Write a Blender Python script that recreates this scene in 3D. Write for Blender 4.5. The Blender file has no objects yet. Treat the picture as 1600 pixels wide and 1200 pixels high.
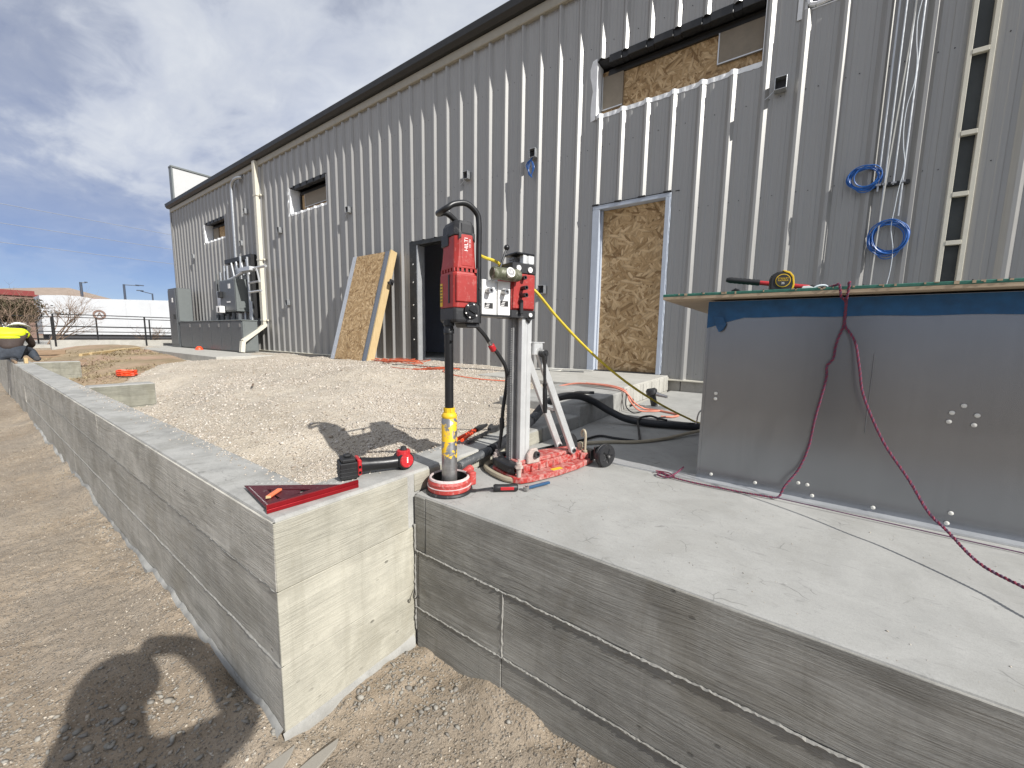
import bpy, bmesh, math, random
import numpy as np
from mathutils import Vector, Matrix

random.seed(7)
rng = np.random.default_rng(11)
S = bpy.context.scene
COL = S.collection
PI = math.pi
rad = math.radians

# ------------------------------------------------------------------ camera
cam_d = bpy.data.cameras.new('camera')
cam = bpy.data.objects.new('camera', cam_d)
COL.objects.link(cam)
YAW, PITCH, ROLL, FPX = rad(35.434), rad(6.910), rad(-0.877), 615.5
cam_d.sensor_fit = 'HORIZONTAL'
cam_d.sensor_width = 36.0
cam_d.lens = FPX / 1600 * 36.0
cam_d.clip_start = 0.02
cam_d.clip_end = 3000
_f = Vector((-math.sin(YAW) * math.cos(PITCH), math.cos(YAW) * math.cos(PITCH), -math.sin(PITCH)))
_r = Vector((math.cos(YAW), math.sin(YAW), 0))
_d = _f.cross(_r)
_r2 = _r * math.cos(ROLL) + _d * math.sin(ROLL)
_d2 = -_r * math.sin(ROLL) + _d * math.cos(ROLL)
cam.matrix_world = Matrix(((_r2.x, -_d2.x, -_f.x, 0), (_r2.y, -_d2.y, -_f.y, 0), (_r2.z, -_d2.z, -_f.z, 0.641), (0, 0, 0, 1)))
S.camera = cam

# ------------------------------------------------------------------ light, sky, exposure
SUN_EL, SUN_AZ = rad(37.0), rad(7.5)      # travels towards -x and a little towards +y
S.view_settings.view_transform = 'Standard'
S.view_settings.look = 'None'
S.view_settings.exposure = 0.27
S.view_settings.gamma = 1.0
S.view_settings.use_curve_mapping = False
S.cycles.max_bounces = 6
S.cycles.diffuse_bounces = 3
S.cycles.glossy_bounces = 3
S.cycles.use_denoising = True
sun_d = bpy.data.lights.new('sun', 'SUN')
sun_d.energy = 5.0
sun_d.angle = rad(0.53)
sun_d.color = (1.0, 0.975, 0.925)
sun = bpy.data.objects.new('sun', sun_d)
COL.objects.link(sun)
sdir = Vector((math.cos(SUN_EL) * math.cos(SUN_AZ), -math.cos(SUN_EL) * math.sin(SUN_AZ), math.sin(SUN_EL)))
sun.rotation_euler = sdir.to_track_quat('Z', 'Y').to_euler()
sun.location = (20, -4, 16)

SKY_X, SKY_Y = 20.5, 1.1
W = bpy.data.worlds.new('World')
S.world = W
W.use_nodes = True


class NT:
    """tiny node-tree helper"""
    def __init__(s, tree):
        s.t = tree

    def n(s, typ, ins=None, **props):
        nd = s.t.nodes.new(typ)
        for k, v in props.items():
            setattr(nd, k, v)
        for k, v in (ins or {}).items():
            sock = nd.inputs[k]
            if isinstance(v, bpy.types.NodeSocket):
                s.t.links.new(v, sock)
            else:
                if isinstance(v, (tuple, list)) and len(v) == 3 and sock.type == 'RGBA':
                    v = (*v, 1)
                sock.default_value = v
        return nd

    def math(s, op, a, b=None, c=None, clamp=False):
        nd = s.t.nodes.new('ShaderNodeMath')
        nd.operation = op
        nd.use_clamp = clamp
        for i, v in enumerate((a, b, c)):
            if v is None:
                continue
            if isinstance(v, bpy.types.NodeSocket):
                s.t.links.new(v, nd.inputs[i])
            else:
                nd.inputs[i].default_value = v
        return nd.outputs[0]

    def ramp(s, fac, stops, interp='LINEAR'):
        nd = s.t.nodes.new('ShaderNodeValToRGB')
        nd.color_ramp.interpolation = interp
        el = nd.color_ramp.elements
        while len(el) < len(stops):
            el.new(0.5)
        for e, (p, c) in zip(el, stops):
            e.position = p
            e.color = (c, c, c, 1) if isinstance(c, (int, float)) else (*c, 1)
        s.t.links.new(fac, nd.inputs[0])
        return nd.outputs[0]

    def mix(s, fac, a, b, blend='MIX'):
        nd = s.t.nodes.new('ShaderNodeMix')
        nd.data_type = 'RGBA'
        nd.blend_type = blend
        for i, v in ((0, fac), (6, a), (7, b)):
            if isinstance(v, bpy.types.NodeSocket):
                s.t.links.new(v, nd.inputs[i])
            else:
                nd.inputs[i].default_value = (*v, 1) if isinstance(v, (tuple, list)) else v
        return nd.outputs[2]

    def coords(s, scale=(1, 1, 1), rot=(0, 0, 0), kind='Object'):
        tc = s.n('ShaderNodeTexCoord')
        mp = s.n('ShaderNodeMapping', {'Vector': tc.outputs[kind], 'Scale': scale, 'Rotation': rot})
        return mp.outputs[0]

    def noise(s, vec, scale, detail=4, rough=0.55, dist=0.0):
        return s.n('ShaderNodeTexNoise', {'Vector': vec, 'Scale': scale, 'Detail': detail, 'Roughness': rough, 'Distortion': dist}).outputs[0]


def build_world():
    t = W.node_tree
    t.nodes.clear()
    n = NT(t)
    sky = n.n('ShaderNodeTexSky', sky_type='NISHITA', sun_disc=False)
    sky.sun_elevation = SUN_EL
    # Blender's sun_rotation is measured clockwise from +Y
    sky.sun_rotation = math.atan2(sdir.x, sdir.y)
    sky.altitude = 2400
    sky.air_density = 1.0
    sky.dust_density = 0.0
    sky.ozone_density = 2.5
    tc = n.n('ShaderNodeTexCoord')
    sep = n.n('ShaderNodeSeparateXYZ', {'Vector': tc.outputs['Generated']})
    z = n.math('MAXIMUM', sep.outputs[2], 0.0)
    zz = n.math('ADD', z, 0.16)
    px = n.math('DIVIDE', sep.outputs[0], zz)
    py = n.math('DIVIDE', sep.outputs[1], zz)
    v = n.n('ShaderNodeCombineXYZ', {'X': px, 'Y': py, 'Z': 0.0}).outputs[0]
    mp = n.n('ShaderNodeMapping', {'Vector': v, 'Location': (SKY_X, SKY_Y, 0), 'Rotation': (0, 0, rad(20)), 'Scale': (0.8, 1.25, 1)}).outputs[0]
    big = n.noise(mp, 0.55, 2, 0.5, 0.2)
    mid = n.noise(mp, 1.7, 5, 0.55, 0.5)
    fine = n.noise(mp, 6.0, 7, 0.60, 0.5)
    s = n.math('ADD', n.math('MULTIPLY', big, 0.70), n.math('ADD', n.math('MULTIPLY', mid, 0.30), n.math('MULTIPLY', fine, 0.10)))
    cov = n.ramp(s, [(0.40, 0.16), (0.47, 0.50), (0.54, 0.86), (0.63, 1.0)], 'EASE')
    hz = n.ramp(z, [(0.06, 0.10), (0.15, 0.45), (0.25, 1.0)])
    cov = n.math('MULTIPLY', cov, hz)
    veil = n.ramp(z, [(0.0, 0.10), (0.12, 0.12), (0.20, 0.36), (0.45, 0.36)])
    cov = n.math('MAXIMUM', cov, veil)
    ccol = n.ramp(n.math('ADD', n.math('MULTIPLY', fine, 0.4), n.math('MULTIPLY', mid, 0.6)),
                  [(0.36, (0.68, 0.74, 0.88)), (0.62, (0.90, 0.94, 1.0))])
    skyc = n.mix(1.0, sky.outputs[0], (0.84, 0.86, 1.06), 'MULTIPLY')
    b1 = n.n('ShaderNodeBackground', {'Color': skyc, 'Strength': 0.06})
    b2 = n.n('ShaderNodeBackground', {'Color': ccol, 'Strength': 0.72})
    m = n.n('ShaderNodeMixShader', {0: cov, 1: b1.outputs[0], 2: b2.outputs[0]})
    out = n.n('ShaderNodeOutputWorld', {'Surface': m.outputs[0]})


build_world()

# ------------------------------------------------------------------ helpers: meshes and objects


class MB:
    """collects faces and links them as ONE mesh object"""
    def __init__(s):
        s.v = []
        s.f = []
        s.m = []

    def add(s, vs, fs, mi=0):
        o = len(s.v)
        s.v.extend(tuple(p) for p in vs)
        s.f.extend(tuple(i + o for i in f) for f in fs)
        s.m.extend([mi] * len(fs))
        return s

    def box(s, x0, x1, y0, y1, z0, z1, mi=0, M=None):
        vs = [(x0, y0, z0), (x1, y0, z0), (x1, y1, z0), (x0, y1, z0), (x0, y0, z1), (x1, y0, z1), (x1, y1, z1), (x0, y1, z1)]
        if M is not None:
            vs = [M @ Vector(p) for p in vs]
        return s.add(vs, [(0, 3, 2, 1), (4, 5, 6, 7), (0, 1, 5, 4), (1, 2, 6, 5), (2, 3, 7, 6), (3, 0, 4, 7)], mi)

    def prism(s, poly, axis, a, b, mi=0, M=None):
        """poly: 2-D points; axis 'x','y','z' is the extrusion axis"""
        def P(p, t):
            return {'x': (t, p[0], p[1]), 'y': (p[0], t, p[1]), 'z': (p[0], p[1], t)}[axis]
        k = len(poly)
        vs = [P(p, a) for p in poly] + [P(p, b) for p in poly]
        if M is not None:
            vs = [M @ Vector(p) for p in vs]
        fs = [tuple(range(k))[::-1], tuple(range(k, 2 * k))]
        fs += [(i, (i + 1) % k, (i + 1) % k + k, i + k) for i in range(k)]
        return s.add(vs, fs, mi)

    def cyl(s, p0, p1, r0, r1=None, n=12, mi=0, caps=True):
        r1 = r0 if r1 is None else r1
        p0, p1 = Vector(p0), Vector(p1)
        d = (p1 - p0).normalized()
        u = d.orthogonal().normalized()
        w = d.cross(u)
        vs = []
        for p, r in ((p0, r0), (p1, r1)):
            for i in range(n):
                a = 2 * PI * i / n
                vs.append(p + (u * math.cos(a) + w * math.sin(a)) * r)
        fs = [(i, (i + 1) % n, (i + 1) % n + n, i + n) for i in range(n)]
        if caps:
            fs += [tuple(range(n))[::-1], tuple(range(n, 2 * n))]
        return s.add(vs, fs, mi)

    def lathe(s, prof, origin=(0, 0, 0), axis=(0, 0, 1), n=24, mi=0, close=False):
        """prof: list of (radius, height along axis)"""
        o = Vector(origin)
        d = Vector(axis).normalized()
        u = d.orthogonal().normalized()
        w = d.cross(u)
        vs, fs = [], []
        for r, h in prof:
            for i in range(n):
                a = 2 * PI * i / n
                vs.append(o + d * h + (u * math.cos(a) + w * math.sin(a)) * r)
        k = len(prof)
        for j in range(k - 1 if not close else k):
            j2 = (j + 1) % k
            for i in range(n):
                i2 = (i + 1) % n
                fs.append((j * n + i, j * n + i2, j2 * n + i2, j2 * n + i))
        if not close:
            fs.append(tuple(range(n))[::-1])
            fs.append(tuple(range((k - 1) * n, k * n)))
        return s.add(vs, fs, mi)

    def tube(s, pts, r, n=8, mi=0, caps=True):
        pts = [Vector(p) for p in pts]
        k = len(pts)
        rs = r if isinstance(r, (list, tuple)) else [r] * k
        vs, fs = [], []
        u = None
        for i in range(k):
            d = (pts[min(i + 1, k - 1)] - pts[max(i - 1, 0)])
            if d.length < 1e-9:
                d = Vector((0, 0, 1))
            d.normalize()
            if u is None:
                u = d.orthogonal().normalized()
            else:
                u = u - d * u.dot(d)
                u = u.normalized() if u.length > 1e-6 else d.orthogonal().normalized()
            w = d.cross(u)
            for j in range(n):
                a = 2 * PI * j / n
                vs.append(pts[i] + (u * math.cos(a) + w * math.sin(a)) * rs[i])
        for i in range(k - 1):
            for j in range(n):
                j2 = (j + 1) % n
                fs.append((i * n + j, i * n + j2, (i + 1) * n + j2, (i + 1) * n + j))
        if caps:
            fs += [tuple(range(n))[::-1], tuple(range((k - 1) * n, k * n))]
        return s.add(vs, fs, mi)

    def build(s, name, mat, parent=None, bevel=0, seg=1, smooth=False, local=False, angle=40):
        me = bpy.data.meshes.new(name)
        off = Vector((0, 0, 0))
        if parent is not None and not local:
            off = WORLD_OFF.get(parent.name, Vector((0, 0, 0)))
        me.from_pydata([Vector(p) - off for p in s.v], [], s.f)
        mats = mat if isinstance(mat, (list, tuple)) else [mat]
        for m in mats:
            me.materials.append(m)
        if len(mats) > 1:
            me.polygons.foreach_set('material_index', s.m)
        bm = bmesh.new()
        bm.from_mesh(me)
        bmesh.ops.recalc_face_normals(bm, faces=bm.faces)
        if bevel:
            bmesh.ops.remove_doubles(bm, verts=bm.verts, dist=1e-6)
            es = [e for e in bm.edges if len(e.link_faces) == 2 and e.calc_face_angle(0) > rad(25)]
            bmesh.ops.bevel(bm, geom=es, offset=bevel, segments=seg, affect='EDGES', profile=0.5, clamp_overlap=True)
        bm.to_mesh(me)
        bm.free()
        if smooth:
            me.polygons.foreach_set('use_smooth', [True] * len(me.polygons))
            me.set_sharp_from_angle(angle=rad(angle))
        o = bpy.data.objects.new(name, me)
        COL.objects.link(o)
        if parent is not None:
            o.parent = parent
            WORLD_OFF[o.name] = off
        return o


WORLD_OFF = {}


def tag(o, label=None, cat=None, group=None, kind=None):
    if label:
        o['label'] = label
    if cat:
        o['category'] = cat
    if group:
        o['group'] = group
    if kind:
        o['kind'] = kind
    return o


def thing(name, label, cat, loc=(0, 0, 0), rotz=0, group=None):
    o = bpy.data.objects.new(name, None)
    COL.objects.link(o)
    o.location = loc
    o.rotation_euler = (0, 0, rotz)
    o.empty_display_size = 0.05
    WORLD_OFF[o.name] = Vector(loc)
    return tag(o, label, cat, group)


def copy_tree(o, parent=None):
    c = o.copy()
    COL.objects.link(c)
    if parent is not None:
        c.parent = parent
    for ch in list(o.children):
        copy_tree(ch, c)
    return c


def spline(pts, k=8):
    """Catmull-Rom through the points"""
    P = [Vector(p) for p in pts]
    P = [P[0] * 2 - P[1]] + P + [P[-1] * 2 - P[-2]]
    out = []
    for i in range(1, len(P) - 2):
        a, b, c, d = P[i - 1:i + 3]
        for j in range(k):
            t = j / k
            out.append(0.5 * ((2 * b) + (c - a) * t + (2 * a - 5 * b + 4 * c - d) * t * t + (3 * b - a - 3 * c + d) * t ** 3))
    out.append(P[-2])
    return out


def hash2(ix, iy, seed):
    h = (ix.astype(np.int64) * 374761393 + iy.astype(np.int64) * 668265263 + seed * 1442695041) & 0xffffffff
    h = ((h ^ (h >> 13)) * 1274126177) & 0xffffffff
    return ((h ^ (h >> 16)) & 0xffff) / 65535.0


def vnoise(x, y, seed=0):
    ix, iy = np.floor(x), np.floor(y)
    fx, fy = x - ix, y - iy
    fx, fy = fx * fx * (3 - 2 * fx), fy * fy * (3 - 2 * fy)
    a, b = hash2(ix, iy, seed), hash2(ix + 1, iy, seed)
    c, d = hash2(ix, iy + 1, seed), hash2(ix + 1, iy + 1, seed)
    return (a + (b - a) * fx) * (1 - fy) + (c + (d - c) * fx) * fy - 0.5


def fbm(x, y, octs, seed=0, gain=0.5):
    o, amp = 0, 1
    for i in range(octs):
        o = o + amp * vnoise(x * 2 ** i + 17.3 * i, y * 2 ** i - 9.1 * i, seed + i)
        amp *= gain
    return o


def grid_mesh(name, xs, ys, zf, mat, parent=None):
    X, Y = np.meshgrid(xs, ys)
    Z = zf(X, Y)
    nx, ny = len(xs), len(ys)
    v = np.stack([X, Y, Z], -1).reshape(-1, 3)
    i = (np.arange(ny - 1)[:, None] * nx + np.arange(nx - 1)[None]).ravel()
    f = np.stack([i, i + 1, i + nx + 1, i + nx], -1)
    return np_mesh(name, v, f, mat, parent)


def np_mesh(name, v, f, mat, parent=None, smooth=True):
    me = bpy.data.meshes.new(name)
    k = f.shape[1]
    me.vertices.add(len(v))
    me.vertices.foreach_set('co', np.ascontiguousarray(v, np.float32).ravel())
    me.loops.add(f.size)
    me.loops.foreach_set('vertex_index', np.ascontiguousarray(f, np.int32).ravel())
    me.polygons.add(len(f))
    me.polygons.foreach_set('loop_start', np.arange(0, f.size, k, dtype=np.int32))
    me.polygons.foreach_set('loop_total', np.full(len(f), k, np.int32))
    me.update(calc_edges=True)
    me.validate()
    me.materials.append(mat)
    if smooth:
        me.polygons.foreach_set('use_smooth', np.ones(len(f), bool))
    o = bpy.data.objects.new(name, me)
    COL.objects.link(o)
    if parent:
        o.parent = parent
    return o


def _stone_bases():
    out = []
    for k in range(8):
        bm = bmesh.new()
        bmesh.ops.create_icosphere(bm, subdivisions=1, radius=1)
        v = np.array([p.co[:] for p in bm.verts])
        f = np.array([[q.index for q in p.verts] for p in bm.faces])
        bm.free()
        r = np.random.default_rng(100 + k)
        v = v * (1 + r.uniform(-.38, .30, (len(v), 1)))
        v *= np.array([1.0, r.uniform(.5, .95), r.uniform(.28, .62)])
        out.append((v, f))
    return out


STONES = _stone_bases()


def stones(name, P, size, mat, tilt=1.0, seed=0):
    r = np.random.default_rng(seed)
    N = len(P)
    a = r.uniform(0, 2 * PI, N)
    b = r.normal(0, 0.5 * tilt, N)
    c = r.normal(0, 0.5 * tilt, N)
    ca, sa, cb, sb, cc, sc = np.cos(a), np.sin(a), np.cos(b), np.sin(b), np.cos(c), np.sin(c)
    Z = np.zeros(N)
    O = np.ones(N)
    Rz = np.stack([ca, -sa, Z, sa, ca, Z, Z, Z, O], -1).reshape(N, 3, 3)
    Rx = np.stack([O, Z, Z, Z, cb, -sb, Z, sb, cb], -1).reshape(N, 3, 3)
    Ry = np.stack([cc, Z, sc, Z, O, Z, -sc, Z, cc], -1).reshape(N, 3, 3)
    R = Rx @ Ry @ Rz
    kinds = r.integers(0, len(STONES), N)
    V, F = [], []
    off = 0
    for k in range(len(STONES)):
        idx = np.where(kinds == k)[0]
        if not len(idx):
            continue
        bv, bf = STONES[k]
        vv = np.einsum('nij,kj->nki', R[idx], bv) * size[idx][:, None, None] + P[idx][:, None, :]
        ff = bf[None] + (np.arange(len(idx)) * len(bv))[:, None, None] + off
        V.append(vv.reshape(-1, 3))
        F.append(ff.reshape(-1, 3))
        off += len(idx) * len(bv)
    return np_mesh(name, np.concatenate(V), np.concatenate(F), mat, smooth=False)


# ------------------------------------------------------------------ materials
def new_mat(name):
    m = bpy.data.materials.new(name)
    m.use_nodes = True
    t = m.node_tree
    t.nodes.clear()
    n = NT(t)
    out = n.n('ShaderNodeOutputMaterial')
    bs = n.n('ShaderNodeBsdfPrincipled')
    t.links.new(bs.outputs[0], out.inputs[0])
    return m, n, bs


def setin(n, bs, **kw):
    names = dict(color='Base Color', rough='Roughness', metal='Metallic', normal='Normal', spec='Specular IOR Level', coat='Coat Weight')
    for k, v in kw.items():
        s = bs.inputs[names[k]]
        if isinstance(v, bpy.types.NodeSocket):
            n.t.links.new(v, s)
        else:
            s.default_value = (*v, 1) if isinstance(v, (tuple, list)) else v


def bump(n, h, strength=0.3, dist=0.01, prev=None):
    ins = {'Height': h, 'Strength': strength, 'Distance': dist}
    if prev is not None:
        ins['Normal'] = prev
    return n.n('ShaderNodeBump', ins).outputs[0]


def simple(name, c, rough=0.5, metal=0.0, var=0.15, vscale=12, bmp=0.1, bscale=60, dust=0.0, dustc=(0.55, 0.52, 0.47), spec=0.5, dscale=9):
    m, n, bs = new_mat(name)
    v = n.coords()
    a = n.noise(v, vscale, 5, 0.6)
    c2 = tuple(x * (1 - var) for x in c)
    c3 = tuple(min(1, x * (1 + var)) for x in c)
    col = n.ramp(a, [(0.3, c2), (0.7, c3)])
    if dust > 0:
        d = n.noise(v, dscale, 8, 0.72, 0.6)
        d2 = n.ramp(d, [(0.62 - 0.3 * dust, 0.0), (0.78 - 0.22 * dust, min(1.0, 0.35 + dust))])
        col = n.mix(d2, col, dustc)
        rr = n.math('ADD', n.math('MULTIPLY', d2, 0.4), rough, clamp=True)
        setin(n, bs, rough=rr)
    else:
        setin(n, bs, rough=n.ramp(n.noise(v, vscale * 2.3, 4), [(0.3, max(0, rough - 0.08)), (0.7, min(1, rough + 0.08))]))
    setin(n, bs, color=col, metal=metal, spec=spec)
    if bmp:
        setin(n, bs, normal=bump(n, n.noise(v, bscale, 4), bmp, 0.002))
    return m


def concrete(name, base, grain=None, stain=1.0, warm=0.0, boost=1.0, randv=0.10):
    """grain: 'x' or 'y' = direction of the form boards; None = trowelled"""
    m, n, bs = new_mat(name)
    v = n.coords()
    big = n.noise(v, 1.6, 5, 0.6, 0.4)
    mid = n.noise(v, 9, 6, 0.62, 0.2)
    fine = n.noise(v, 140, 3, 0.6)
    c1 = tuple(x * (1 - 0.28 * stain) for x in base)
    c2 = tuple(min(1, x * (1 + 0.16 * stain)) for x in base)
    col = n.ramp(n.math('ADD', n.math('MULTIPLY', big, 0.55), n.math('MULTIPLY', mid, 0.45)), [(0.34, c1), (0.5, base), (0.66, c2)])
    col = n.mix(n.math('MULTIPLY', n.ramp(fine, [(0.35, 1.0), (0.6, 0.0)]), 0.16), col, tuple(x * 0.55 for x in base))
    oi = n.n('ShaderNodeObjectInfo')
    rv = n.math('ADD', n.math('MULTIPLY', n.math('SUBTRACT', oi.outputs['Random'], 0.5), 2 * randv), 1.0)
    rc = n.n('ShaderNodeCombineColor', {0: rv, 1: rv, 2: rv}).outputs[0]
    col = n.mix(1.0, col, rc, 'MULTIPLY')
    nrm = bump(n, fine, 0.25, 0.0012)
    if grain:
        # grain lines wander and swirl a little, as they do round knots
        wob = n.noise(n.coords({'x': (1.6, 1.0, 5.0), 'y': (1.0, 1.6, 5.0)}[grain]), 1.0, 2, 0.5, 0.6)
        wz = n.math('MULTIPLY', n.math('SUBTRACT', wob, 0.5), 0.055)
        off = n.n('ShaderNodeCombineXYZ', {'X': 0.0, 'Y': 0.0, 'Z': wz}).outputs[0]
        vw = n.n('ShaderNodeVectorMath', {0: v, 1: off}, operation='ADD').outputs[0]

        def gn(sc, d, r, ds):
            mp = n.n('ShaderNodeMapping', {'Vector': vw, 'Scale': sc}).outputs[0]
            return n.noise(mp, 4.0, d, r, ds)
        g1 = gn({'x': (1.1, 1.0, 24), 'y': (1.0, 1.1, 24)}[grain], 6, 0.68, 0.25)
        g2 = gn({'x': (1.6, 1.0, 62), 'y': (1.0, 1.6, 62)}[grain], 4, 0.65, 0.2)
        gm = n.math('ADD', n.math('MULTIPLY', g1, 0.58), n.math('MULTIPLY', g2, 0.42))
        # grey water stain patches and streaks
        st = n.noise(n.coords({'x': (1.0, 1.0, 1.7), 'y': (1.0, 1.0, 1.7)}[grain]), 2.6, 5, 0.6, 0.5)
        col = n.mix(n.math('MULTIPLY', n.ramp(st, [(0.50, 0.0), (0.64, 1.0)]), min(0.85, 0.50 * stain)), col, (base[0] * 0.56, base[1] * 0.55, base[2] * 0.52))
        dr = n.noise(n.coords((14, 14, 1.1)), 1.6, 5, 0.6, 0.2)
        col = n.mix(n.math('MULTIPLY', n.ramp(dr, [(0.54, 0.0), (0.68, 1.0)]), 0.30 * stain), col, (base[0] * 0.60, base[1] * 0.59, base[2] * 0.56))
        st2 = n.noise(n.coords((1.2, 1.2, 0.8)), 1.7, 6, 0.66, 0.9)
        col = n.mix(n.math('MULTIPLY', n.ramp(st2, [(0.53, 0.0), (0.62, 1.0)]), min(0.8, 0.36 * stain)), col, (base[0] * 0.66, base[1] * 0.63, base[2] * 0.57))
        col = n.mix(n.math('MULTIPLY', n.ramp(st2, [(0.36, 1.0), (0.46, 0.0)]), 0.22), col, tuple(min(1, x * 1.25) for x in base))
        patch = n.ramp(n.noise(n.coords({'x': (0.9, 1, 4.2), 'y': (1, 0.9, 4.2)}[grain]), 1.3, 3, 0.6, 0.4), [(0.36, 0.25), (0.60, 1.0)])
        col = n.mix(n.math('MULTIPLY', n.math('MULTIPLY', n.ramp(gm, [(0.38, 1.0), (0.50, 0.25), (0.60, 0.0)]), patch), 0.80 * min(1.15, boost)), col, tuple(x * 0.50 for x in base))
        vo = n.n('ShaderNodeTexVoronoi', {'Vector': n.coords({'x': (15, 15, 24), 'y': (15, 15, 24)}[grain]), 'Scale': 1.0, 'Randomness': 1.0})
        pits = n.math('MULTIPLY', n.ramp(vo.outputs['Distance'], [(0.09, 1.0), (0.16, 0.0)]), n.math('MULTIPLY', n.ramp(n.n('ShaderNodeSeparateColor', {0: vo.outputs['Color']}).outputs[0], [(0.45, 0.0), (0.75, 1.0)]), n.ramp(n.noise(v, 4, 3), [(0.44, 0.0), (0.56, 1.0)])))
        col = n.mix(n.math('MULTIPLY', pits, 0.75), col, tuple(x * 0.30 for x in base))
        nrm = bump(n, n.math('MULTIPLY', gm, patch), min(1.0, 0.62 * boost), 0.019, nrm)
        nrm = bump(n, n.math('MULTIPLY', pits, -1.0), 0.5, 0.004, nrm)
    else:
        nrm = bump(n, mid, 0.12, 0.004, nrm)
        # fine dark specks and pale scuffs
        sp = n.n('ShaderNodeTexVoronoi', {'Vector': v, 'Scale': 34.0})
        spk = n.math('MULTIPLY', n.ramp(sp.outputs['Distance'], [(0.05, 1.0), (0.10, 0.0)]), n.ramp(n.noise(v, 5, 3), [(0.52, 0.0), (0.6, 1.0)]))
        col = n.mix(n.math('MULTIPLY', spk, 0.6), col, tuple(x * 0.35 for x in base))
        mo = n.noise(v, 3.2, 7, 0.68, 0.8)
        col = n.mix(n.math('MULTIPLY', n.ramp(mo, [(0.50, 0.0), (0.62, 1.0)]), 0.42 * max(0.8, stain)), col, (base[0] * 0.70, base[1] * 0.69, base[2] * 0.66))
        col = n.mix(n.math('MULTIPLY', n.ramp(mo, [(0.36, 1.0), (0.46, 0.0)]), 0.35), col, tuple(min(1, x * 1.22) for x in base))
        sc_ = n.noise(n.coords((2.2, 7, 3)), 8, 7, 0.72, 1.4)
        col = n.mix(n.math('MULTIPLY', n.ramp(sc_, [(0.57, 0.0), (0.66, 1.0)]), 0.42), col, tuple(x * 0.58 for x in base))
        col = n.mix(n.math('MULTIPLY', n.ramp(sc_, [(0.31, 1.0), (0.40, 0.0)]), 0.32), col, tuple(min(1, x * 1.35) for x in base))
        cr = n.n('ShaderNodeTexVoronoi', {'Vector': n.n('ShaderNodeVectorMath', {0: v, 1: n.n('ShaderNodeVectorMath', {0: n.n('ShaderNodeTexNoise', {'Vector': v, 'Scale': 14.0}).outputs[1], 1: (0.05, 0.05, 0.05)}, operation='MULTIPLY').outputs[0]}, operation='ADD').outputs[0], 'Scale': 13.0}, feature='DISTANCE_TO_EDGE')
        crm = n.math('MULTIPLY', n.ramp(cr.outputs['Distance'], [(0.010, 1.0), (0.028, 0.0)]), n.ramp(n.noise(v, 6.5, 3), [(0.58, 0.0), (0.63, 1.0)]))
        col = n.mix(n.math('MULTIPLY', crm, 0.55), col, tuple(x * 0.40 for x in base))
        grit = n.noise(v, 420, 2, 0.7)
        col = n.mix(n.math('MULTIPLY', n.ramp(grit, [(0.40, 1.0), (0.52, 0.0)]), 0.28), col, tuple(x * 0.6 for x in base))
    setin(n, bs, color=col, rough=n.ramp(mid, [(0.3, 0.78), (0.7, 0.95)]), normal=nrm, spec=0.35)
    return m


def rocky(name, cols, rough=0.9, island=True):
    m, n, bs = new_mat(name)
    v = n.coords()
    g = n.n('ShaderNodeNewGeometry')
    col = n.ramp(g.outputs['Random Per Island'], [(i / (len(cols) - 1), c) for i, c in enumerate(cols)])
    f = n.noise(v, 160, 3)
    col = n.mix(n.math('MULTIPLY', f, 0.35), col, tuple(x * .6 for x in cols[0]))
    setin(n, bs, color=col, rough=rough, normal=bump(n, f, 0.3, 0.002), spec=0.3)
    return m


def soil(name, cols, fine=90, pebble=None, patch=None):
    m, n, bs = new_mat(name)
    v = n.coords()
    a = n.noise(v, 0.9, 6, 0.6, 0.3)
    b = n.noise(v, 7, 7, 0.65, 0.2)
    c = n.noise(v, fine, 5, 0.7)
    k = n.math('ADD', n.math('MULTIPLY', a, 0.4), n.math('ADD', n.math('MULTIPLY', b, 0.35), n.math('MULTIPLY', c, 0.25)))
    col = n.ramp(k, [(0.36, cols[0]), (0.5, cols[1]), (0.64, cols[2])])
    nrm = bump(n, c, 0.75, 0.011)
    nrm = bump(n, b, 0.5, 0.03, nrm)
    if pebble:
        vo = n.n('ShaderNodeTexVoronoi', {'Vector': v, 'Scale': pebble[0]})
        pc = n.ramp(n.n('ShaderNodeSeparateColor', {0: vo.outputs['Color']}).outputs[0], [(0.0, pebble[1]), (0.5, pebble[2]), (1.0, pebble[3])])
        mask = n.ramp(vo.outputs['Distance'], [(0.38, 1.0), (0.55, 0.0)])
        sel = n.ramp(n.n('ShaderNodeSeparateColor', {0: vo.outputs['Color']}).outputs[1], [(pebble[4], 0.0), (pebble[4] + 0.02, 1.0)])
        col = n.mix(n.math('MULTIPLY', mask, sel), col, pc)
        nrm = bump(n, n.math('MULTIPLY', n.math('SUBTRACT', 1.0, vo.outputs['Distance']), sel), 0.7, 0.012, nrm)
    if patch:
        pm = n.ramp(n.noise(v, patch[0], 4, 0.6, 0.6), [(0.5, 0.0), (0.62, 1.0)])
        col = n.mix(n.math('MULTIPLY', pm, patch[2]), col, patch[1])
    setin(n, bs, color=col, rough=0.95, normal=nrm, spec=0.2)
    return m


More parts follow.
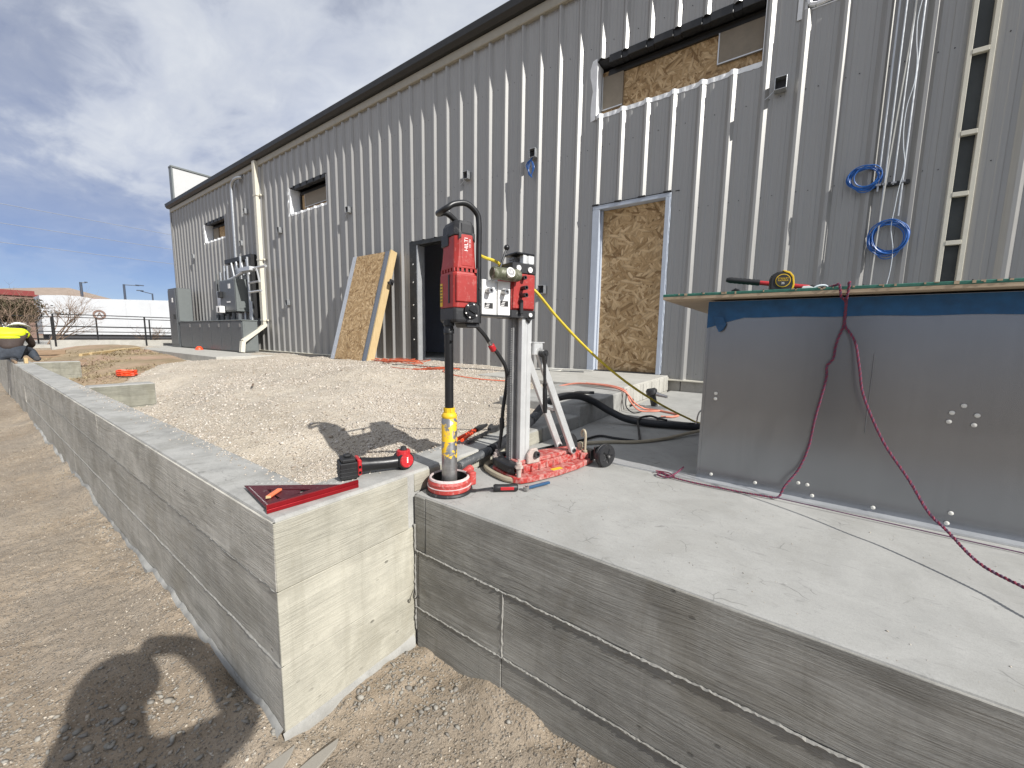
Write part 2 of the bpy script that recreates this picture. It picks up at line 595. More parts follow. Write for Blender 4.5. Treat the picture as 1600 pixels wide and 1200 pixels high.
def osb(name, dark=1.0, scale=1.0, axis='z'):
    """flakes lie in the X-Z plane of the board, long side mostly along `axis`"""
    m, n, bs = new_mat(name)
    cols = [(0.0, (0.17 * dark, 0.10 * dark, 0.045 * dark)), (0.16, (0.30 * dark, 0.195 * dark, 0.095 * dark)), (0.6, (0.40 * dark, 0.275 * dark, 0.145 * dark)), (1.0, (0.53 * dark, 0.385 * dark, 0.225 * dark))]
    v0 = n.coords()
    wob = n.n('ShaderNodeTexNoise', {'Vector': v0, 'Scale': 14.0 * scale, 'Detail': 3.0})
    lay = []
    for i, rot in enumerate((0.08, -0.42, 0.62, -1.05, 1.35)):
        sc = (46 * scale, 46 * scale, 9.5 * scale) if axis == 'z' else (9.5 * scale, 46 * scale, 46 * scale)
        vv = n.n('ShaderNodeVectorRotate', {'Vector': v0, 'Angle': rot}, rotation_type='Y_AXIS').outputs[0]
        vv = n.n('ShaderNodeMapping', {'Vector': vv, 'Scale': sc, 'Location': (i * 3.7, 0, i * 1.9)}).outputs[0]
        mx = n.n('ShaderNodeMix', data_type='VECTOR')
        mx.inputs[0].default_value = 0.055
        n.t.links.new(vv, mx.inputs[4])
        n.t.links.new(wob.outputs[1], mx.inputs[5])
        vo = n.n('ShaderNodeTexVoronoi', {'Vector': mx.outputs[1], 'Scale': 1.0})
        s = n.n('ShaderNodeSeparateColor', {0: vo.outputs['Color']})
        ed = n.ramp(vo.outputs['Distance'], [(0.35, 1.0), (0.8, 0.68)])
        lay.append((n.mix(1.0, n.ramp(s.outputs[0], cols), ed, 'MULTIPLY'), s.outputs[1], s.outputs[0]))
    col = lay[0][0]
    for k, th in ((1, .52), (2, .62), (3, .74), (4, .82)):
        col = n.mix(n.ramp(lay[k][1], [(th, 0.0), (th + .02, 1.0)]), col, lay[k][0])
    h = n.math('ADD', lay[0][2], n.math('MULTIPLY', lay[1][1], 0.6))
    st = n.noise(n.coords((90, 90, 9) if axis == 'z' else (9, 90, 90)), 3, 5)
    col = n.mix(n.math('MULTIPLY', n.ramp(st, [(0.4, 0.0), (0.7, 1.0)]), 0.35), col, (0.19 * dark, 0.115 * dark, 0.055 * dark))
    setin(n, bs, color=col, rough=0.75, normal=bump(n, h, 0.3, 0.003), spec=0.3)
    return m


def wood(name, c1, c2, axis='z', rough=0.7):
    m, n, bs = new_mat(name)
    sc = {'x': (2, 30, 30), 'y': (30, 2, 30), 'z': (30, 30, 2)}[axis]
    g = n.noise(n.coords(sc), 2.5, 6, 0.6, 0.8)
    col = n.ramp(g, [(0.3, c1), (0.7, c2)])
    setin(n, bs, color=col, rough=rough, normal=bump(n, g, 0.25, 0.003), spec=0.3)
    return m


def metal_sheet(name, c, rough, metal, streak='z', amt=0.18, bscale=3, bmp=0.05):
    m, n, bs = new_mat(name)
    sc = {'x': (0.6, 6, 14), 'z': (14, 14, 0.6)}[streak]
    a = n.noise(n.coords(sc), 3, 6, 0.6)
    b = n.noise(n.coords(), 5, 6, 0.65, 0.5)
    k = n.math('ADD', n.math('MULTIPLY', a, 0.5), n.math('MULTIPLY', b, 0.5))
    col = n.ramp(k, [(0.34, tuple(x * (1 - amt) for x in c)), (0.66, tuple(min(1, x * (1 + amt)) for x in c))])
    setin(n, bs, color=col, metal=metal, rough=(n.ramp(b, [(0.3, rough - 0.05), (0.7, rough + 0.05)]) if bmp else rough))
    setin(n, bs, normal=bump(n, n.noise(n.coords(), bscale, 2), bmp, 0.01)) if bmp else None
    return m


def siding(name):
    m, n, bs = new_mat(name)
    a = n.noise(n.coords((40, 40, 0.5)), 3, 4, 0.6)
    col = n.ramp(a, [(0.35, (0.300, 0.293, 0.280)), (0.65, (0.328, 0.320, 0.306))])
    setin(n, bs, color=col, rough=n.ramp(n.noise(n.coords(), 6, 4), [(0.3, 0.40), (0.7, 0.47)]), spec=0.7, metal=0.30, normal=bump(n, n.noise(n.coords((1, 1, .4)), 4, 3), 0.07, 0.012))
    return m


def stripes(name, c1, c2, scale=300):
    m, n, bs = new_mat(name)
    w = n.n('ShaderNodeTexWave', {'Vector': n.coords(), 'Scale': scale, 'Distortion': 2.0}, wave_type='BANDS', bands_direction='DIAGONAL')
    setin(n, bs, color=n.ramp(w.outputs[0], [(0.35, c1), (0.65, c2)]), rough=0.8)
    return m


def glass_dark(name):
    m, n, bs = new_mat(name)
    setin(n, bs, color=(0.02, 0.022, 0.025), rough=0.12, spec=0.6)
    return m


M = {}
M['c_long'] = concrete('board_formed_concrete', (0.50, 0.475, 0.42), 'x', stain=1.25)
M['c_ret'] = concrete('board_formed_concrete_pale', (0.45, 0.43, 0.36), 'y', stain=0.9, boost=0.7)
M['c_front'] = concrete('board_formed_concrete_grey', (0.315, 0.305, 0.278), 'x', boost=1.45, stain=1.4)
M['c_top'] = concrete('trowelled_concrete', (0.365, 0.36, 0.34), None, stain=0.5)
M['c_wall_top'] = concrete('wall_top_concrete', (0.35, 0.345, 0.325), None, stain=1.5)
M['c_fin'] = concrete('form_seam_concrete', (0.31, 0.30, 0.275), None, stain=0.8)
M['c_stub'] = concrete('weathered_board_concrete', (0.27, 0.265, 0.22), 'y', stain=1.4)
M['c_pale'] = concrete('pale_concrete', (0.44, 0.425, 0.385), None, stain=0.7)
M['cmu'] = concrete('block_concrete', (0.30, 0.285, 0.26), None, stain=1.2)
M['siding'] = siding('grey_painted_steel_siding')
M['eave'] = simple('cream_trim_shade_darkened', (0.33, 0.305, 0.25), 0.5, 0, 0.06)  # darker copy of the cream paint, with the shade under the gutter in its colour
M['cream'] = simple('cream_painted_steel', (0.62, 0.585, 0.49), 0.45, 0, 0.06)
M['bronze'] = simple('dark_bronze_gutter', (0.018, 0.017, 0.016), 0.45, 0, 0.1)
M['black'] = simple('black_rubber', (0.014, 0.014, 0.015), 0.5, 0, 0.2)
M['blackpaint'] = simple('black_painted_steel', (0.010, 0.010, 0.011), 0.38, 0, 0.2)
M['blackdust'] = simple('dusty_black_plastic', (0.020, 0.020, 0.022), 0.5, 0, 0.2, dust=0.16, dustc=(0.26, 0.25, 0.24), dscale=30)
M['red'] = simple('dusty_red_casting', (0.335, 0.026, 0.021), 0.48, 0, 0.14, dust=0.24, dustc=(0.46, 0.22, 0.19), dscale=55)
M['redbase'] = simple('powder_covered_red_casting', (0.36, 0.028, 0.022), 0.55, 0, 0.15, dust=0.64, dustc=(0.48, 0.27, 0.24), dscale=40)
M['redring'] = simple('slurry_covered_red_plastic', (0.42, 0.05, 0.042), 0.55, 0, 0.15, dust=0.36, dustc=(0.56, 0.44, 0.42), dscale=46)
M['alu'] = simple('dusty_aluminium', (0.66, 0.66, 0.65), 0.42, 0.55, 0.08, dust=0.18, dustc=(0.6, 0.59, 0.57), dscale=30)
M['aludark'] = simple('grey_anodised_aluminium', (0.26, 0.26, 0.26), 0.45, 0.5, 0.15, dust=0.2, dscale=30)
M['steel'] = simple('worn_steel', (0.42, 0.41, 0.40), 0.32, 0.85, 0.25, vscale=40)
M['darksteel'] = simple('dark_oily_steel', (0.06, 0.06, 0.062), 0.35, 0.6, 0.3, vscale=30)
M['white'] = simple('white_painted_plate', (0.80, 0.79, 0.77), 0.45, 0, 0.04, dust=0.05)
M['yellow'] = simple('yellow_paint', (0.72, 0.46, 0.02), 0.45, 0, 0.08)
M['yellowcord'] = simple('yellow_cord', (0.62, 0.48, 0.045), 0.5, 0, 0.12)
M['orange'] = simple('orange_cord', (0.52, 0.105, 0.045), 0.5, 0, 0.1)
M['orangered'] = simple('bright_orange_plastic', (0.80, 0.075, 0.02), 0.45, 0, 0.08)
M['pinkcord'] = simple('faded_orange_cord', (0.62, 0.22, 0.15), 0.6, 0, 0.15)
M['beige'] = simple('beige_hose', (0.38, 0.33, 0.24), 0.5, 0, 0.12)
M['greyhose'] = simple('grey_ribbed_hose', (0.07, 0.075, 0.08), 0.6, 0, 0.2, dust=0.3, dscale=30)
M['vachose'] = simple('black_vacuum_hose', (0.020, 0.021, 0.024), 0.42, 0, 0.15)
M['anodred'] = simple('anodised_red_aluminium', (0.32, 0.012, 0.018), 0.32, 0.55, 0.08)
M['maroon'] = simple('anodised_maroon_plate', (0.115, 0.018, 0.028), 0.42, 0.5, 0.12, dust=0.12, dscale=60)
M['tool_red'] = simple('red_tool_plastic', (0.45, 0.02, 0.025), 0.4, 0, 0.1, dust=0.12, dscale=40)
M['pencil'] = simple('orange_pencil', (0.80, 0.20, 0.09), 0.5, 0, 0.06)
M['galv'] = metal_sheet('galvanised_sheet', (0.275, 0.286, 0.305), 0.26, 0.9, 'z', 0.05, 2, 0.0)
M['galvpale'] = metal_sheet('galvanised_steel_pale', (0.60, 0.61, 0.62), 0.42, 0.6, 'z', 0.10)
M['bluetape'] = simple('blue_protective_film', (0.005, 0.072, 0.18), 0.4, 0, 0.25, vscale=20, bmp=0.35, bscale=25)
M['green'] = simple('green_sheathing_face', (0.03, 0.145, 0.105), 0.6, 0, 0.25, vscale=60)
M['plywood'] = wood('plywood_underside', (0.36, 0.27, 0.18), (0.50, 0.40, 0.28), 'x')
M['pine'] = wood('pine_lumber', (0.44, 0.315, 0.155), (0.55, 0.42, 0.235), 'z')
M['pinex'] = wood('weathered_lumber', (0.20, 0.135, 0.085), (0.32, 0.23, 0.155), 'y')
M['osb'] = osb('oriented_strand_board', 1.30, 0.85)
M['osbx'] = osb('oriented_strand_board_horizontal', 1.2, 0.85, 'x')
M['osbold'] = osb('weathered_strand_board', 1.25, 0.9)
M['whitetape'] = simple('white_flashing_tape', (0.78, 0.79, 0.80), 0.5, 0, 0.10, vscale=8, bmp=0.3, bscale=14)
M['foam'] = simple('tan_foam_board', (0.22, 0.185, 0.14), 0.7, 0, 0.08)
M['doorframe'] = simple('grey_primed_door_frame', (0.42, 0.46, 0.53), 0.45, 0, 0.05)
M['darkframe'] = simple('black_framed_opening', (0.022, 0.024, 0.025), 0.5, 0, 0.3, dust=0.12, dustc=(.3,.3,.3))
M['swgear'] = simple('grey_green_enclosure', (0.145, 0.158, 0.156), 0.42, 0, 0.04)
M['swgear2'] = simple('dark_grey_enclosure', (0.098, 0.105, 0.110), 0.42, 0, 0.06)
M['conduit'] = simple('galvanised_conduit', (0.46, 0.47, 0.48), 0.36, 0.75, 0.06)
M['bluewire'] = simple('blue_cable_jacket', (0.012, 0.10, 0.36), 0.4, 0, 0.2)
M['whitewire'] = simple('white_cord', (0.62, 0.66, 0.70), 0.5, 0, 0.05)
M['dark'] = simple('dark_interior', (0.05, 0.05, 0.055), 0.8, 0, 0.1)
M['roomwall'] = simple('unlit_room_wall', (0.62, 0.65, 0.74), 0.8, 0, 0.05)
M['roof'] = simple('brown_shingle_roof', (0.30, 0.235, 0.185), 0.9, 0, 0.15, vscale=2, bmp=0.3, bscale=5)
M['redfascia'] = simple('red_fascia', (0.19, 0.024, 0.022), 0.5, 0, 0.08)
M['trailer'] = simple('white_trailer_skin', (0.50, 0.515, 0.535), 0.4, 0, 0.04, vscale=1.5)
M['brownwall'] = simple('brown_wall', (0.20, 0.13, 0.105), 0.8, 0, 0.15)
M['whitewall'] = simple('white_stucco', (0.50, 0.50, 0.495), 0.7, 0, 0.03)
M['hivis'] = simple('high_visibility_yellow', (0.72, 0.86, 0.02), 0.6, 0, 0.05)
M['jacket'] = simple('dark_brown_jacket', (0.05, 0.035, 0.03), 0.8, 0, 0.2)
M['trousers'] = simple('dark_slate_trousers', (0.035, 0.042, 0.055), 0.8, 0, 0.25, vscale=20)
M['skin'] = simple('skin', (0.50, 0.31, 0.23), 0.55, 0, 0.06)
M['hat'] = simple('white_hard_hat', (0.78, 0.77, 0.74), 0.35, 0, 0.04)
M['twig'] = simple('bare_twigs', (0.20, 0.14, 0.10), 0.85, 0, 0.3)
M['dryleaf'] = simple('brown_evergreen_foliage', (0.075, 0.062, 0.032), 0.8, 0, 0.4, vscale=3)
M['lamp'] = simple('grey_lamp_post', (0.055, 0.07, 0.10), 0.45, 0, 0.1)
M['wire'] = simple('power_cable', (0.22, 0.24, 0.28), 0.6, 0, 0.1)
M['ropered'] = simple('crimson_rope_strand', (0.20, 0.022, 0.05), 0.75, 0, 0.2, vscale=60)
M['ropeblue'] = simple('violet_rope_strand', (0.10, 0.045, 0.085), 0.75, 0, 0.25, vscale=60)
M['glass'] = glass_dark('dark_glass')
M['blueT'] = simple('blue_tool_grip', (0.02, 0.075, 0.16), 0.4, 0, 0.1)
M['olive'] = simple('dusty_olive_casting', (0.115, 0.12, 0.075), 0.5, 0.2, 0.3, vscale=40, dust=0.35, dscale=40)
M['ink'] = simple('black_print', (0.02, 0.02, 0.02), 0.6, 0, 0.05)
M['whiteprint'] = simple('white_print', (0.82, 0.80, 0.78), 0.5, 0, 0.05)
M['gapback'] = simple('grey_gap_liner', (0.05, 0.056, 0.058), 0.6, 0, 0.2, vscale=3)
M['slurry'] = simple('dried_slurry', (0.56, 0.47, 0.45), 0.8, 0, 0.2, vscale=40, dust=0.3, dustc=(.42,.1,.09), dscale=40)
M['dustycast'] = simple('dust_covered_casting', (0.44, 0.37, 0.33), 0.7, 0, 0.2, vscale=30, dust=0.25, dustc=(.40,.14,.12), dscale=36)
M['fender'] = simple('rivet_white_washer', (0.68, 0.66, 0.60), 0.5, 0.1, 0.05)

M['dirt'] = soil('bare_dirt', [(0.220, 0.172, 0.124), (0.325, 0.262, 0.195), (0.425, 0.355, 0.275)], 130, (120, (0.34, 0.29, 0.23), (0.22, 0.20, 0.175), (0.48, 0.43, 0.36), 0.6), (1.1, (0.27, 0.235, 0.195), 0.55))
M['sand'] = soil('gravel_fines', [(0.33, 0.285, 0.225), (0.45, 0.395, 0.32), (0.54, 0.485, 0.405)], 110, (85, (0.36, 0.30, 0.235), (0.56, 0.50, 0.42), (0.66, 0.61, 0.54), 0.45))
M['grass'] = soil('dry_grass_and_dirt', [(0.19, 0.145, 0.085), (0.29, 0.225, 0.145), (0.38, 0.30, 0.21)], 60, None, (0.45, (0.38, 0.255, 0.19), 0.85))
M['straw'] = rocky('straw_blades', [(0.32, 0.245, 0.14), (0.40, 0.32, 0.19), (0.25, 0.20, 0.11), (0.46, 0.37, 0.24)])
M['gravel'] = rocky('crushed_gravel', [(0.28, 0.235, 0.19), (0.50, 0.44, 0.37), (0.60, 0.54, 0.465), (0.44, 0.39, 0.34), (0.70, 0.65, 0.58), (0.36, 0.30, 0.235), (0.54, 0.48, 0.41)])
M['pebble'] = rocky('dirt_pebbles', [(0.23, 0.195, 0.155), (0.32, 0.265, 0.205), (0.185, 0.165, 0.145), (0.27, 0.22, 0.165), (0.52, 0.46, 0.38), (0.25, 0.205, 0.155)])
M['lightpebble'] = rocky('pale_pebbles', [(0.50, 0.44, 0.36), (0.42, 0.36, 0.28), (0.58, 0.53, 0.46)])
M['chip'] = rocky('concrete_chips', [(0.26, 0.245, 0.215), (0.36, 0.34, 0.30), (0.21, 0.195, 0.175), (0.30, 0.275, 0.235)])

# ------------------------------------------------------------------ terrain
GC = np.array([(-1.5, .8, -.17), (-1.47, 1.3, -.14), (-1.5, 1.7, -.05), (-1.5, 2.3, .06), (-1.6, 3.3, .12), (-2.05, 1.2, -.15), (-2.28, 1.25, -.11), (-2.5, 1.32, .02), (-2.72, 1.4, .10), (-2.3, .8, -.15), (-2.35, 1.65, .03), (-2.0, 1.8, .0), (-2.1, 2.3, .08), (-3.0, .78, .0), (-3.1, 1.3, .15), (-2.6, 2.1, .13), (-3.0, 2.0, .20), (-3.6, 2.4, .31), (-4.5, 2.3, .30), (-5.3, 2.5, .18), (-3.1, 3.0, .22), (-4.5, 3.1, .20), (-6.2, 2.8, .14), (-3.8, 1.4, .20),
               (-3.0, 3.5, .17), (-3, 4.6, .15), (-4.2, .8, -.10), (-4.6, 1.5, .13), (-4.5, 3.6, .16), (-5.2, .8, -.20), (-5.4, 1.25, -.19), (-5.5, 2.0, .03),
               (-6, 3.4, .15), (-5, 5, .15), (-8, 5, .13), (-7.5, 3.2, .13), (-7.3, 2.0, .02), (-6.6, 1.1, -.20), (-8.5, 1.0, -.27), (-9, 1.9, -.10), (-10, 3, .03),
               (-11, 5, .09), (-10.5, .9, -.30), (-12, 2.2, -.08), (-12, 1, -.30), (-14, 2.2, .0), (-16, 3, .06), (-19, 3, .10), (-14, .8, -.26), (-19, 1, -.15), (-19, 5, .06)])


def ghz(X, Y):
    X = np.asarray(X, float)
    Y = np.asarray(Y, float)
    num = 0
    den = 0
    for x, y, z in GC:
        s = 1.0 + 0.05 * abs(x)
        w = 1.0 / (((X - x) / s) ** 2 + ((Y - y) / s) ** 2 + 0.06) ** 1.8
        num = num + w * z
        den = den + w
    return num / den


def gravel_z(X, Y):
    return ghz(X, Y) + 0.05 * fbm(X * 1.1, Y * 1.1, 3, 3) + 0.012 * fbm(X * 9, Y * 9, 3, 5)


def gz(x, y):
    return float(gravel_z(np.array([x]), np.array([y]))[0])


def dirt_z(X, Y):
    base = -0.652 + 0.035 * fbm(X * 1.3, Y * 1.3, 3, 21) + 0.011 * fbm(X * 7, Y * 7, 4, 23) + 0.011 * fbm(X * 32, Y * 32, 2, 29)
    # loose spoil left against the foot of the walls
    dx = np.maximum(0, X + 1.205)
    dwall = np.where(X < -1.217, np.maximum(0, 0.49 - Y), np.minimum(np.where(Y > 0.45, dx, np.hypot(dx, 0.49 - Y)), np.maximum(0, 1.02 - Y)))
    base = base + 0.055 * np.exp(-(dwall / 0.10) ** 2) * (0.55 + 1.5 * fbm(X * 5, Y * 5, 2, 31))
    # ground steps up to yard level beyond the far end of the building
    t = np.clip((-X - 19.8) / 0.4, 0, 1) * np.clip((Y - 0.4) / 0.3, 0, 1)
    far = np.clip((np.hypot(X, Y) - 24) / 12, 0, 1)
    base = base * (1 - np.maximum(t, far)) + (0.02 + 0.05 * fbm(X * 0.2, Y * 0.2, 2, 77)) * np.maximum(t, far)
    return np.where((Y > 1.1) & (X > -19.8) & (Y < 14) & (X < 20), -0.9, base)


xs = np.concatenate([-np.geomspace(1200, 23, 22), np.linspace(-22, -12.2, 40), np.linspace(-12, -4.1, 160), np.linspace(-4.05, 0.6, 330), np.linspace(0.65, 6, 40), np.geomspace(7, 1200, 18)])
ys = np.concatenate([-np.geomspace(1200, 5, 20), np.linspace(-4.5, -1.5, 30), np.linspace(-1.45, 1.06, 190), np.geomspace(1.2, 30, 22), np.geomspace(36, 1200, 14)])
gm = grid_mesh('ground', xs, ys, dirt_z, M['dirt'])
tag(gm, kind='structure')

gx = np.concatenate([np.linspace(-20, -10.1, 90), np.linspace(-10, -4.03, 170), np.linspace(-4, -1.40, 190)])
gy = np.concatenate([np.linspace(0.69, 2.6, 140), np.linspace(2.63, 5.13, 90)])


def bed(X, Y):
    return gravel_z(X, Y)


gb = grid_mesh('gravel_bed', gx, gy, bed, M['sand'])
tag(gb, kind='structure')


def grass_z(X, Y):
    e = np.clip((-X - 7.2 - 2.2 * (Y - 0.9) + 0.6 * fbm(X, Y, 2, 8)) / 0.5, -1, 1) * 0.03
    return gravel_z(X, Y) + e - 0.004


gr = grid_mesh('dry_grass_bank', np.linspace(-19.9, -6.0, 260), np.linspace(0.69, 3.5, 80), grass_z, M['grass'])
tag(gr, kind='structure')


def straw(n, seed):
    r = np.random.default_rng(seed)
    X = r.uniform(-17, -6.3, n)
    Y = r.uniform(.8, 3.2, n)
    k = ((-X - 7.2 - 2.2 * (Y - 0.9)) > 0.1) & (r.uniform(0, 1, n) < np.clip(.45 + 2.2 * fbm(X * .7, Y * .7, 3, 99), 0, 1))
    X, Y = X[k], Y[k]
    Z = grass_z(X, Y)
    a = r.uniform(0, 2 * PI, len(X))
    L = r.uniform(.04, .13, len(X))
    w = r.uniform(.004, .010, len(X))
    h = r.uniform(.015, .06, len(X))
    ca, sa = np.cos(a), np.sin(a)
    v = np.stack([np.stack([X - sa * w, Y + ca * w, Z], -1), np.stack([X + sa * w, Y - ca * w, Z], -1), np.stack([X + ca * L, Y + sa * L, Z + h], -1)], 1).reshape(-1, 3)
    o = np_mesh('dry_grass', v, np.arange(len(v)).reshape(-1, 3), M['straw'], smooth=False)
    tag(o, kind='stuff')


straw(11000, 6)


# ---- loose stones
def scatter(n, x0, x1, y0, y1, seed, dens=None):
    r = np.random.default_rng(seed)
    X = r.uniform(x0, x1, n)
    Y = r.uniform(y0, y1, n)
    if dens is not None:
        k = r.uniform(0, 1, n) < dens(X, Y)
        X, Y = X[k], Y[k]
    return X, Y, r


def sand_mask(X, Y):
    d = np.clip(0.55 + 2.2 * fbm(X * 1.6, Y * 1.6, 3, 51), 0.10, 1)
    near = np.clip(1.0 - np.hypot(X + 2.6, (Y - 1.2) * 1.4) / 0.75, 0, 1)
    return np.clip(d * (1 - 0.75 * near), 0.06, 1)


def gravel_stones(name, n, x0, x1, y0, y1, s0, s1, seed, dens):
    X, Y, r = scatter(n, x0, x1, y0, y1, seed, dens)
    if x0 < -4:
        k = (-X - 7.2 - 2.2 * (Y - 0.9)) < 0.15
        X, Y = X[k], Y[k]
    sz = s0 + (s1 - s0) * r.beta(1.5, 3.5, len(X))
    Z = gravel_z(X, Y) + sz * 0.15
    o = stones(name, np.stack([X, Y, Z], -1), sz, M['gravel'], seed=seed)
    tag(o, kind='stuff')
    return o


gravel_stones('gravel', 21000, -2.9, -1.44, 0.72, 2.3, 0.0035, 0.0105, 1, sand_mask)
gravel_stones('gravel', 15000, -4.6, -1.5, 0.72, 3.6, 0.006, 0.015, 2, sand_mask)
gravel_stones('gravel', 19000, -11.0, -2.0, 1.0, 5.05, 0.008, 0.022, 3, lambda X, Y: np.clip(0.5 + 1.6 * fbm(X, Y, 3, 61), 0.2, 1))


def dirt_stones(name, n, x0, x1, y0, y1, s0, s1, seed, mat, dens=None, sink=0.1):
    X, Y, r = scatter(n, x0, x1, y0, y1, seed, dens)
    k = ((X < -1.23) & (Y < 0.48)) | ((X > -1.2) & (Y < 1.0))
    X, Y = X[k], Y[k]
    sz = s0 + (s1 - s0) * r.beta(1.2, 4.5, len(X))
    Z = dirt_z(X, Y) + sz * sink
    o = stones(name, np.stack([X, Y, Z], -1), sz, mat, tilt=0.7, seed=seed)
    tag(o, kind='stuff')
    return o


pm = lambda X, Y: np.clip(0.42 + 2.4 * fbm(X * 1.7, Y * 1.7, 3, 71), 0.05, 1)
dirt_stones('pebbles', 34000, -3.4, 0.3, -0.7, 1.0, 0.0012, 0.0062, 11, M['pebble'], pm)
dirt_stones('pebbles', 3000, -3.4, 0.2, -0.6, 1.0, 0.004, 0.014, 12, M['pebble'], pm)
dirt_stones('pebbles', 14000, -10, -3.0, -1.8, 0.48, 0.003, 0.011, 13, M['pebble'], pm)
dirt_stones('pebbles', 5000, -3.6, 0.3, -0.7, 1.0, 0.003, 0.0085, 18, M['lightpebble'], pm)
lowl = lambda X, Y: np.clip(np.exp(-(((X + 1.75) / 0.35) ** 2 + ((Y + 0.12) / 0.18) ** 2)) * 1.2, 0, 1)
dirt_stones('pebbles', 1500, -2.6, -1.0, -0.6, 0.4, 0.005, 0.019, 17, M['chip'], lowl, 0.2)
# rubble line along the wall foot
foot = lambda X, Y: np.where(X < -1.217, np.exp(-((0.49 - Y) / 0.07) ** 2), np.where(Y < 0.5, 0.05, np.maximum(np.exp(-((X + 1.2) / 0.06) ** 2), np.exp(-((1.02 - Y) / 0.06) ** 2)))) * np.clip(0.45 + 2.5 * fbm(X * 4, Y * 4, 2, 5), 0, 1)
dirt_stones('rubble', 6000, -6, 0.3, 0.2, 1.02, 0.004, 0.019, 14, M['chip'], foot, 0.3)
rubc = lambda X, Y: np.exp(-(((X + 1.02) / 0.16) ** 2 + ((Y - 0.86) / 0.13) ** 2))
dirt_stones('rubble', 1100, -1.2, -0.6, 0.45, 1.0, 0.003, 0.020, 15, M['chip'], rubc, 0.2)
rubl = lambda X, Y: np.exp(-(((X + 1.62) / 0.22) ** 2 + ((Y - 0.22) / 0.2) ** 2)) * 0.8
dirt_stones('rubble', 800, -2.2, -1.2, -0.3, 0.49, 0.006, 0.026, 16, M['chip'], rubl, 0.3)


# gravel kicked onto the wall tops and grit on the slab
r_ = np.random.default_rng(77)
n_ = 520
X_ = np.concatenate([r_.uniform(-6, -1.43, n_), r_.uniform(-1.415, -1.25, 160)])
Y_ = np.concatenate([.695 - np.abs(r_.normal(0, .045, n_)), r_.uniform(.72, 2.0, 160)])
X_[n_:] = -1.415 + np.abs(r_.normal(0, .04, 160))
s_ = r_.uniform(.0018, .0065, len(X_))
tag(stones('gravel', np.stack([X_, Y_, .085 + s_ * .3], -1), s_, M['gravel'], seed=5), kind='stuff')
n_ = 420
X_ = r_.uniform(-1.2, 1.2, n_)
Y_ = r_.uniform(1.04, 1.93, n_)
s_ = .0008 + .0035 * r_.beta(1, 5, n_)
tag(stones('grit', np.stack([X_, Y_, s_ * .3], -1), s_, M['lightpebble'], seed=6), kind='stuff')
n_ = 260
X_ = r_.normal(-1.0, .35, n_)
Y_ = r_.normal(1.35, .3, n_)
k_ = (X_ > -1.2) & (Y_ > 1.04) & (Y_ < 1.9)
s_ = r_.uniform(.0008, .003, n_)
tag(stones('grit', np.stack([X_, Y_, s_ * .3], -1)[k_], s_[k_], M['chip'], seed=7), kind='stuff')


# flat slivers of form grout lying at the corner
def sliver(poly, label, z=None):
    mb = MB()
    cx = sum(p[0] for p in poly) / len(poly)
    cy = sum(p[1] for p in poly) / len(poly)
    z = float(dirt_z(np.array([cx]), np.array([cy]))[0])
    t = Matrix.Translation((0, 0, z + 0.004)) @ Matrix.Rotation(0.05, 4, 'X')
    mb.prism(poly, 'z', 0, 0.009, M=Matrix.Translation((cx, cy, z + 0.002)) @ Matrix.Rotation(0.06, 4, 'Y') @ Matrix.Translation((-cx, -cy, 0)))
    o = mb.build('grout_sliver', M['chip'], bevel=0.002)
    tag(o, label, 'concrete chip', 'grout slivers at the wall corner')


sliver([(-1.10, .43), (-1.065, .42), (-1.055, .50), (-1.07, .58), (-1.09, .60), (-1.10, .52)], 'flat grey grout sliver lying a hand away from the pale wall end')
sliver([(-1.17, .36), (-1.14, .34), (-1.105, .41), (-1.135, .47), (-1.16, .50), (-1.165, .43)], 'long grey grout sliver leaning out from the wall corner')
sliver([(-1.19, .36), (-1.17, .33), (-1.155, .38), (-1.175, .43)], 'short grey grout sliver closest to the wall corner')


# ------------------------------------------------------------------ board-formed concrete
def fin(name, pts, n_out, mat, parent, w=0.006, jag=0.006, seed=0, step=0.012):
    """ragged grout fin squeezed out of a form joint, running along pts[0]->pts[1]"""
    r = random.Random(seed)
    a, b = Vector(pts[0]), Vector(pts[1])
    L = (b - a).length
    k = max(2, int(L / step))
    up = Vector((0, 0, 1))
    if abs((b - a).normalized().z) > 0.9:
        up = (b - a).cross(n_out).normalized()
    vs, fs = [], []
    no = Vector(n_out)
    wob = 0
    for i in range(k + 1):
        p = a.lerp(b, i / k)
        wob = 0.85 * wob + r.uniform(-.0012, .0012)
        h = max(0.0005, w * r.uniform(.15, 1.0) + (jag * r.random() if r.random() < .3 else 0))
        t = 0.0022 + 0.003 * r.random()
        p = p + up * wob
        vs += [p - up * t - no * .002, p + no * h + up * r.uniform(-t, t) * .6, p + up * t - no * .002]
    for i in range(k):
        o = i * 3
        fs += [(o, o + 3, o + 4, o + 1), (o + 1, o + 4, o + 5, o + 2)]
    return MB().add(vs, fs).build(name, mat, parent)


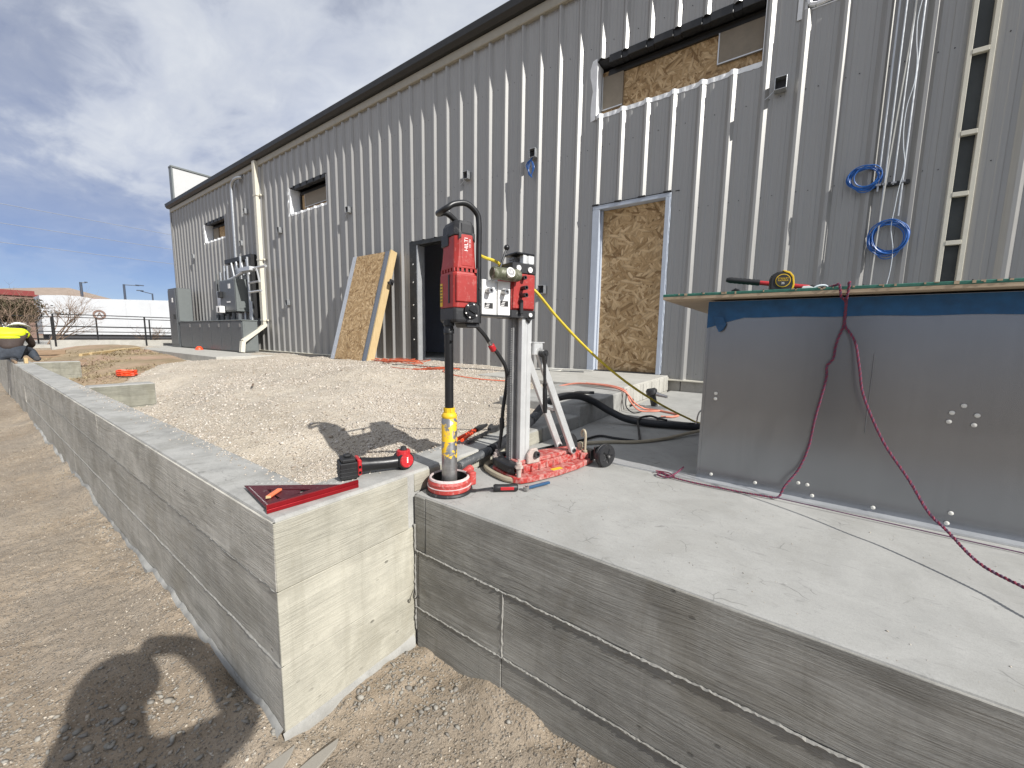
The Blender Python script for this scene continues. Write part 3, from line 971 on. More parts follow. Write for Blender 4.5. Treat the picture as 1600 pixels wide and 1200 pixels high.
def board(parent, axis, a0, a1, f, z0, z1, mat, r, proud=None, out=-1):
    """one imprinted form board on a face; axis x: face looks -y at y=f; axis y: face looks +x at x=f"""
    p = r.uniform(.002, .006) if proud is None else proud
    mb = MB()
    tilt = r.uniform(-.0012, .0012)
    if axis == 'x':
        vs = [(a0, f - p - tilt, z0), (a1, f - p - tilt, z0), (a1, f + .008, z0), (a0, f + .008, z0), (a0, f - p + tilt, z1), (a1, f - p + tilt, z1), (a1, f + .008, z1), (a0, f + .008, z1)]
    else:
        vs = [(f + p + tilt, a0, z0), (f + p + tilt, a1, z0), (f - .008, a1, z0), (f - .008, a0, z0), (f + p - tilt, a0, z1), (f + p - tilt, a1, z1), (f - .008, a1, z1), (f - .008, a0, z1)]
    mb.add(vs, [(0, 3, 2, 1), (4, 5, 6, 7), (0, 1, 5, 4), (1, 2, 6, 5), (2, 3, 7, 6), (3, 0, 4, 7)])
    return mb.build('form_board_face', mat, parent, bevel=0.0016)


def make_walls():
    r = random.Random(4)
    t = thing('retaining_wall', 'long low board-formed concrete retaining wall with an L-shaped return at its corner', 'wall', (-1.217, .497, -.65))
    zt = .085
    mb = MB()
    # L-shaped core: long leg towards the worker, return leg towards the building
    mb.prism([(-20.0, .503), (-1.223, .503), (-1.223, 2.05), (-1.42, 2.05), (-1.42, .70), (-20.0, .70)], 'z', -.95, zt)
    mb.build('wall_core', M['c_wall_top'], t, bevel=0.009, seg=2)
    zs = [(-.72, -.3985), (-.3965, -.1465), (-.1445, zt - .010)]
    for i, (z0, z1) in enumerate(zs):
        cuts = {0: [-1.2185, -4.95, -8.6, -12.2, -15.9, -19.98], 1: [-1.2185, -5.2, -8.85, -12.5, -16.1, -19.98], 2: [-1.2185, -3.78, -7.4, -11.1, -14.7, -19.98]}[i]
        for a, b in zip(cuts[:-1], cuts[1:]):
            board(t, 'x', b + .001, a - .001, .5, z0 + .0008, z1 - .0008, M['c_long'], r, proud=r.uniform(.001, .0045))
        board(t, 'y', .4975, 1.031 if z1 < 0 else 1.0, -1.222, z0 + .0008, z1 - .0008, M['c_ret'], r, proud=.003 + .0012 * i)
    board(t, 'y', 1.036, 2.04, -1.222, .001, zt - .010, M['c_ret'], r, proud=.003)
    for i, z in enumerate((-.3975, -.1455)):
        fin('form_seam', ((-9.0, .497, z), (-1.22, .497, z)), (0, -1, 0), M['c_fin'], t, .0026, .0022, 30 + i)
    # thin lip of grout that leaked under the forms, half buried
    def lip(pts, outv, seed, LW0):
        rr = np.random.default_rng(seed)
        vs, fs = [], []
        a, b = Vector(pts[0]), Vector(pts[1])
        k = int((b - a).length / .012)
        o = Vector(outv)
        for i in range(k + 1):
            p = a.lerp(b, i / k)
            w = max(.003, LW0 + 1.6 * LW0 * float(fbm(np.array([i * .05]), np.array([seed * 1.7]), 4, seed)))
            zg = float(dirt_z(np.array([p.x + o.x * w]), np.array([p.y + o.y * w]))[0])
            zt_ = max(zg + .004, -.634 + .03 * float(fbm(np.array([i * .03]), np.array([3.3]), 3, seed + 5)))
            vs += [p + Vector((0, 0, zt_ + .012)), p + o * w * .8 + Vector((0, 0, zt_)), p + o * w + Vector((0, 0, zg - .02))]
        for i in range(k):
            j = i * 3
            fs += [(j, j + 3, j + 4, j + 1), (j + 1, j + 4, j + 5, j + 2)]
        return MB().add([(v.x, v.y, v.z) for v in vs], fs).build('grout_lip', M['c_wall_top'], t, smooth=True, angle=50)
    lip(((-8.0, .497, 0), (-1.23, .497, 0)), (0, -1, 0), 3, .015)
    lip(((-1.219, .49, 0), (-1.219, 1.02, 0)), (1, 0, 0), 8, .010)
    return t


retwall = make_walls()


def stub(x, y1, zt, label, tk=.2):
    r = random.Random(int(-x * 10))
    t = thing('concrete_stub_wall', label, 'wall', (x, .70, zt - .6), 0, 'stub walls behind the long retaining wall')
    mb = MB()
    mb.box(x - tk, x, .703, y1, zt - .7, zt)
    mb.build('wall_core', M['c_wall_top'], t, bevel=.008)
    for z0, z1 in ((zt - .46, zt - .232), (zt - .228, zt - .008)):
        board(t, 'y', .715, y1 - .006, x + .001, z0, z1, M['c_stub'], r, proud=.004)
    return t


stub(-5.58, 1.20, .085, 'short board-marked concrete stub wall half buried in the near end of the gravel')
stub(-10.3, 1.24, .085, 'weathered concrete stub wall next to the crouching worker')


def make_slab():
    r = random.Random(9)
    mb = MB()
    mb.box(-1.2155, 7.0, 1.033, 5.11, -.95, 0)
    s = mb.build('concrete_slab', M['c_top'], bevel=.011, seg=2)
    tag(s, kind='structure')
    rows = [(-.80, -.496, [-1.205, -.76, 2.1, 5.2, 6.99]), (-.494, -.2445, [-1.19, -.755, 2.6, 6.99]), (-.2425, -.006, [-1.15, 1.9, 4.6, 6.99])]
    for z0, z1, cuts in rows:
        for a, b in zip(cuts[:-1], cuts[1:]):
            board(s, 'x', a + .001, b - .001, 1.03, z0 + .001, z1 - .001, M['c_front'], r, proud=.0012 if z1 > -.1 else None)
    board(s, 'x', -1.212, -1.153, 1.03, -.2415, -.010, M['c_front'], r, proud=.001)
    board(s, 'x', -1.212, -1.193, 1.03, -.493, -.2455, M['c_front'], r, proud=.001)
    for i, z in enumerate((-.495, -.2435)):
        fin('form_seam', ((-1.21, 1.024, z), (3.0, 1.024, z)), (0, -1, 0), M['c_fin'], s, .0019, .0024, 60 + i, .007)
    fin('form_seam', ((-1.209, 1.026, -.60), (-1.209, 1.026, -.13)), (0, -1, 0), M['c_fin'], s, .004, .005, 70, .012)
    fin('form_seam', ((-.757, 1.026, -.49), (-.757, 1.026, -.25)), (0, -1, 0), M['c_fin'], s, .003, .002, 71)
    return s


slab = make_slab()

# bent tie wire sticking out of the inside corner
mb = MB()
mb.tube(spline([(-1.21, 1.02, -.415), (-1.195, 1.0, -.432), (-1.165, .985, -.42), (-1.150, .985, -.400), (-1.142, .98, -.398), (-1.150, .99, -.415), (-1.17, 1.0, -.418)], 5), .0022, 6)
tag(mb.build('tie_wire', M['darksteel']), 'bent rusty tie wire sticking out of the inside concrete corner', 'wire')

# door landing and the kerb block beside it
mb = MB()
mb.box(-3.05, -1.25, 3.56, 5.105, -.4, .186)
pl = mb.build('door_landing', M['c_pale'], bevel=.008, seg=2)
tag(pl, 'pale concrete landing in front of the boarded door', 'landing')
rr = random.Random(3)
for i in range(15):
    y0 = 3.585 + i * .101
    mb = MB()
    mb.box(-1.256, -1.236 - rr.uniform(0, .006), y0 + .004, y0 + .097, .004, .170)
    mb.build('form_strip', M['c_pale'], pl, bevel=.003)
mb = MB()
mb.prism([(2.56, -.4), (3.552, -.4), (3.552, .168), (2.56, .150)], 'x', -1.95, -1.217)
kb = mb.build('step_block', M['c_wall_top'], bevel=.010, seg=2)
tag(kb, 'dark concrete step block between the gravel and the slab, in shade', 'step')
mb = MB()
mb.box(-1.42, -1.219, 2.06, 2.555, -.4, .083)
tag(mb.build('concrete_kerb', M['c_wall_top'], bevel=.008, seg=2), 'short low concrete kerb between retaining wall and step block', 'kerb')
# concrete pad under the switchgear
mb = MB()
mb.box(-19.4, -10.4, 3.3, 5.10, -.5, .088)
tag(mb.build('equipment_pad', M['c_pale'], bevel=.01), kind='structure')


# ------------------------------------------------------------------ the steel building
RIB = 0.305
XL, XR = -19.45, 4.4
YP = 5.12
ZB, ZT = 0.14, 5.06
OPEN = [(-2.36, -.51, 3.51, 4.17), (-10.47, -8.81, 3.57, 4.19), (-16.27, -14.52, 3.58, 4.18), (-.19, .40, 3.84, 5.0),
        (-2.36, -1.345, 0, 2.385), (-6.06, -4.93, 0, 2.37), (.985, 1.095, 0, 5.2)]
GUT_Y = 4.965


def make_building():
    b = thing('steel_building', 'long grey ribbed steel building with boarded openings and a dark gutter', 'building', (-8, 5.12, .1))
    # profile of one rib module, x relative to the rib centre, depth towards the viewer
    prof = [(-.0465, 0), (-.0125, .038), (.0125, .038), (.0465, 0), (.078, 0), (.086, .0042), (.118, .0042), (.126, 0), (.179, 0), (.187, .0042), (.219, .0042), (.227, 0)]
    c0 = -.475
    k0 = math.floor((XL - c0) / RIB) - 1
    k1 = math.ceil((XR - c0) / RIB) + 1
    P = []
    for k in range(k0, k1 + 1):
        for dx, d in prof:
            P.append((c0 + k * RIB + dx, d))
    P = [p for p in P if XL <= p[0] <= XR]
    cuts = sorted({o[0] for o in OPEN} | {o[1] for o in OPEN} | {XL, XR})

    def depth(x):
        for (xa, da), (xb, db) in zip(P[:-1], P[1:]):
            if xa <= x <= xb:
                return da + (db - da) * (x - xa) / max(1e-9, xb - xa)
        return 0.0
    P += [(c, depth(c)) for c in cuts]
    P = sorted(set(P))
    panels = {}
    for (xa, da), (xb, db) in zip(P[:-1], P[1:]):
        if xb - xa < 1e-6:
            continue
        xm = (xa + xb) / 2
        iv = [(ZB, ZT)]
        for o in OPEN:
            if o[0] <= xm <= o[1]:
                nv = []
                for z0, z1 in iv:
                    if o[3] <= z0 or o[2] >= z1:
                        nv.append((z0, z1))
                    else:
                        if o[2] > z0:
                            nv.append((z0, o[2]))
                        if o[3] < z1:
                            nv.append((o[3], z1))
                iv = nv
        pk = math.floor((xm - c0 - .05) / (3 * RIB)) + (.5 if 1.04 < xm < 1.3 else 0)
        mb = panels.setdefault(pk, MB())
        lap = .0009 * (int(pk) % 2)
        for z0, z1 in iv:
            mb.add([(xa, YP - da - lap, z0), (xb, YP - db - lap, z0), (xb, YP - db - lap, z1), (xa, YP - da - lap, z1)], [(0, 1, 2, 3)])
    for pk, mb in sorted(panels.items()):
        o = mb.build('wall_panel', M['siding'], b)
    # screws
    fm = MB()
    r = random.Random(1)
    for k in range(k0, k1):
        x = c0 + k * RIB
        for z in (.22, 1.18, 2.15, 3.12, 4.35):
            for dx in (.052, .150):
                xx, zz = x + dx, z + r.uniform(-.006, .006)
                if XL < xx < XR and not any(o[0] - .02 < xx < o[1] + .02 and o[2] - .02 < zz < o[3] + .02 for o in OPEN):
                    fm.cyl((xx, YP - .001, zz), (xx, YP - .007, zz), .0048, .004, 6)
    tag(fm.build('fastener', M['darksteel'], b), kind='stuff')
    # wall core behind the sheet (girts and liner), leaving the openings
    core = MB()
    xe = sorted({o[0] for o in OPEN[:6]} | {o[1] for o in OPEN[:6]} | {XL, XR})
    for xa, xb in zip(xe[:-1], xe[1:]):
        xm = (xa + xb) / 2
        iv = [(.1, 5.3)]
        for o in OPEN[:6]:
            if o[0] <= xm <= o[1]:
                nv = []
                for z0, z1 in iv:
                    if o[2] > z0:
                        nv.append((z0, min(o[2], z1)))
                    if o[3] < z1:
                        nv.append((max(o[3], z0), z1))
                iv = [q for q in nv if q[1] - q[0] > .01]
        for z0, z1 in iv:
            core.box(xa, xb, YP + .012, YP + .19, z0, z1)
    core.build('wall_core', M['dark'], b)
    # other three walls and the roof
    mb = MB()
    mb.box(XL, XL + .12, YP + .19, 16.0, .0, 5.3)
    mb.box(XR - .12, XR, YP + .19, 16.0, .0, 5.3)
    mb.box(XL + .121, XR - .121, 15.88, 16.0, .0, 5.3)
    mb.build('gable_wall', M['siding'], b)
    mb = MB()
    mb.prism([(GUT_Y + .12, 5.37), (10.6, 5.75), (16.1, 5.37), (16.1, 5.30), (10.6, 5.68), (GUT_Y + .12, 5.30)], 'x', XL - .12, XR)
    mb.build('roof', M['bronze'], b)
    # eave trim, gutter
    mb = MB()
    mb.prism([(5.070, 5.045), (5.062, 5.055), (5.062, 5.175), (5.118, 5.175), (5.118, 5.045)], 'x', XL - .01, XR)
    mb.build('eave_trim', M['eave'], b)
    mb = MB()
    y0 = GUT_Y
    mb.prism([(5.116, 5.178), (5.116, 5.360), (5.105, 5.360), (5.105, 5.19), (y0 + .055, 5.20), (y0 + .014, 5.255), (y0 + .010, 5.335), (y0 - .010, 5.345), (y0 - .014, 5.335), (y0 - .002, 5.245), (y0 + .045, 5.188)], 'x', XL - .13, XR)
    mb.build('gutter', M['bronze'], b, bevel=.003)
    mb = MB()
    mb.box(XL - .06, XL - .001, 5.07, 5.13, .1, 5.2)
    mb.box(XL - .06, XL + .05, 5.062, 5.0695, .1, 5.04)
    mb.build('corner_trim', M['siding'], b)
    # base flashing and block course
    fl = MB()
    for xa, xb in ((XL, -6.08), (-4.9, -2.38), (-1.33, XR)):
        fl.prism([(5.07, .128), (5.07, .142), (5.126, .150), (5.126, .128)], 'x', xa, xb)
    fl.build('base_flashing', M['cream'], b)
    x = -1.30
    r = random.Random(5)
    while x < 3.6:
        w = .395 if x > -1.25 else .20
        mb = MB()
        mb.box(x + .004, x + w - .004, 5.098 + r.uniform(0, .004), 5.13, -.06, .126)
        mb.build('foundation_block', M['cmu'], b, bevel=.004)
        x += w
    mb = MB()
    mb.box(XL, -3.06, 5.095, 5.13, -.2, .127)
    mb.build('foundation', M['cmu'], b)
    # white parapet wing at the far end
    mb = MB()
    mb.box(XL - .25, XL - .02, 5.25, 14.5, 5.0, 6.72)
    p = mb.build('parapet', M['whitewall'], b)
    mb = MB()
    mb.box(XL - .29, XL + .02, 5.19, 14.6, 6.72, 6.775)
    mb.box(XL - .28, XL + .0, 5.20, 5.249, 4.9, 6.719)
    mb.build('parapet_cap', M['swgear'], p)

    # --- boarded windows
    def window(x0, x1, z0, z1, boards, foams, closure, post=True, d=.22):
        fr = MB()
        g = .012
        # dark frame set into the opening
        fr.box(x0 + .10, x1 - .02, YP + d - .02, YP + d + .02, z1 - .11, z1 - .07)
        fr.box(x0 + .10, x1 - .02, YP + d - .035, YP + d + .01, z1 - .145, z1 - .112)
        if post:
            fr.box(x0 + .06, x0 + .12, YP + d - .02, YP + d + .02, z0 + .01, z1 - .146)
        w = fr.build('window', M['bronze'], b)
        for (a, c, e, f_, m) in boards:
            mb = MB()
            mb.box(a, c, YP + d, YP + d + .012, e, f_)
            mb.build('strand_board', M[m], w)
        for (a, c, e, f_) in foams:
            mb = MB()
            mb.box(a, c, YP + d - .03, YP + d - .001, e, f_)
            fo = mb.build('foam_panel', M['foam'], w)
            mb = MB()
            t = .012
            mb.box(a, c, YP + d - .034, YP + d - .0305, e, e + t)
            mb.box(a, a + t, YP + d - .034, YP + d - .0305, e + t + .001, f_)
            mb.build('panel_edge', M['galvpale'], w)
        # white membrane on jamb, sill and a lap on the sheet face (follows the ribs)
        mb = MB()
        mb.box(x0 - .001, x0 + .006, YP - .02, YP + d + .02, z0 + .0, z1 - .02)
        mb.box(x0 + .007, x1 - .007, YP - .005, YP + d, z0 - .001, z0 + .005)
        mb.box(x1 - .006, x1 + .001, YP - .02, YP + d, z0 + .006, z1 - .02)
        # wrinkled lap on the left jamb face
        r = random.Random(int(abs(x0) * 7))
        k = 9
        vs = []
        for i in range(k):
            z = z0 - .05 + (z1 - z0 + .07) * i / (k - 1)
            w0 = .085 + r.uniform(-.03, .025)
            vs += [(x0 - w0, YP - depth(x0 - w0) - .004, z), (x0 - .03, YP - .012 - r.uniform(0, .01), z), (x0 + .002, YP - .024, z)]
        fs = []
        for i in range(k - 1):
            o = i * 3
            fs += [(o, o + 1, o + 4, o + 3), (o + 1, o + 2, o + 5, o + 4)]
        mb.add(vs, fs)
        # lap under the sill: dips between ribs
        xa = x0
        vs, fs = [], []
        n = int((x1 - x0) / .02)
        for i in range(n + 1):
            x = x0 + (x1 - x0) * i / n
            dd = depth(x)
            vs += [(x, YP - dd - .004, z0 + .004), (x, YP - dd - .0045, z0 - .045 - r.uniform(0, .006))]
        for i in range(n):
            fs.append((2 * i, 2 * i + 1, 2 * i + 3, 2 * i + 2))
        mb.add(vs, fs)
        mb.build('flashing_tape', M['whitetape'], w)
        # black foam closure pieces hanging at the head, one per pan
        ks = [k for k in range(k0, k1) if x0 + (.18 if closure else .0) < c0 + k * RIB < x1 + .2]
        for k in ks:
            xc = c0 + k * RIB
            xa, xb = max(x0 + .16, xc - RIB + .042), min(x1 - .03, xc - .040)
            if xb - xa > .03:
                cl = MB()
                cl.box(xa, xb, YP - .02, YP + .09, z1 - .075 + r.uniform(-.006, .006), z1 + .012)
                cl.build('foam_closure', M['black'], w, bevel=.004)
            xa, xb = max(x0 + .16, xc - .038), min(x1 - .03, xc + .040)
            if xb - xa > .03:
                cl = MB()
                cl.box(xa, xb, YP - .006, YP + .088, z1 - .074, z1 - .004)
                cl.build('foam_closure', M['black'], w)
        return w

    window(-2.36, -.51, 3.51, 4.17, [(-2.35, -.53, 3.50, 4.10, 'osbx')], [(-2.34, -2.06, 3.62, 4.03), (-.97, -.535, 3.70, 4.03)], True, False, .15)
    window(-10.47, -8.81, 3.57, 4.19, [(-10.33, -8.83, 3.56, 4.1, 'osb')], [(-10.15, -8.84, 3.73, 4.05)], True)
    window(-16.27, -14.52, 3.58, 4.18, [(-16.13, -14.53, 3.57, 4.1, 'osb')], [(-16.12, -15.7, 3.65, 4.04)], True)
    # small dark window at the top of the frame with rounded white tape
    mb = MB()
    mb.box(-.19, .40, YP + .05, YP + .06, 3.84, 5.0)
    w4 = mb.build('window', M['glass'], b)
    mb = MB()
    pts = [(-.165, YP - .012, 4.9), (-.165, YP - .012, 3.95), (-.150, YP - .012, 3.885), (-.10, YP - .012, 3.868), (.10, YP - .012, 3.885), (.36, YP - .012, 3.91), (.38, YP - .012, 4.9)]
    for p, q in zip(pts[:-1], pts[1:]):
        mb.tube([p, q], .022, 6)
    mb.box(-.245, -.166, YP - .012, YP - .006, 3.78, 5.0)
    mb.box(-.19, .40, YP - .007, YP + .05, 3.836, 3.846)
    mb.build('flashing_tape', M['whitetape'], w4)

    # --- boarded door
    x0, x1, zt = -2.345, -1.352, 2.375
    fr = MB()
    fr.box(x0, x0 + .10, YP - .03, YP + .15, .188, zt - .051)
    fr.box(x1 - .052, x1, YP - .03, YP + .15, .188, zt - .051)
    fr.box(x0, x1, YP - .03, YP + .15, zt - .05, zt)
    fr.box(x0 + .101, x0 + .118, YP + .035, YP + .15, .188, zt - .052)
    dfr = fr.build('door_frame', M['doorframe'], b, bevel=.003)
    mb = MB()
    mb.box(x0 + .102, x1 - .054, YP + .075, YP + .09, .20, zt - .053)
    mb.build('strand_board', M['osb'], dfr)
    mb = MB()
    mb.box(x0 + .101, x1 - .053, YP - .005, YP + .15, .187, .199)
    mb.build('threshold', M['darksteel'], dfr)
    mb = MB()
    for k in range(k0, k1):
        xc = c0 + k * RIB
        if x0 - .05 < xc < x1 + .05:
            mb.box(xc - .042, xc + .046, YP - .045, YP - .001, zt + .002, zt + .016)
            mb.box(xc + .09, xc + .135, YP - .008, YP - .001, zt + .002, zt + .012)
    mb.box(x0 - .01, x1 + .01, YP - .034, YP - .0305, zt + .0005, zt + .009)
    mb.build('head_flashing', M['bronze'], dfr)
    # torn sealant edge on the right jamb
    fin('sealant_edge', ((x1 + .006, YP - .012, .2), (x1 + .006, YP - .012, zt)), (0, -1, 0), M['doorframe'], dfr, .010, .008, 5, .03)

    # --- open door with dark room
    x0, x1, zt = -6.05, -4.94, 2.36
    fr = MB()
    fr.box(x0, x0 + .19, YP - .02, YP + .16, .15, zt - .071)
    fr.box(x1 - .06, x1, YP - .02, YP + .16, .15, zt - .071)
    fr.box(x0, x1, YP - .02, YP + .16, zt - .07, zt)
    dfr = fr.build('door_frame', M['darkframe'], b, bevel=.003)
    mb = MB()
    mb.box(x0 + .191, x0 + .215, YP - .012, YP + .16, .15, zt - .072)
    mb.build('steel_jamb', M['galvpale'], dfr)
    mb = MB()
    for z in (.55, .95, 1.2, 1.62, 1.95):
        mb.cyl((x0 + .095, YP - .021, z), (x0 + .095, YP - .027, z), .018, .014, 8)
    mb.build('bolt_head', M['steel'], dfr)
    room = MB()
    room.box(-8.2, -2.6, 7.2, 7.25, .1, 3.2)
    room.box(-8.25, -8.2, YP + .2, 7.25, .1, 3.2)
    room.box(-2.6, -2.55, YP + .2, 7.25, .1, 3.2)
    room.box(-8.25, -2.55, YP + .2, 7.25, 3.2, 3.25)
    room.build('room_wall', M['roomwall'], b)
    room = MB()
    room.box(-8.25, -2.55, YP + .13, 7.25, .10, .20)
    room.build('room_floor', M['c_top'], b)
    room = MB()
    room.box(-6.30, -6.22, 7.188, 7.199, .55, .67)
    room.build('wall_outlet', M['dark'], b)

    # --- gap with cream ladder trim, right of the cables
    mb = MB()
    mb.box(.97, 1.11, YP + .0, YP + .006, .15, 5.05)
    lt = mb.build('gap_trim', M['gapback'], b)
    for xa, xb in ((.962, .990), (1.088, 1.118)):
        mb = MB()
        mb.box(xa, xb, 5.060, 5.118, .15, 5.04)
        mb.build('trim_rail', M['cream'], lt, bevel=.002)
    for z in (.72, 1.10, 1.50, 1.90, 2.39, 3.02, 3.72, 4.35):
        mb = MB()
        mb.box(.991, 1.087, 5.058, 5.100, z - .018, z + .018)
        mb.build('rung', M['cream'], lt, bevel=.002)
    return b


bld = make_building()

# ------------------------------------------------------------------ core drill on its stand
DO = Vector((-1.120, 1.137, 0))
DROT = math.atan2(-.342, .9397)
DM = Matrix.Translation(DO) @ Matrix.Rotation(DROT, 4, 'Z')


def LW(x, y, z):
    return DM @ Vector((x, y, z))


def loft(mb, secs, mi=0):
    """secs: (z, x0, x1, y0, y1, chamfer) -> chamfered rectangular tower"""
    vs, fs = [], []
    for z, x0, x1, y0, y1, c in secs:
        vs += [(x0 + c, y0, z), (x1 - c, y0, z), (x1, y0 + c, z), (x1, y1 - c, z), (x1 - c, y1, z), (x0 + c, y1, z), (x0, y1 - c, z), (x0, y0 + c, z)]
    k = len(secs)
    for j in range(k - 1):
        for i in range(8):
            i2 = (i + 1) % 8
            fs.append((j * 8 + i, j * 8 + i2, (j + 1) * 8 + i2, (j + 1) * 8 + i))
    fs += [tuple(range(8))[::-1], tuple(range((k - 1) * 8, k * 8))]
    return mb.add(vs, fs, mi)


def bit_material():
    m, n, bs = new_mat('worn_yellow_core_bit')
    v = n.coords()
    z = n.n('ShaderNodeSeparateXYZ', {'Vector': v}).outputs[2]
    a = n.noise(v, 26, 5, 0.6, 0.5)
    up = n.ramp(z, [(0.125, 0.0), (0.145, 0.42), (0.175, 0.50), (0.19, 0.36), (0.205, 0.40), (0.22, 0.50), (0.28, 0.50), (0.30, 0.40)])
    k = n.ramp(n.math('ADD', a, up), [(0.915, 0.0), (0.955, 1.0)])
    rings = n.noise(n.coords((1, 1, 260)), 3, 3)
    steel = n.ramp(n.math('ADD', n.math('MULTIPLY', rings, .5), n.math('MULTIPLY', n.noise(v, 30, 4), .5)), [(.35, (.20, .195, .19)), (.65, (.46, .45, .44))])
    col = n.mix(k, steel, (0.74, 0.45, 0.015))
    inv = n.math('SUBTRACT', 1.0, k)
    setin(n, bs, color=col, metal=n.math('MULTIPLY', inv, 0.75), rough=n.math('ADD', n.math('MULTIPLY', k, .15), .34), normal=bump(n, rings, .12, .001))
    return m


def text_obj(name, body, size, mat, M4, parent, extrude=0.0004, align='CENTER', spacing=1.0):
    cu = bpy.data.curves.new(name, 'FONT')
    cu.body = body
    cu.size = size
    cu.extrude = extrude
    cu.align_x = align
    cu.align_y = 'CENTER'
    cu.space_character = spacing
    tmp = bpy.data.objects.new(name + '_tmp', cu)
    COL.objects.link(tmp)
    dg = bpy.context.evaluated_depsgraph_get()
    me = bpy.data.meshes.new_from_object(tmp.evaluated_get(dg))
    bpy.data.objects.remove(tmp)
    bpy.data.curves.remove(cu)
    me.transform(M4)
    me.materials.clear()
    me.materials.append(mat)
    o = bpy.data.objects.new(name, me)
    COL.objects.link(o)
    o.parent = parent
    WORLD_OFF[o.name] = Vector((0, 0, 0))
    return o


def make_drill():
    t = thing('core_drill', 'red core drill on an aluminium column stand with a yellow-flecked core bit', 'core drill', DO, DROT)
    B = dict(local=True)
    mb = MB()
    mb.lathe([(.0315, .004), (.0315, .306), (.029, .309), (.024, .309)], n=32)
    mb.build('core_bit', bit_material(), t, smooth=True, **B)
    mb = MB()
    mb.lathe([(.030, .309), (.0315, .313), (.0315, .319), (.025, .330), (.0205, .332), (.0205, .350)], n=32)
    for i in range(6):
        a = i * PI / 3
        mb.box(.018, .0225, -.005, .005, .333, .349, M=Matrix.Rotation(a, 4, 'Z'))
    mb.build('bit_coupling', M['yellow'], t, smooth=True, **B)
    mb = MB()
    mb.lathe([(.0175, .350), (.0175, .645), (.0205, .648), (.0205, .665), (.018, .668), (.018, .676), (.022, .679), (.022, .70)], n=24)
    for z in (.612, .660):
        mb.prism([(.0165, z), (.031, z + .006), (.0165, z + .012)], 'y', -.004, .004)
    mb.build('extension_rod', M['blackpaint'], t, smooth=True, **B)
    # slurry collector ring
    ring = MB()
    ring.lathe([(.088, .0145), (.090, .030), (.086, .034), (.086, .044), (.088, .047), (.083, .058), (.076, .0595), (.076, .0145)], n=40, close=True)
    rg = ring.build('water_collector_ring', M['redring'], t, smooth=True, **B)
    mb = MB()
    mb.lathe([(.0835, .0585), (.081, .0645), (.075, .0665), (.0725, .062), (.0725, .0597)], n=40, close=True)
    mb.lathe([(.0893, .0305), (.0912, .0325), (.0893, .0345), (.0868, .0342)], n=40, close=True)
    mb.build('slurry_rim', M['slurry'], rg, smooth=True, **B)
    mb = MB()
    mb.lathe([(.0755, .014), (.0755, .0590), (.0745, .0590), (.0740, .015)], n=40, close=True)
    mb.build('black_ring_interior', M['black'], rg, smooth=True, **B)  # added layer that colours the inside of the ring black
    mb = MB()
    mb.lathe([(.094, .001), (.096, .006), (.093, .013), (.070, .014), (.070, .001)], n=40, close=True)
    mb.build('rubber_seal', M['blackdust'], rg, smooth=True, **B)
    mb = MB()
    mb.box(.012, .050, .070, .100, .020, .076)
    mb.cyl((-.03, .085, .044), (-.065, .135, .052), .022, .019, 12)
    mb.build('hose_spout', M['redring'], rg, bevel=.004, **B)
    # motor -----------------------------------------------------------
    x0, x1, y0, y1 = -.078, .060, -.006, .094
    mb = MB()
    loft(mb, [(.748, x0, x1, y0, y1, .012), (.875, x0, x1 + .001, y0, y1, .012), (.884, x0 + .003, x1 - .001, y0 + .003, y1 - .003, .012)])
    mb.prism([(x1 - .002, .0), (x1 + .006, .004), (x1 + .006, .088), (x1 - .002, .092)], 'z', .770, .872)
    lower = mb.build('motor_housing', M['red'], t, bevel=.003, seg=2, **B)
    mb = MB()
    loft(mb, [(.896, x0 + .001, x1, y0 + .003, y1 - .001, .012), (.93, x0 + .005, x1 - .001, y0 + .006, y1 - .002, .014), (.97, x0 + .008, x1 - .002, y0 + .008, y1 - .003, .016), (1.018, x0 + .009, x1 - .003, y0 + .009, y1 - .004, .016)])
    mb.prism([(x1 - .008, .018), (x1 + .001, .024), (x1 + .001, .072), (x1 - .008, .078)], 'z', .905, 1.022)
    mb.build('upper_housing', M['red'], t, bevel=.003, seg=2, **B)
    mb = MB()
    loft(mb, [(1.0185, x0 + .006, x1 - .001, y0 + .006, y1 - .002, .016), (1.058, x0 + .008, x1 - .003, y0 + .008, y1 - .004, .016), (1.074, x0 + .017, x1 - .010, y0 + .016, y1 - .012, .014)])
    mb.prism([(x1 - .010, .022), (x1 + .0015, .026), (x1 + .0015, .070), (x1 - .010, .074)], 'z', 1.024, 1.062)
    mb.prism([(y0 + .02, 1.00), (y0 + .02, 1.03), (y1 - .01, 1.03), (y1 - .01, .995), (y1 - .03, 1.02), (y0 + .045, 1.02)], 'x', x1 - .006, x1 + .0004)
    mb.box(x0 + .012, x0 + .075, y0 + .0045, y0 + .012, .985, 1.03)
    mb.build('motor_cap', M['blackdust'], t, bevel=.003, seg=2, **B)
    mb = MB()
    loft(mb, [(.884, x0 + .008, x1 - .007, y0 + .010, y1 - .008, .012), (.897, x0 + .008, x1 - .007, y0 + .010, y1 - .008, .012)])
    va = mb.build('vent_gap', M['black'], t, **B)
    mb = MB()
    for i in range(5):
        yy = .006 + i * .019
        mb.box(x1 - .006, x1 - .001, yy, yy + .010, .884, .897, M=None)
        xx = x0 + .012 + i * .026
        mb.box(xx, xx + .014, y0 + .003, y0 + .009, .884, .897)
    mb.build('vent_rib', M['red'], va, **B)
    # vertical black strip standing in for the shadow between left and right halves
    mb = MB()
    mb.box(.010, .022, y0 - .002, y0 + .004, .765, .873)
    mb.build('parting_shadow_strip', M['black'], t, **B)
    mb = MB()
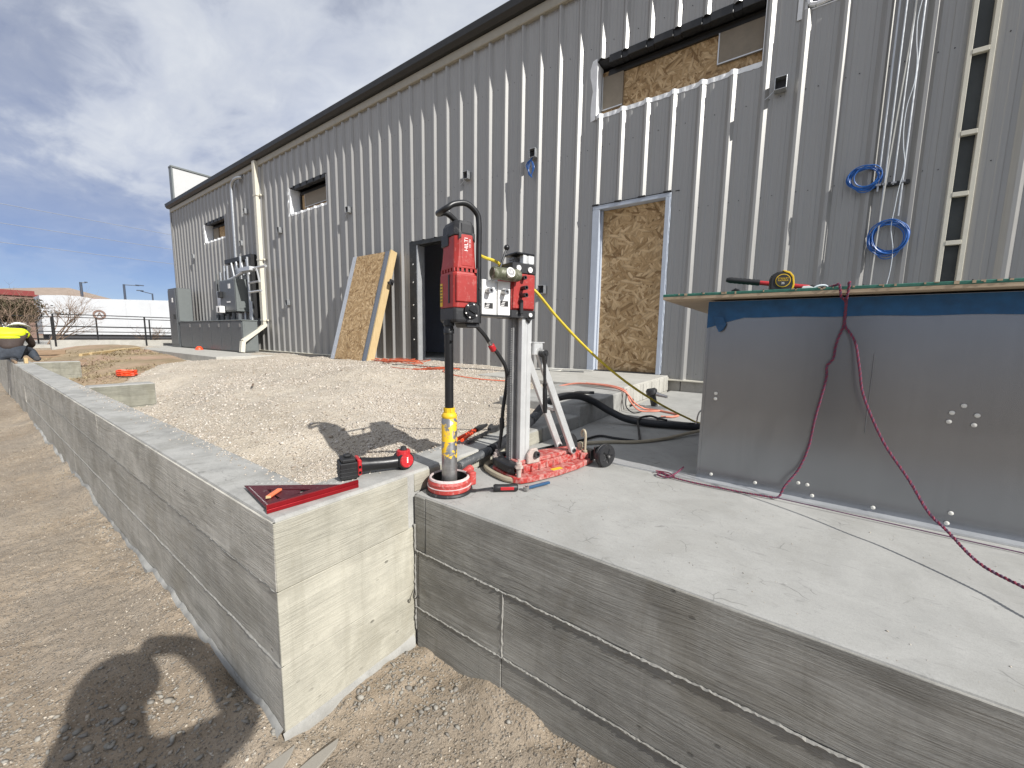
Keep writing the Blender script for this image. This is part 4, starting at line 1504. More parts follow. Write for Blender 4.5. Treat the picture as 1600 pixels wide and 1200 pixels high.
    loft(mb, [(.690, x0 + .006, x1 - .003, y0 + .004, y1 - .002, .012), (.700, x0 + .001, x1 + .002, y0 - .001, y1 + .001, .010), (.735, x0 + .001, x1 + .002, y0 - .001, y1 + .001, .010), (.747, x0 + .001, x1 + .001, y0 - .001, y1, .010)])
    mb.prism([(.045, .690), (.10, .690), (.10, .760), (.075, .772), (.050, .765)], 'x', x1 - .012, x1 + .006)
    mb.prism([(.055, .672), (.112, .672), (.112, .690), (.045, .690)], 'x', -.045, .05)
    gb_ = mb.build('gearbox', M['blackdust'], t, bevel=.003, **B)
    mb = MB()
    mb.cyl((x1 + .005, .062, .736), (x1 + .014, .062, .736), .030, .029, 24)
    mb.cyl((x1 + .0141, .062, .736), (x1 + .018, .062, .736), .0235, .0215, 24)
    mb.box(x1 + .018, x1 + .024, .046, .078, .731, .741, M=Matrix.Translation((0, .062, .736)) @ Matrix.Rotation(-.45, 4, 'X') @ Matrix.Translation((0, -.062, -.736)))
    mb.build('gear_dial', M['blackpaint'], gb_, bevel=.0015, **B)
    mb = MB()
    for a in (70, 130, 200, 250, 320):
        mb.cyl((x1 + .014, .062 + .0265 * math.cos(rad(a)), .736 + .0265 * math.sin(rad(a))), (x1 + .0165, .062 + .0265 * math.cos(rad(a)), .736 + .0265 * math.sin(rad(a))), .003, .003, 8)
    mb.build('dial_mark', M['whiteprint'], gb_, **B)
    mb = MB()
    mb.box(x0 - .0012, x0 - .0002, .010, .07, .76, .85)
    mb.box(x0 + .013, x0 + .035, y0 - .0012, y0 - .0002, .755, .845)
    mb.build('yellow_label', M['yellow'], lower, **B)
    mb = MB()
    for z in (.772, .784, .796, .808, .82, .832):
        mb.box(x0 + .015, x0 + .033, y0 - .0018, y0 - .0013, z, z + .004)
    mb.build('label_print', M['ink'], lower, **B)
    # lettering on the lit side, reading upwards
    R = Matrix(((0, 0, 1, 0), (1, 0, 0, 0), (0, 1, 0, 0), (0, 0, 0, 1)))     # text x->y, y->z, normal->+x
    TM = Matrix.Translation((x1 + .0013, .045, .985)) @ R @ Matrix.Rotation(PI / 2, 4, 'Z')
    text_obj('lettering', 'HILTI', .022, M['whiteprint'], TM, lower, .0003)
    TM2 = Matrix.Translation((x1 + .0013, .060, .990)) @ R @ Matrix.Rotation(PI / 2, 4, 'Z')
    text_obj('lettering', 'DD 350', .0095, M['whiteprint'], TM2, lower, .0003)
    # carrying handle tube
    mb = MB()
    p = spline([(.045, .108, .690), (.045, .108, .80), (.045, .108, .95), (.045, .108, 1.075), (.044, .096, 1.115), (.042, .055, 1.140), (.041, .005, 1.130), (.038, -.022, 1.112), (.022, -.033, 1.104), (-.02, -.033, 1.104),
                (-.037, -.02, 1.108), (-.040, .01, 1.116), (-.042, .05, 1.095), (-.044, .085, 1.055), (-.045, .105, 1.0), (-.045, .108, .75)], 6)
    mb.tube(p, .0112, 12)
    mb.build('carrying_handle', M['blackpaint'], t, smooth=True, **B)
    mb = MB()
    mb.box(-.05, .052, .0955, .1175, .70, .905)
    mb.cyl((.0521, .108, .765), (.058, .108, .765), .006, .006, 8)
    mb.cyl((.0521, .108, .825), (.058, .108, .825), .006, .006, 8)
    mb.build('mounting_plate', M['blackdust'], t, bevel=.002, **B)
    # two white spacer plates
    for i, ys in enumerate((.1225, .1975)):
        mb = MB()
        mb.box(-.05, .050, ys, ys + .0605, .7265, .865)
        sp = mb.build('spacer_plate', M['white'], t, bevel=.002, **B)
        mb = MB()
        mb.lathe([(.0125, 0), (.0115, .022), (.0115, .030), (.0065, .030), (.0065, .022)], (.050, ys + .024, .820), (1, 0, 0), 16)
        mb.build('locking_pin', M['steel'], sp, smooth=True, **B)
        mb = MB()
        zz = .755 + i * .012
        mb.box(.0501, .0506, ys + .010, ys + .050, zz - .004, zz + .019)
        lb_ = mb.build('printed_label', M['ink'], sp, **B)
        mb = MB()
        for q in range(3):
            mb.box(.05065, .0510, ys + .012 + .004 * q, ys + .030 + .002 * q, zz - .001 + q * .0065, zz + .0015 + q * .0065)
        mb.build('label_print', M['whiteprint'], sp, **B)
    mb = MB()
    mb.box(-.046, .042, .1832, .1968, .7275, .862)
    mb.box(-.046, .044, .118, .1222, .7275, .862)
    mb.build('spacer_core', M['alu'], t, **B)
    mb = MB()
    mb.box(-.048, .053, .112, .262, .7195, .7260)
    mb.build('spacer_tray', M['blackpaint'], t, **B)
    # carriage
    mb = MB()
    mb.box(-.060, .052, .262, .380, .752, .905)
    mb.prism([(.265, .758), (.378, .758), (.378, .900), (.270, .905)], 'x', .052, .060)
    ca = mb.build('carriage', M['red'], t, bevel=.003, seg=2, **B)
    mb = MB()
    mb.box(-.062, .056, .258, .386, .718, .7515)
    mb.prism([(.345, .718), (.372, .718), (.358, .695)], 'x', .02, .055)
    mb.build('carriage_bracket', M['blackdust'], ca, bevel=.003, **B)
    mb = MB()
    mb.prism([(.262, .905), (.386, .905), (.386, .935), (.372, .948), (.262, .948)], 'x', -.062, .056)
    mb.build('carriage_bracket', M['blackdust'], ca, bevel=.003, **B)
    mb = MB()
    for yy, zz in ((.292, .925), (.352, .922)):
        mb.cyl((.056, yy, zz), (.062, yy, zz), .0115, .0115, 14)
    mb.cyl((.056, .358, .733), (.062, .358, .733), .009, .009, 8)
    mb.build('roller_washer', M['white'], ca, **B)
    for yy, zz, L, r_ in ((.312, .885, .022, .0085), (.310, .843, .034, .0090), (.306, .812, .040, .0092)):
        mb = MB()
        mb.lathe([(r_, 0), (r_, L), (r_ * .62, L), (r_ * .62, L - .012)], (.060, yy, zz), (1, 0, 0), 14)
        mb.build('drive_socket', M['darksteel'], ca, smooth=True, **B)
    mb = MB()
    mb.box(.060, .072, .296, .312, .735, .785)
    mb.cyl((.060, .304, .787), (.072, .304, .787), .009, .009, 10)
    mb.build('clamp_lever', M['blackdust'], ca, bevel=.003, **B)
    # feed hub with its round gauge
    mb = MB()
    mb.lathe([(.021, .150), (.0255, .155), (.0255, .178), (.024, .180), (.024, .188), (.0255, .190), (.0255, .272), (.021, .282)], (.078, 0, .889), (0, 1, 0), 24)
    hub = mb.build('feed_hub', M['olive'], t, smooth=True, **B)
    mb = MB()
    mb.lathe([(.020, .0), (.020, .012), (.0150, .012), (.0145, .006)], (.096, .221, .892), (.92, 0, .22), 24)
    mb.build('gauge_ring', M['fender'], hub, smooth=True, **B)
    mb = MB()
    mb.cyl((.100, .221, .893), (.1055, .221, .894), .0140, .0140, 20)
    mb.build('gauge_face', M['steel'], hub, **B)
    mb = MB()
    mb.cyl((.05, .205, .915), (.05, .233, .990), .0048, .0048, 8)
    lev = mb.build('lever', M['darksteel'], t, **B)
    mb = MB()
    mb.lathe([(.001, -.0118), (.006, -.0103), (.0103, -.006), (.0118, 0), (.0103, .006), (.006, .0103), (.001, .0118)], (.05, .2365, 1.001), (0, .35, .94), 16)
    mb.build('ball_knob', M['blackpaint'], lev, smooth=True, **B)
    # column: grooved aluminium profile with rack
    mb = MB()
    c = [(-.050, .324), (-.020, .324), (-.020, .332), (.020, .332), (.020, .324), (.046, .324), (.046, .342), (.042, .345), (.042, .353), (.046, .356), (.046, .378), (-.050, .378)]
    mb.prism(c, 'z', .040, .985)
    col = mb.build('column', M['alu'], t, bevel=.0015, **B)
    mb = MB()
    mb.box(-.034, .002, .306, .3315, .045, .98)
    for i in range(116):
        z = .048 + i * .008
        mb.box(-.030, -.002, .2995, .3058, z, z + .0045)
    mb.build('gear_rack', M['aludark'], col, **B)
    mb = MB()
    mb.box(-.055, .048, .288, .384, .9855, .993)
    mb.build('end_cap', M['blackpaint'], col, bevel=.002, **B)
    # top block of aluminium ribs above carriage
    mb = MB()
    mb.box(-.05, .0455, .350, .384, .950, .984)
    mb.build('end_block', M['alu'], col, bevel=.002, **B)
    # base
    mb = MB()
    out = [(.086, .262), (.112, .285), (.122, .34), (.122, .49), (.104, .63), (.066, .775), (-.066, .775), (-.104, .63), (-.122, .49), (-.122, .34), (-.112, .285), (-.086, .262)]
    mb.prism(out, 'z', .004, .030)
    base = mb.build('base_plate', M['redbase'], t, bevel=.004, seg=2, **B)
    mb = MB()
    mb.prism([(.060, .300), (.064, .42), (.052, .60), (.030, .735), (-.030, .735), (-.052, .60), (-.064, .42), (-.060, .300)], 'z', .0301, .066)
    mb.prism([(.050, .305), (.054, .42), (.042, .58), (.024, .70), (-.024, .70), (-.042, .58), (-.054, .42), (-.050, .305)], 'z', .0661, .084)
    for i in range(9):
        yy = .33 + i * .045
        w = .066 - max(0, yy - .42) * .105
        for s in (1, -1):
            mb.box(s * w - .006, s * w + .006, yy, yy + .010, .0302, .060)
    mb.prism([(.69, .0302), (.772, .0302), (.772, .056), (.70, .062)], 'x', -.06, .060)
    mb.build('base_rib', M['redbase'], base, bevel=.003, **B)
    for sx in (1, -1):
        mb = MB()
        mb.lathe([(.0105, .001), (.0105, .080), (.013, .081), (.013, .094), (.006, .096), (.006, .108)], (sx * .092, .288, 0), n=12)
        mb.lathe([(.019, .070), (.019, .080)], (sx * .092, .288, 0), n=6)
        mb.build('levelling_screw', M['dustycast'], base, smooth=True, angle=30, **B)
    mb = MB()
    mb.box(.086, .110, .47, .53, .0301, .0312, M=None)
    mb.build('yellow_label', M['yellow'], base, **B)
    mb = MB()
    for sx in (1, -1):
        xx = sx * .058
        mb.prism([(.355, .066), (.425, .066), (.425, .10), (.41, .135), (.375, .135), (.355, .11)], 'x', xx - .009, xx + .009)
    mb.build('pivot_lug', M['dustycast'], base, bevel=.004, **B)
    mb = MB()
    mb.lathe([(.015, 0), (.015, .014), (.008, .014), (.008, .005)], (.067, .40, .108), (1, 0, 0), 14)
    mb.build('pivot_nut', M['darksteel'], base, **B)
    # dark curved skirt and pale seal in front of the column
    mb = MB()
    arc = [(-.19, .36), (-.188, .31), (-.160, .272), (-.11, .250), (-.04, .243), (.04, .250), (.078, .268)]
    a2 = spline([(x, y, 0) for x, y in arc], 4)
    mb.tube([(p.x, p.y, .014) for p in a2], .013, 8)
    mb.build('vacuum_seal', M['beige'], base, smooth=True, **B)
    mb = MB()
    arc = [(-.145, .37), (-.150, .325), (-.128, .288), (-.08, .268), (-.02, .262), (.04, .264), (.075, .275)]
    a2 = spline([(x, y, 0) for x, y in arc], 4)
    vs, fs = [], []
    for p in a2:
        c = Vector((-.01, .42, 0))
        d = (c - p).normalized()
        vs += [(p.x, p.y, .036), (p.x, p.y, .074), (p.x + d.x * .05, p.y + d.y * .05, .080), (p.x + d.x * .05, p.y + d.y * .05, .036)]
    for i in range(len(a2) - 1):
        for j in range(4):
            fs.append((i * 4 + j, i * 4 + (j + 1) % 4, (i + 1) * 4 + (j + 1) % 4, (i + 1) * 4 + j))
    mb.add(vs, fs)
    mb.build('rubber_skirt', M['blackdust'], base, bevel=.004, **B)
    # struts
    for sx, x in ((1, .052), (-1, -.052)):
        a, bpt = Vector((x, .405, .590)), Vector((x, .640, .088))
        mb = MB()
        d = (bpt - a).normalized()
        w = Vector((0, d.z, -d.y))
        for q0, q1, hw, hx in ((a, bpt, .0165, .010),):
            vs = []
            for p in (q0, q1):
                for sgn, sx2 in ((-1, -1), (1, -1), (1, 1), (-1, 1)):
                    vs.append(p + w * hw * sgn + Vector((sx2 * hx, 0, 0)))
            mb.add(vs, [(0, 1, 2, 3), (7, 6, 5, 4), (0, 4, 5, 1), (1, 5, 6, 2), (2, 6, 7, 3), (3, 7, 4, 0)])
        mb.cyl(bpt + Vector((-.011, 0, 0)), bpt + Vector((.011, 0, 0)), .0185, .0185, 16)
        st = mb.build('strut', M['alu'], t, bevel=.002, **B)
        mb = MB()
        mb.lathe([(.010, 0), (.010, .006), (.006, .006), (.006, .001)], bpt + Vector((.0112, 0, 0)), (1, 0, 0), 12)
        mb.build('strut_bolt', M['darksteel'], st, **B)
    mb = MB()
    mb.box(-.062, .062, .380, .43, .560, .612)
    mb.box(-.064, .064, .378, .440, .6121, .6170)
    mb.build('strut_bracket', M['alu'], t, bevel=.003, **B)
    mb = MB()
    mb.box(-.041, .041, .516, .546, .292, .312)
    mb.build('strut_spreader', M['alu'], t, bevel=.004, **B)
    # wheels
    mb = MB()
    mb.cyl((-.14, .785, .058), (.14, .785, .058), .008, .008, 10)
    mb.box(.030, .075, .745, .775, .02, .075)
    mb.box(-.075, -.03, .745, .775, .02, .075)
    mb.box(.085, .095, .755, .80, .03, .095)
    mb.build('axle', M['darksteel'], t, bevel=.002, **B)
    for x in (.135, -.135):
        w = MB()
        w.lathe([(.036, -.017), (.054, -.017), (.058, -.010), (.058, -.004), (.0565, -.003), (.0565, .003), (.058, .004), (.058, .010), (.054, .017), (.036, .017)], (x, .785, .058), (1, 0, 0), 28)
        wh = w.build('wheel', M['blackdust'], t, smooth=True, angle=30, **B)
        s = 1 if x > 0 else -1
        mb = MB()
        for i in range(5):
            a = i * 2 * PI / 5
            mb.cyl((x + .014 * s, .785, .058), (x + .014 * s, .785 + .036 * math.cos(a), .058 + .036 * math.sin(a)), .006, .006, 6)
        mb.cyl((x, .785, .058), (x + .022 * s, .785, .058), .014, .013, 14)
        mb.build('rim', M['blackpaint'], wh, **B)
        mb = MB()
        mb.cyl((x + .0221 * s, .785, .058), (x + .029 * s, .785, .058), .0075, .0075, 6)
        mb.build('axle_nut', M['steel'], wh, **B)
    # beige looped pipe by the axle
    mb = MB()
    mb.tube(spline([(.045, .735, .05), (.045, .735, .10), (.045, .735, .150), (.036, .735, .170), (.022, .735, .168), (.018, .735, .150), (.026, .735, .135)], 6), .0065, 8)
    mb.lathe([(.010, .05), (.012, .055), (.012, .068), (.008, .07)], (.045, .735, 0), n=10)
    mb.lathe([(.011, .05), (.011, .075), (.014, .078), (.014, .10), (.008, .105)], (.010, .735, 0), n=10)
    mb.build('looped_pipe', M['beige'], t, smooth=True, **B)
    # water hose with red coupling, hanging from the gearbox
    mb = MB()
    mb.tube(spline([(.01, .095, .700), (.015, .125, .672), (.012, .160, .640), (.0, .195, .603), (.0, .235, .560), (-.01, .280, .500), (-.055, .315, .42), (-.060, .300, .30), (-.062, .295, .20), (-.070, .288, .12)], 6), .0085, 8)
    h = mb.build('water_hose', M['black'], t, smooth=True, **B)
    mb = MB()
    d = Vector((-.010, .030, -.038)).normalized()
    mb.cyl(Vector((.0, .195, .603)), Vector((.0, .195, .603)) + d * .03, .0145, .0145, 12)
    mb.build('hose_coupling', M['tool_red'], h, bevel=.002, **B)
    mb = MB()
    mb.cyl(Vector((.0, .195, .603)) - d * .022, Vector((.0, .195, .603)) - d * .001, .0095, .0095, 12)
    mb.cyl(Vector((.0, .195, .603)) + d * .031, Vector((.0, .195, .603)) + d * .050, .0095, .0085, 12)
    mb.build('hose_fitting', M['steel'], h, **B)
    mb = MB()
    mb.lathe([(.012, 0), (.012, .045), (.008, .05)], (-.062, .297, .215), (0, 0, 1), 10)
    mb.build('hose_grip', M['black'], h, **B)
    return t


drill = make_drill()

# ratchet hung on the strut bolt
t = thing('ratchet_wrench', 'black ratchet wrench hanging upside down on the drill stand strut', 'ratchet', LW(.082, .402, .31))
mb = MB()
top = LW(.086, .420, .568)
ax = (LW(1, 0, 0) - LW(0, 0, 0)).normalized()
mb.cyl(top - ax * .022, top + ax * .010, .017, .017, 16)
mb.cyl(top + ax * .0101, top + ax * .016, .008, .008, 10)
mb.build('ratchet_head', M['darksteel'], t, bevel=.002)
bot = LW(.086, .432, .300)
mid = top.lerp(bot, .50)
mb = MB()
mb.tube([top.lerp(bot, .05), top.lerp(bot, .12), top.lerp(bot, .2), mid], [.013, .012, .0075, .0070], 10)
mb.build('shank', M['darksteel'], t, smooth=True)
mb = MB()
mb.tube([mid, top.lerp(bot, .53), top.lerp(bot, .56), top.lerp(bot, .60), top.lerp(bot, .9), bot], [.0105, .0105, .008, .0105, .0115, .009], 10)
mb.build('grip', M['blackpaint'], t, smooth=True)

# yellow power cord: motor -> behind the carriage -> slab beside the metal box
p1 = [LW(.015, .119, .966), LW(.0, .16, .960), LW(-.02, .24, .950), LW(-.066, .31, .915), LW(-.066, .40, .872), LW(-.02, .44, .850)]
e0 = p1[-1]
e1_ = Vector((-.52, 3.02, .05))
pts = p1[:]
for i in range(1, 12):
    s = i / 12
    q = e0.lerp(e1_, s)
    q.z = e0.z + (e1_.z - e0.z) * s - .42 * s * (1 - s) * (1.15 - .5 * s)
    pts.append(q)
pts += [e1_, Vector((-.42, 3.12, .02)), Vector((-.2, 3.2, .012))]
mb = MB()
mb.tube(spline(pts, 5), .0068, 8)
tag(mb.build('yellow_cable', M['yellowcord'], smooth=True), 'taut yellow power cord running from the drill down behind the metal box', 'cord')

# slurry hose: ribbed grey end by the ring, black run over the step block to behind the box
t = thing('vacuum_hose', 'black vacuum hose with a grey ribbed end looping over the step block', 'hose', (-1.2, 1.35, 0))
pts = spline([(-1.185, 1.262, .056), (-1.196, 1.33, .058), (-1.198, 1.42, .064), (-1.197, 1.50, .072)], 12)
mb = MB()
mb.tube(pts, [.0215 if i % 2 else .0188 for i in range(len(pts))], 14)
mb.build('ribbed_sleeve', M['greyhose'], t, smooth=True)
mb = MB()
mb.tube(spline([(-1.197, 1.502, .072), (-1.20, 1.62, .085), (-1.235, 1.78, .105), (-1.275, 2.0, .13), (-1.31, 2.2, .19), (-1.31, 2.40, .222), (-1.27, 2.60, .215), (-1.20, 2.74, .165), (-1.09, 2.80, .095), (-.96, 2.83, .045), (-.80, 2.87, .030), (-.62, 2.93, .030), (-.46, 2.99, .030), (-.25, 3.08, .03)], 8), .0265, 12)
vb = mb.build('black_hose', M['vachose'], t, smooth=True)
mb = MB()
mb.tube(spline([(-1.275, 2.0, .13), (-1.29, 2.08, .150), (-1.305, 2.17, .178)], 6), .028, 12)
mb.build('taped_joint', M['greyhose'], vb, smooth=True)
mb = MB()
mb.cyl((-.475, 2.985, .03), (-.40, 3.015, .03), .030, .030, 12)
mb.build('orange_cuff', M['orangered'], vb)

mb = MB()
mb.tube(spline([(-1.05, 1.98, .012), (-.98, 2.12, .012), (-.86, 2.26, .012), (-.74, 2.36, .011), (-.62, 2.55, .012), (-.52, 2.78, .02), (-.44, 2.93, .03)], 8), .0105, 8)
tag(mb.build('air_hose', M['beige'], smooth=True), 'dull beige hose lying on the shaded slab behind the drill wheels', 'hose')
mb = MB()
mb.tube(spline([(-1.15, 1.75, .010), (-1.10, 1.95, .010), (-1.02, 2.20, .010), (-.98, 2.36, .010), (-.88, 2.37, .010), (-.78, 2.38, .011), (-.735, 2.40, .012), (-.80, 2.60, .02), (-.87, 2.80, .062), (-.83, 2.93, .07), (-.76, 2.93, .06), (-.70, 2.90, .062)], 8), .0075, 8)
tag(mb.build('vacuum_cable', M['black'], smooth=True), 'thin black cable looped around the thick vacuum hose on the slab', 'cord')


# ------------------------------------------------------------------ hand tools on the concrete
def frame2(o, xdir, z=0):
    """matrix with local x along xdir (horizontal), local z up"""
    d = Vector((xdir[0], xdir[1], 0)).normalized()
    return Matrix(((d.x, -d.y, 0, o[0]), (d.y, d.x, 0, o[1]), (0, 0, 1, o[2]), (0, 0, 0, 1)))


def make_square():
    zt = .086
    t = thing('speed_square', 'large maroon speed square with a bright red fence on the wall corner', 'square', (-1.3, .6, zt))
    C0, C1, C2 = Vector((-1.285, .512, 0)), Vector((-1.258, .792, 0)), Vector((-1.552, .548, 0))   # heel, far end of fence, toe
    f = (C1 - C0).normalized()
    z0, z1 = zt + .010, zt + .0135
    mb = MB()
    # plate as triangle with a slot: built from strips
    def strip(poly):
        mb.prism([(p.x, p.y) for p in poly], 'z', z0, z1)
    A, B_, C = C0, C1, C2

    def bary(a, b, c):
        return A * a + B_ * b + C * c
    outer = [bary(1, 0, 0), bary(0, 1, 0), bary(0, 0, 1)]
    inner = [bary(.66, .16, .18), bary(.20, .56, .24), bary(.20, .16, .64)]
    for i in range(3):
        j = (i + 1) % 3
        strip([outer[i], outer[j], inner[j], inner[i]])
    strip([bary(.62, .19, .19), bary(.40, .40, .20), bary(.26, .44, .30), bary(.22, .20, .58), bary(.30, .17, .53)])
    strip([bary(.655, .165, .18), bary(.62, .19, .19), bary(.30, .17, .53), bary(.22, .20, .58), bary(.20, .16, .64)][0:2] + [bary(.60, .17, .23), bary(.64, .155, .205)])
    pl = mb.build('plate', M['maroon'], t)
    mb = MB()
    r = random.Random(2)
    for i in range(17):
        k = i / 17
        p = bary(.94 - .9 * k, .03, .03 + .9 * k)
        mb.box(-.0035, .0035, -.0006, .0006, z1 + .0002, z1 + .0006, M=Matrix.Translation((p.x, p.y, 0)) @ Matrix.Rotation(.3, 4, 'Z'))
        p = bary(.04, .95 - .9 * k, .03 + .9 * k)
        mb.box(-.0035, .0035, -.0006, .0006, z1 + .0002, z1 + .0006, M=Matrix.Translation((p.x, p.y, 0)) @ Matrix.Rotation(1.2, 4, 'Z'))
    mb.build('graduation', M['whiteprint'], pl)
    mb = MB()
    n = Vector((f.y, -f.x, 0))
    a, b = C0 - f * .004, C1 + f * .012
    vs = []
    for p in (a, b):
        for sx, z in ((-.002, zt), (.007, zt), (.007, zt + .012), (.004, zt + .0135), (.007, zt + .015), (.007, zt + .027), (-.002, zt + .027)):
            vs.append((p.x + n.x * sx, p.y + n.y * sx, z))
    k = 7
    mb.add(vs, [tuple(range(k)), tuple(range(k, 2 * k))] + [(i, (i + 1) % k, (i + 1) % k + k, i + k) for i in range(k)])
    mb.build('fence', M['anodred'], t, bevel=.0006)


make_square()
# orange carpenter pencil on the square
t = thing('carpenter_pencil', 'short flat orange carpenter pencil lying on the speed square', 'pencil', (-1.38, .56, .10))
mt = frame2((-1.405, .602, .1005), (.045, -.062))
mb = MB()
mb.box(0, .066, -.0085, .0085, 0, .008, M=mt)
mb.build('pencil_body', M['pencil'], t, bevel=.002)
mb = MB()
mb.add([mt @ Vector(p) for p in [(.0662, -.0083, .0005), (.0662, .0083, .0005), (.0662, .0083, .0075), (.0662, -.0083, .0075), (.080, 0, .004)]], [(0, 1, 2, 3), (0, 1, 4), (1, 2, 4), (2, 3, 4), (3, 0, 4)])
mb.build('pencil_tip', M['pine'], t)


def make_grinder():
    zt = .086
    a, b = Vector((-1.372, .838, zt)), Vector((-1.290, 1.035, zt))
    t = thing('angle_grinder', 'red and black cordless grinder lying on top of the return wall', 'power tool', a)
    F = frame2(a, (b - a))
    L = (b - a).length
    mb = MB()
    mb.box(-.034, .030, -.042, .042, .004, .068, M=F)
    mb.box(-.026, .024, -.038, .038, .0681, .082, M=F)
    for z in (.014, .028, .042):
        mb.box(-.036, .028, -.0435, .0435, z, z + .007, M=F)
    mb.box(-.012, .012, -.010, .022, .0821, .092, M=F)
    mb.build('battery', M['black'], t, bevel=.004)
    mb = MB()
    loft_pts = [(.0305, .036, .008, .076), (.046, .034, .012, .072)]
    vs = []
    for x, hy, z0, z1 in loft_pts:
        vs += [F @ Vector((x, -hy, z0)), F @ Vector((x, hy, z0)), F @ Vector((x, hy, z1)), F @ Vector((x, -hy, z1))]
    mb.add(vs, [(0, 1, 2, 3), (7, 6, 5, 4), (0, 4, 5, 1), (1, 5, 6, 2), (2, 6, 7, 3), (3, 7, 4, 0)])
    col = mb.build('red_collar', M['tool_red'], t, bevel=.004)
    mb = MB()
    for z in (.018, .040):
        for y in (-.022, .010):
            mb.box(.0462, .0475, y, y + .012, z, z + .012, M=F)
            mb.box(.034, .043, -.0362, -.0345, z, z + .010, M=F)
    mb.build('vent', M['black'], col)
    mb = MB()
    pts = [F @ Vector(p) for p in [(.046, 0, .042), (.08, 0, .040), (.13, 0, .036), (.17, 0, .034), (.20, 0, .034)]]
    mb.tube(pts, [.031, .027, .0245, .0255, .028], 14)
    mb.build('grip', M['blackpaint'], t, smooth=True)
    mb = MB()
    hx = L + .004
    c = F @ Vector((hx, .0, .036))
    sd = (F @ Vector((0.25, -1, 0.12)) - F @ Vector((0, 0, 0))).normalized()
    mb.cyl(c - sd * .034, c + sd * .026, .036, .036, 20)
    hd = mb.build('gear_head', M['blackpaint'], t, bevel=.004)
    mb = MB()
    mb.cyl(c + sd * .0262, c + sd * .0315, .030, .027, 20)
    mb.build('red_cap', M['tool_red'], hd)
    mb = MB()
    e = F @ Vector((1, 0, 0)) - F @ Vector((0, 0, 0))
    q = c + sd * .0318
    for i, dz in enumerate((-.012, -.006, 0, .006, .012)):
        p = q + Vector((0, 0, dz))
        mb.box(-.003, .003, -.0005, .0006, -.002, .002, M=Matrix.Translation(p) @ sd.to_track_quat('-Y', 'Z').to_matrix().to_4x4())
    mb.build('cap_print', M['whiteprint'], hd)
    mb = MB()
    mb.cyl(c + Vector((0, 0, .020)), c + Vector((0, 0, .044)), .030, .027, 18)
    mb.build('guard', M['tool_red'], hd, bevel=.003)
    mb = MB()
    mb.cyl(c + Vector((0, 0, .0442)), c + Vector((.0, 0, .058)), .015, .011, 10)
    mb.build('spindle_nut', M['darksteel'], hd)


make_grinder()


def make_wrench():
    z = .098
    a, b = Vector((-1.325, 1.48, z)), Vector((-1.41, 1.83, z + .012))
    t = thing('adjustable_wrench', 'dark adjustable wrench with open jaws lying on the return wall', 'wrench', a)
    F = frame2(a, b - a)
    L = (b - a).length
    mb = MB()
    mb.prism([(-.01, -.010), (.02, -.013), (L * .72, -.010), (L * .72, .010), (.02, .013), (-.01, .010)], 'z', -.006, .006, M=F)
    mb.build('wrench_handle', M['darksteel'], t, bevel=.003)
    mb = MB()
    mb.prism([(L * .72, -.012), (L * .84, -.032), (L * 1.02, -.030), (L * 1.06, -.018), (L * .93, -.006), (L * .91, .008), (L * .98, .022), (L * 1.04, .030), (L * .98, .040), (L * .86, .032), (L * .72, .012)], 'z', -.009, .020, M=F)
    mb.build('wrench_jaw', M['darksteel'], t, bevel=.003)
    mb = MB()
    mb.cyl(F @ Vector((L * .80, -.004, .006)), F @ Vector((L * .88, -.004, .006)), .008, .008, 10)
    mb.build('worm_screw', M['steel'], t)
    t2 = thing('pipe_pliers', 'orange handled pliers lying beside the adjustable wrench', 'pliers', (-1.40, 1.52, z))
    mb = MB()
    mb.tube(spline([(-1.375, 1.40, .10), (-1.40, 1.50, .104), (-1.425, 1.60, .106), (-1.435, 1.66, .108)], 5), [.010] * 10 + [.012] * 6, 8)
    mb.tube(spline([(-1.34, 1.45, .11), (-1.375, 1.54, .112), (-1.41, 1.62, .110), (-1.437, 1.67, .108)], 5), .009, 8)
    mb.build('handle', M['orangered'], t2, smooth=True)
    mb = MB()
    mb.tube([(-1.436, 1.665, .108), (-1.45, 1.72, .110), (-1.462, 1.80, .112)], [.015, .018, .008], 8)
    mb.build('jaw', M['darksteel'], t2, smooth=True)


make_wrench()


def make_small_tools():
    # chisel / screwdriver and blue grip in front of the drill base
    t = thing('utility_screwdriver', 'stubby black and red screwdriver on the slab in front of the drill base', 'screwdriver', (-.95, 1.23, .01))
    a, b = Vector((-.965, 1.235, .016)), Vector((-.885, 1.305, .018))
    F = frame2((a.x, a.y, .017), b - a)
    L = (b - a).length
    mb = MB()
    mb.tube([F @ Vector((x, 0, 0)) for x in (0, .006, .02, .06, .095, .102)], [.012, .016, .015, .0145, .016, .011], 12)
    h = mb.build('handle', M['black'], t, smooth=True)
    mb = MB()
    mb.box(.028, .085, -.0162, -.012, -.006, .008, M=F)
    mb.build('red_inlay', M['tool_red'], h, bevel=.002)
    mb = MB()
    mb.cyl(F @ Vector((-.075, .0, -.008)), F @ Vector((-.001, 0, 0)), .0042, .0048, 8)
    mb.box(-.092, -.070, -.006, .006, -.013, -.005, M=F)
    mb.build('blade', M['darksteel'], t)
    t = thing('blue_socket_wrench', 'small blue gripped wrench tucked against the red drill base', 'wrench', (-.85, 1.34, .01))
    a, b = Vector((-.862, 1.325, .012)), Vector((-.818, 1.445, .014))
    F = frame2((a.x, a.y, .012), b - a)
    mb = MB()
    mb.box(.012, .125, -.007, .007, -.004, .006, M=F)
    mb.build('grip', M['blueT'], t, bevel=.002)
    mb = MB()
    mb.lathe([(.006, -.006), (.013, -.006), (.013, .008), (.006, .008)], F @ Vector((0, 0, 0)), (0, 0, 1), 14, close=True)
    mb.build('ring_head', M['steel'], t, smooth=True)


make_small_tools()

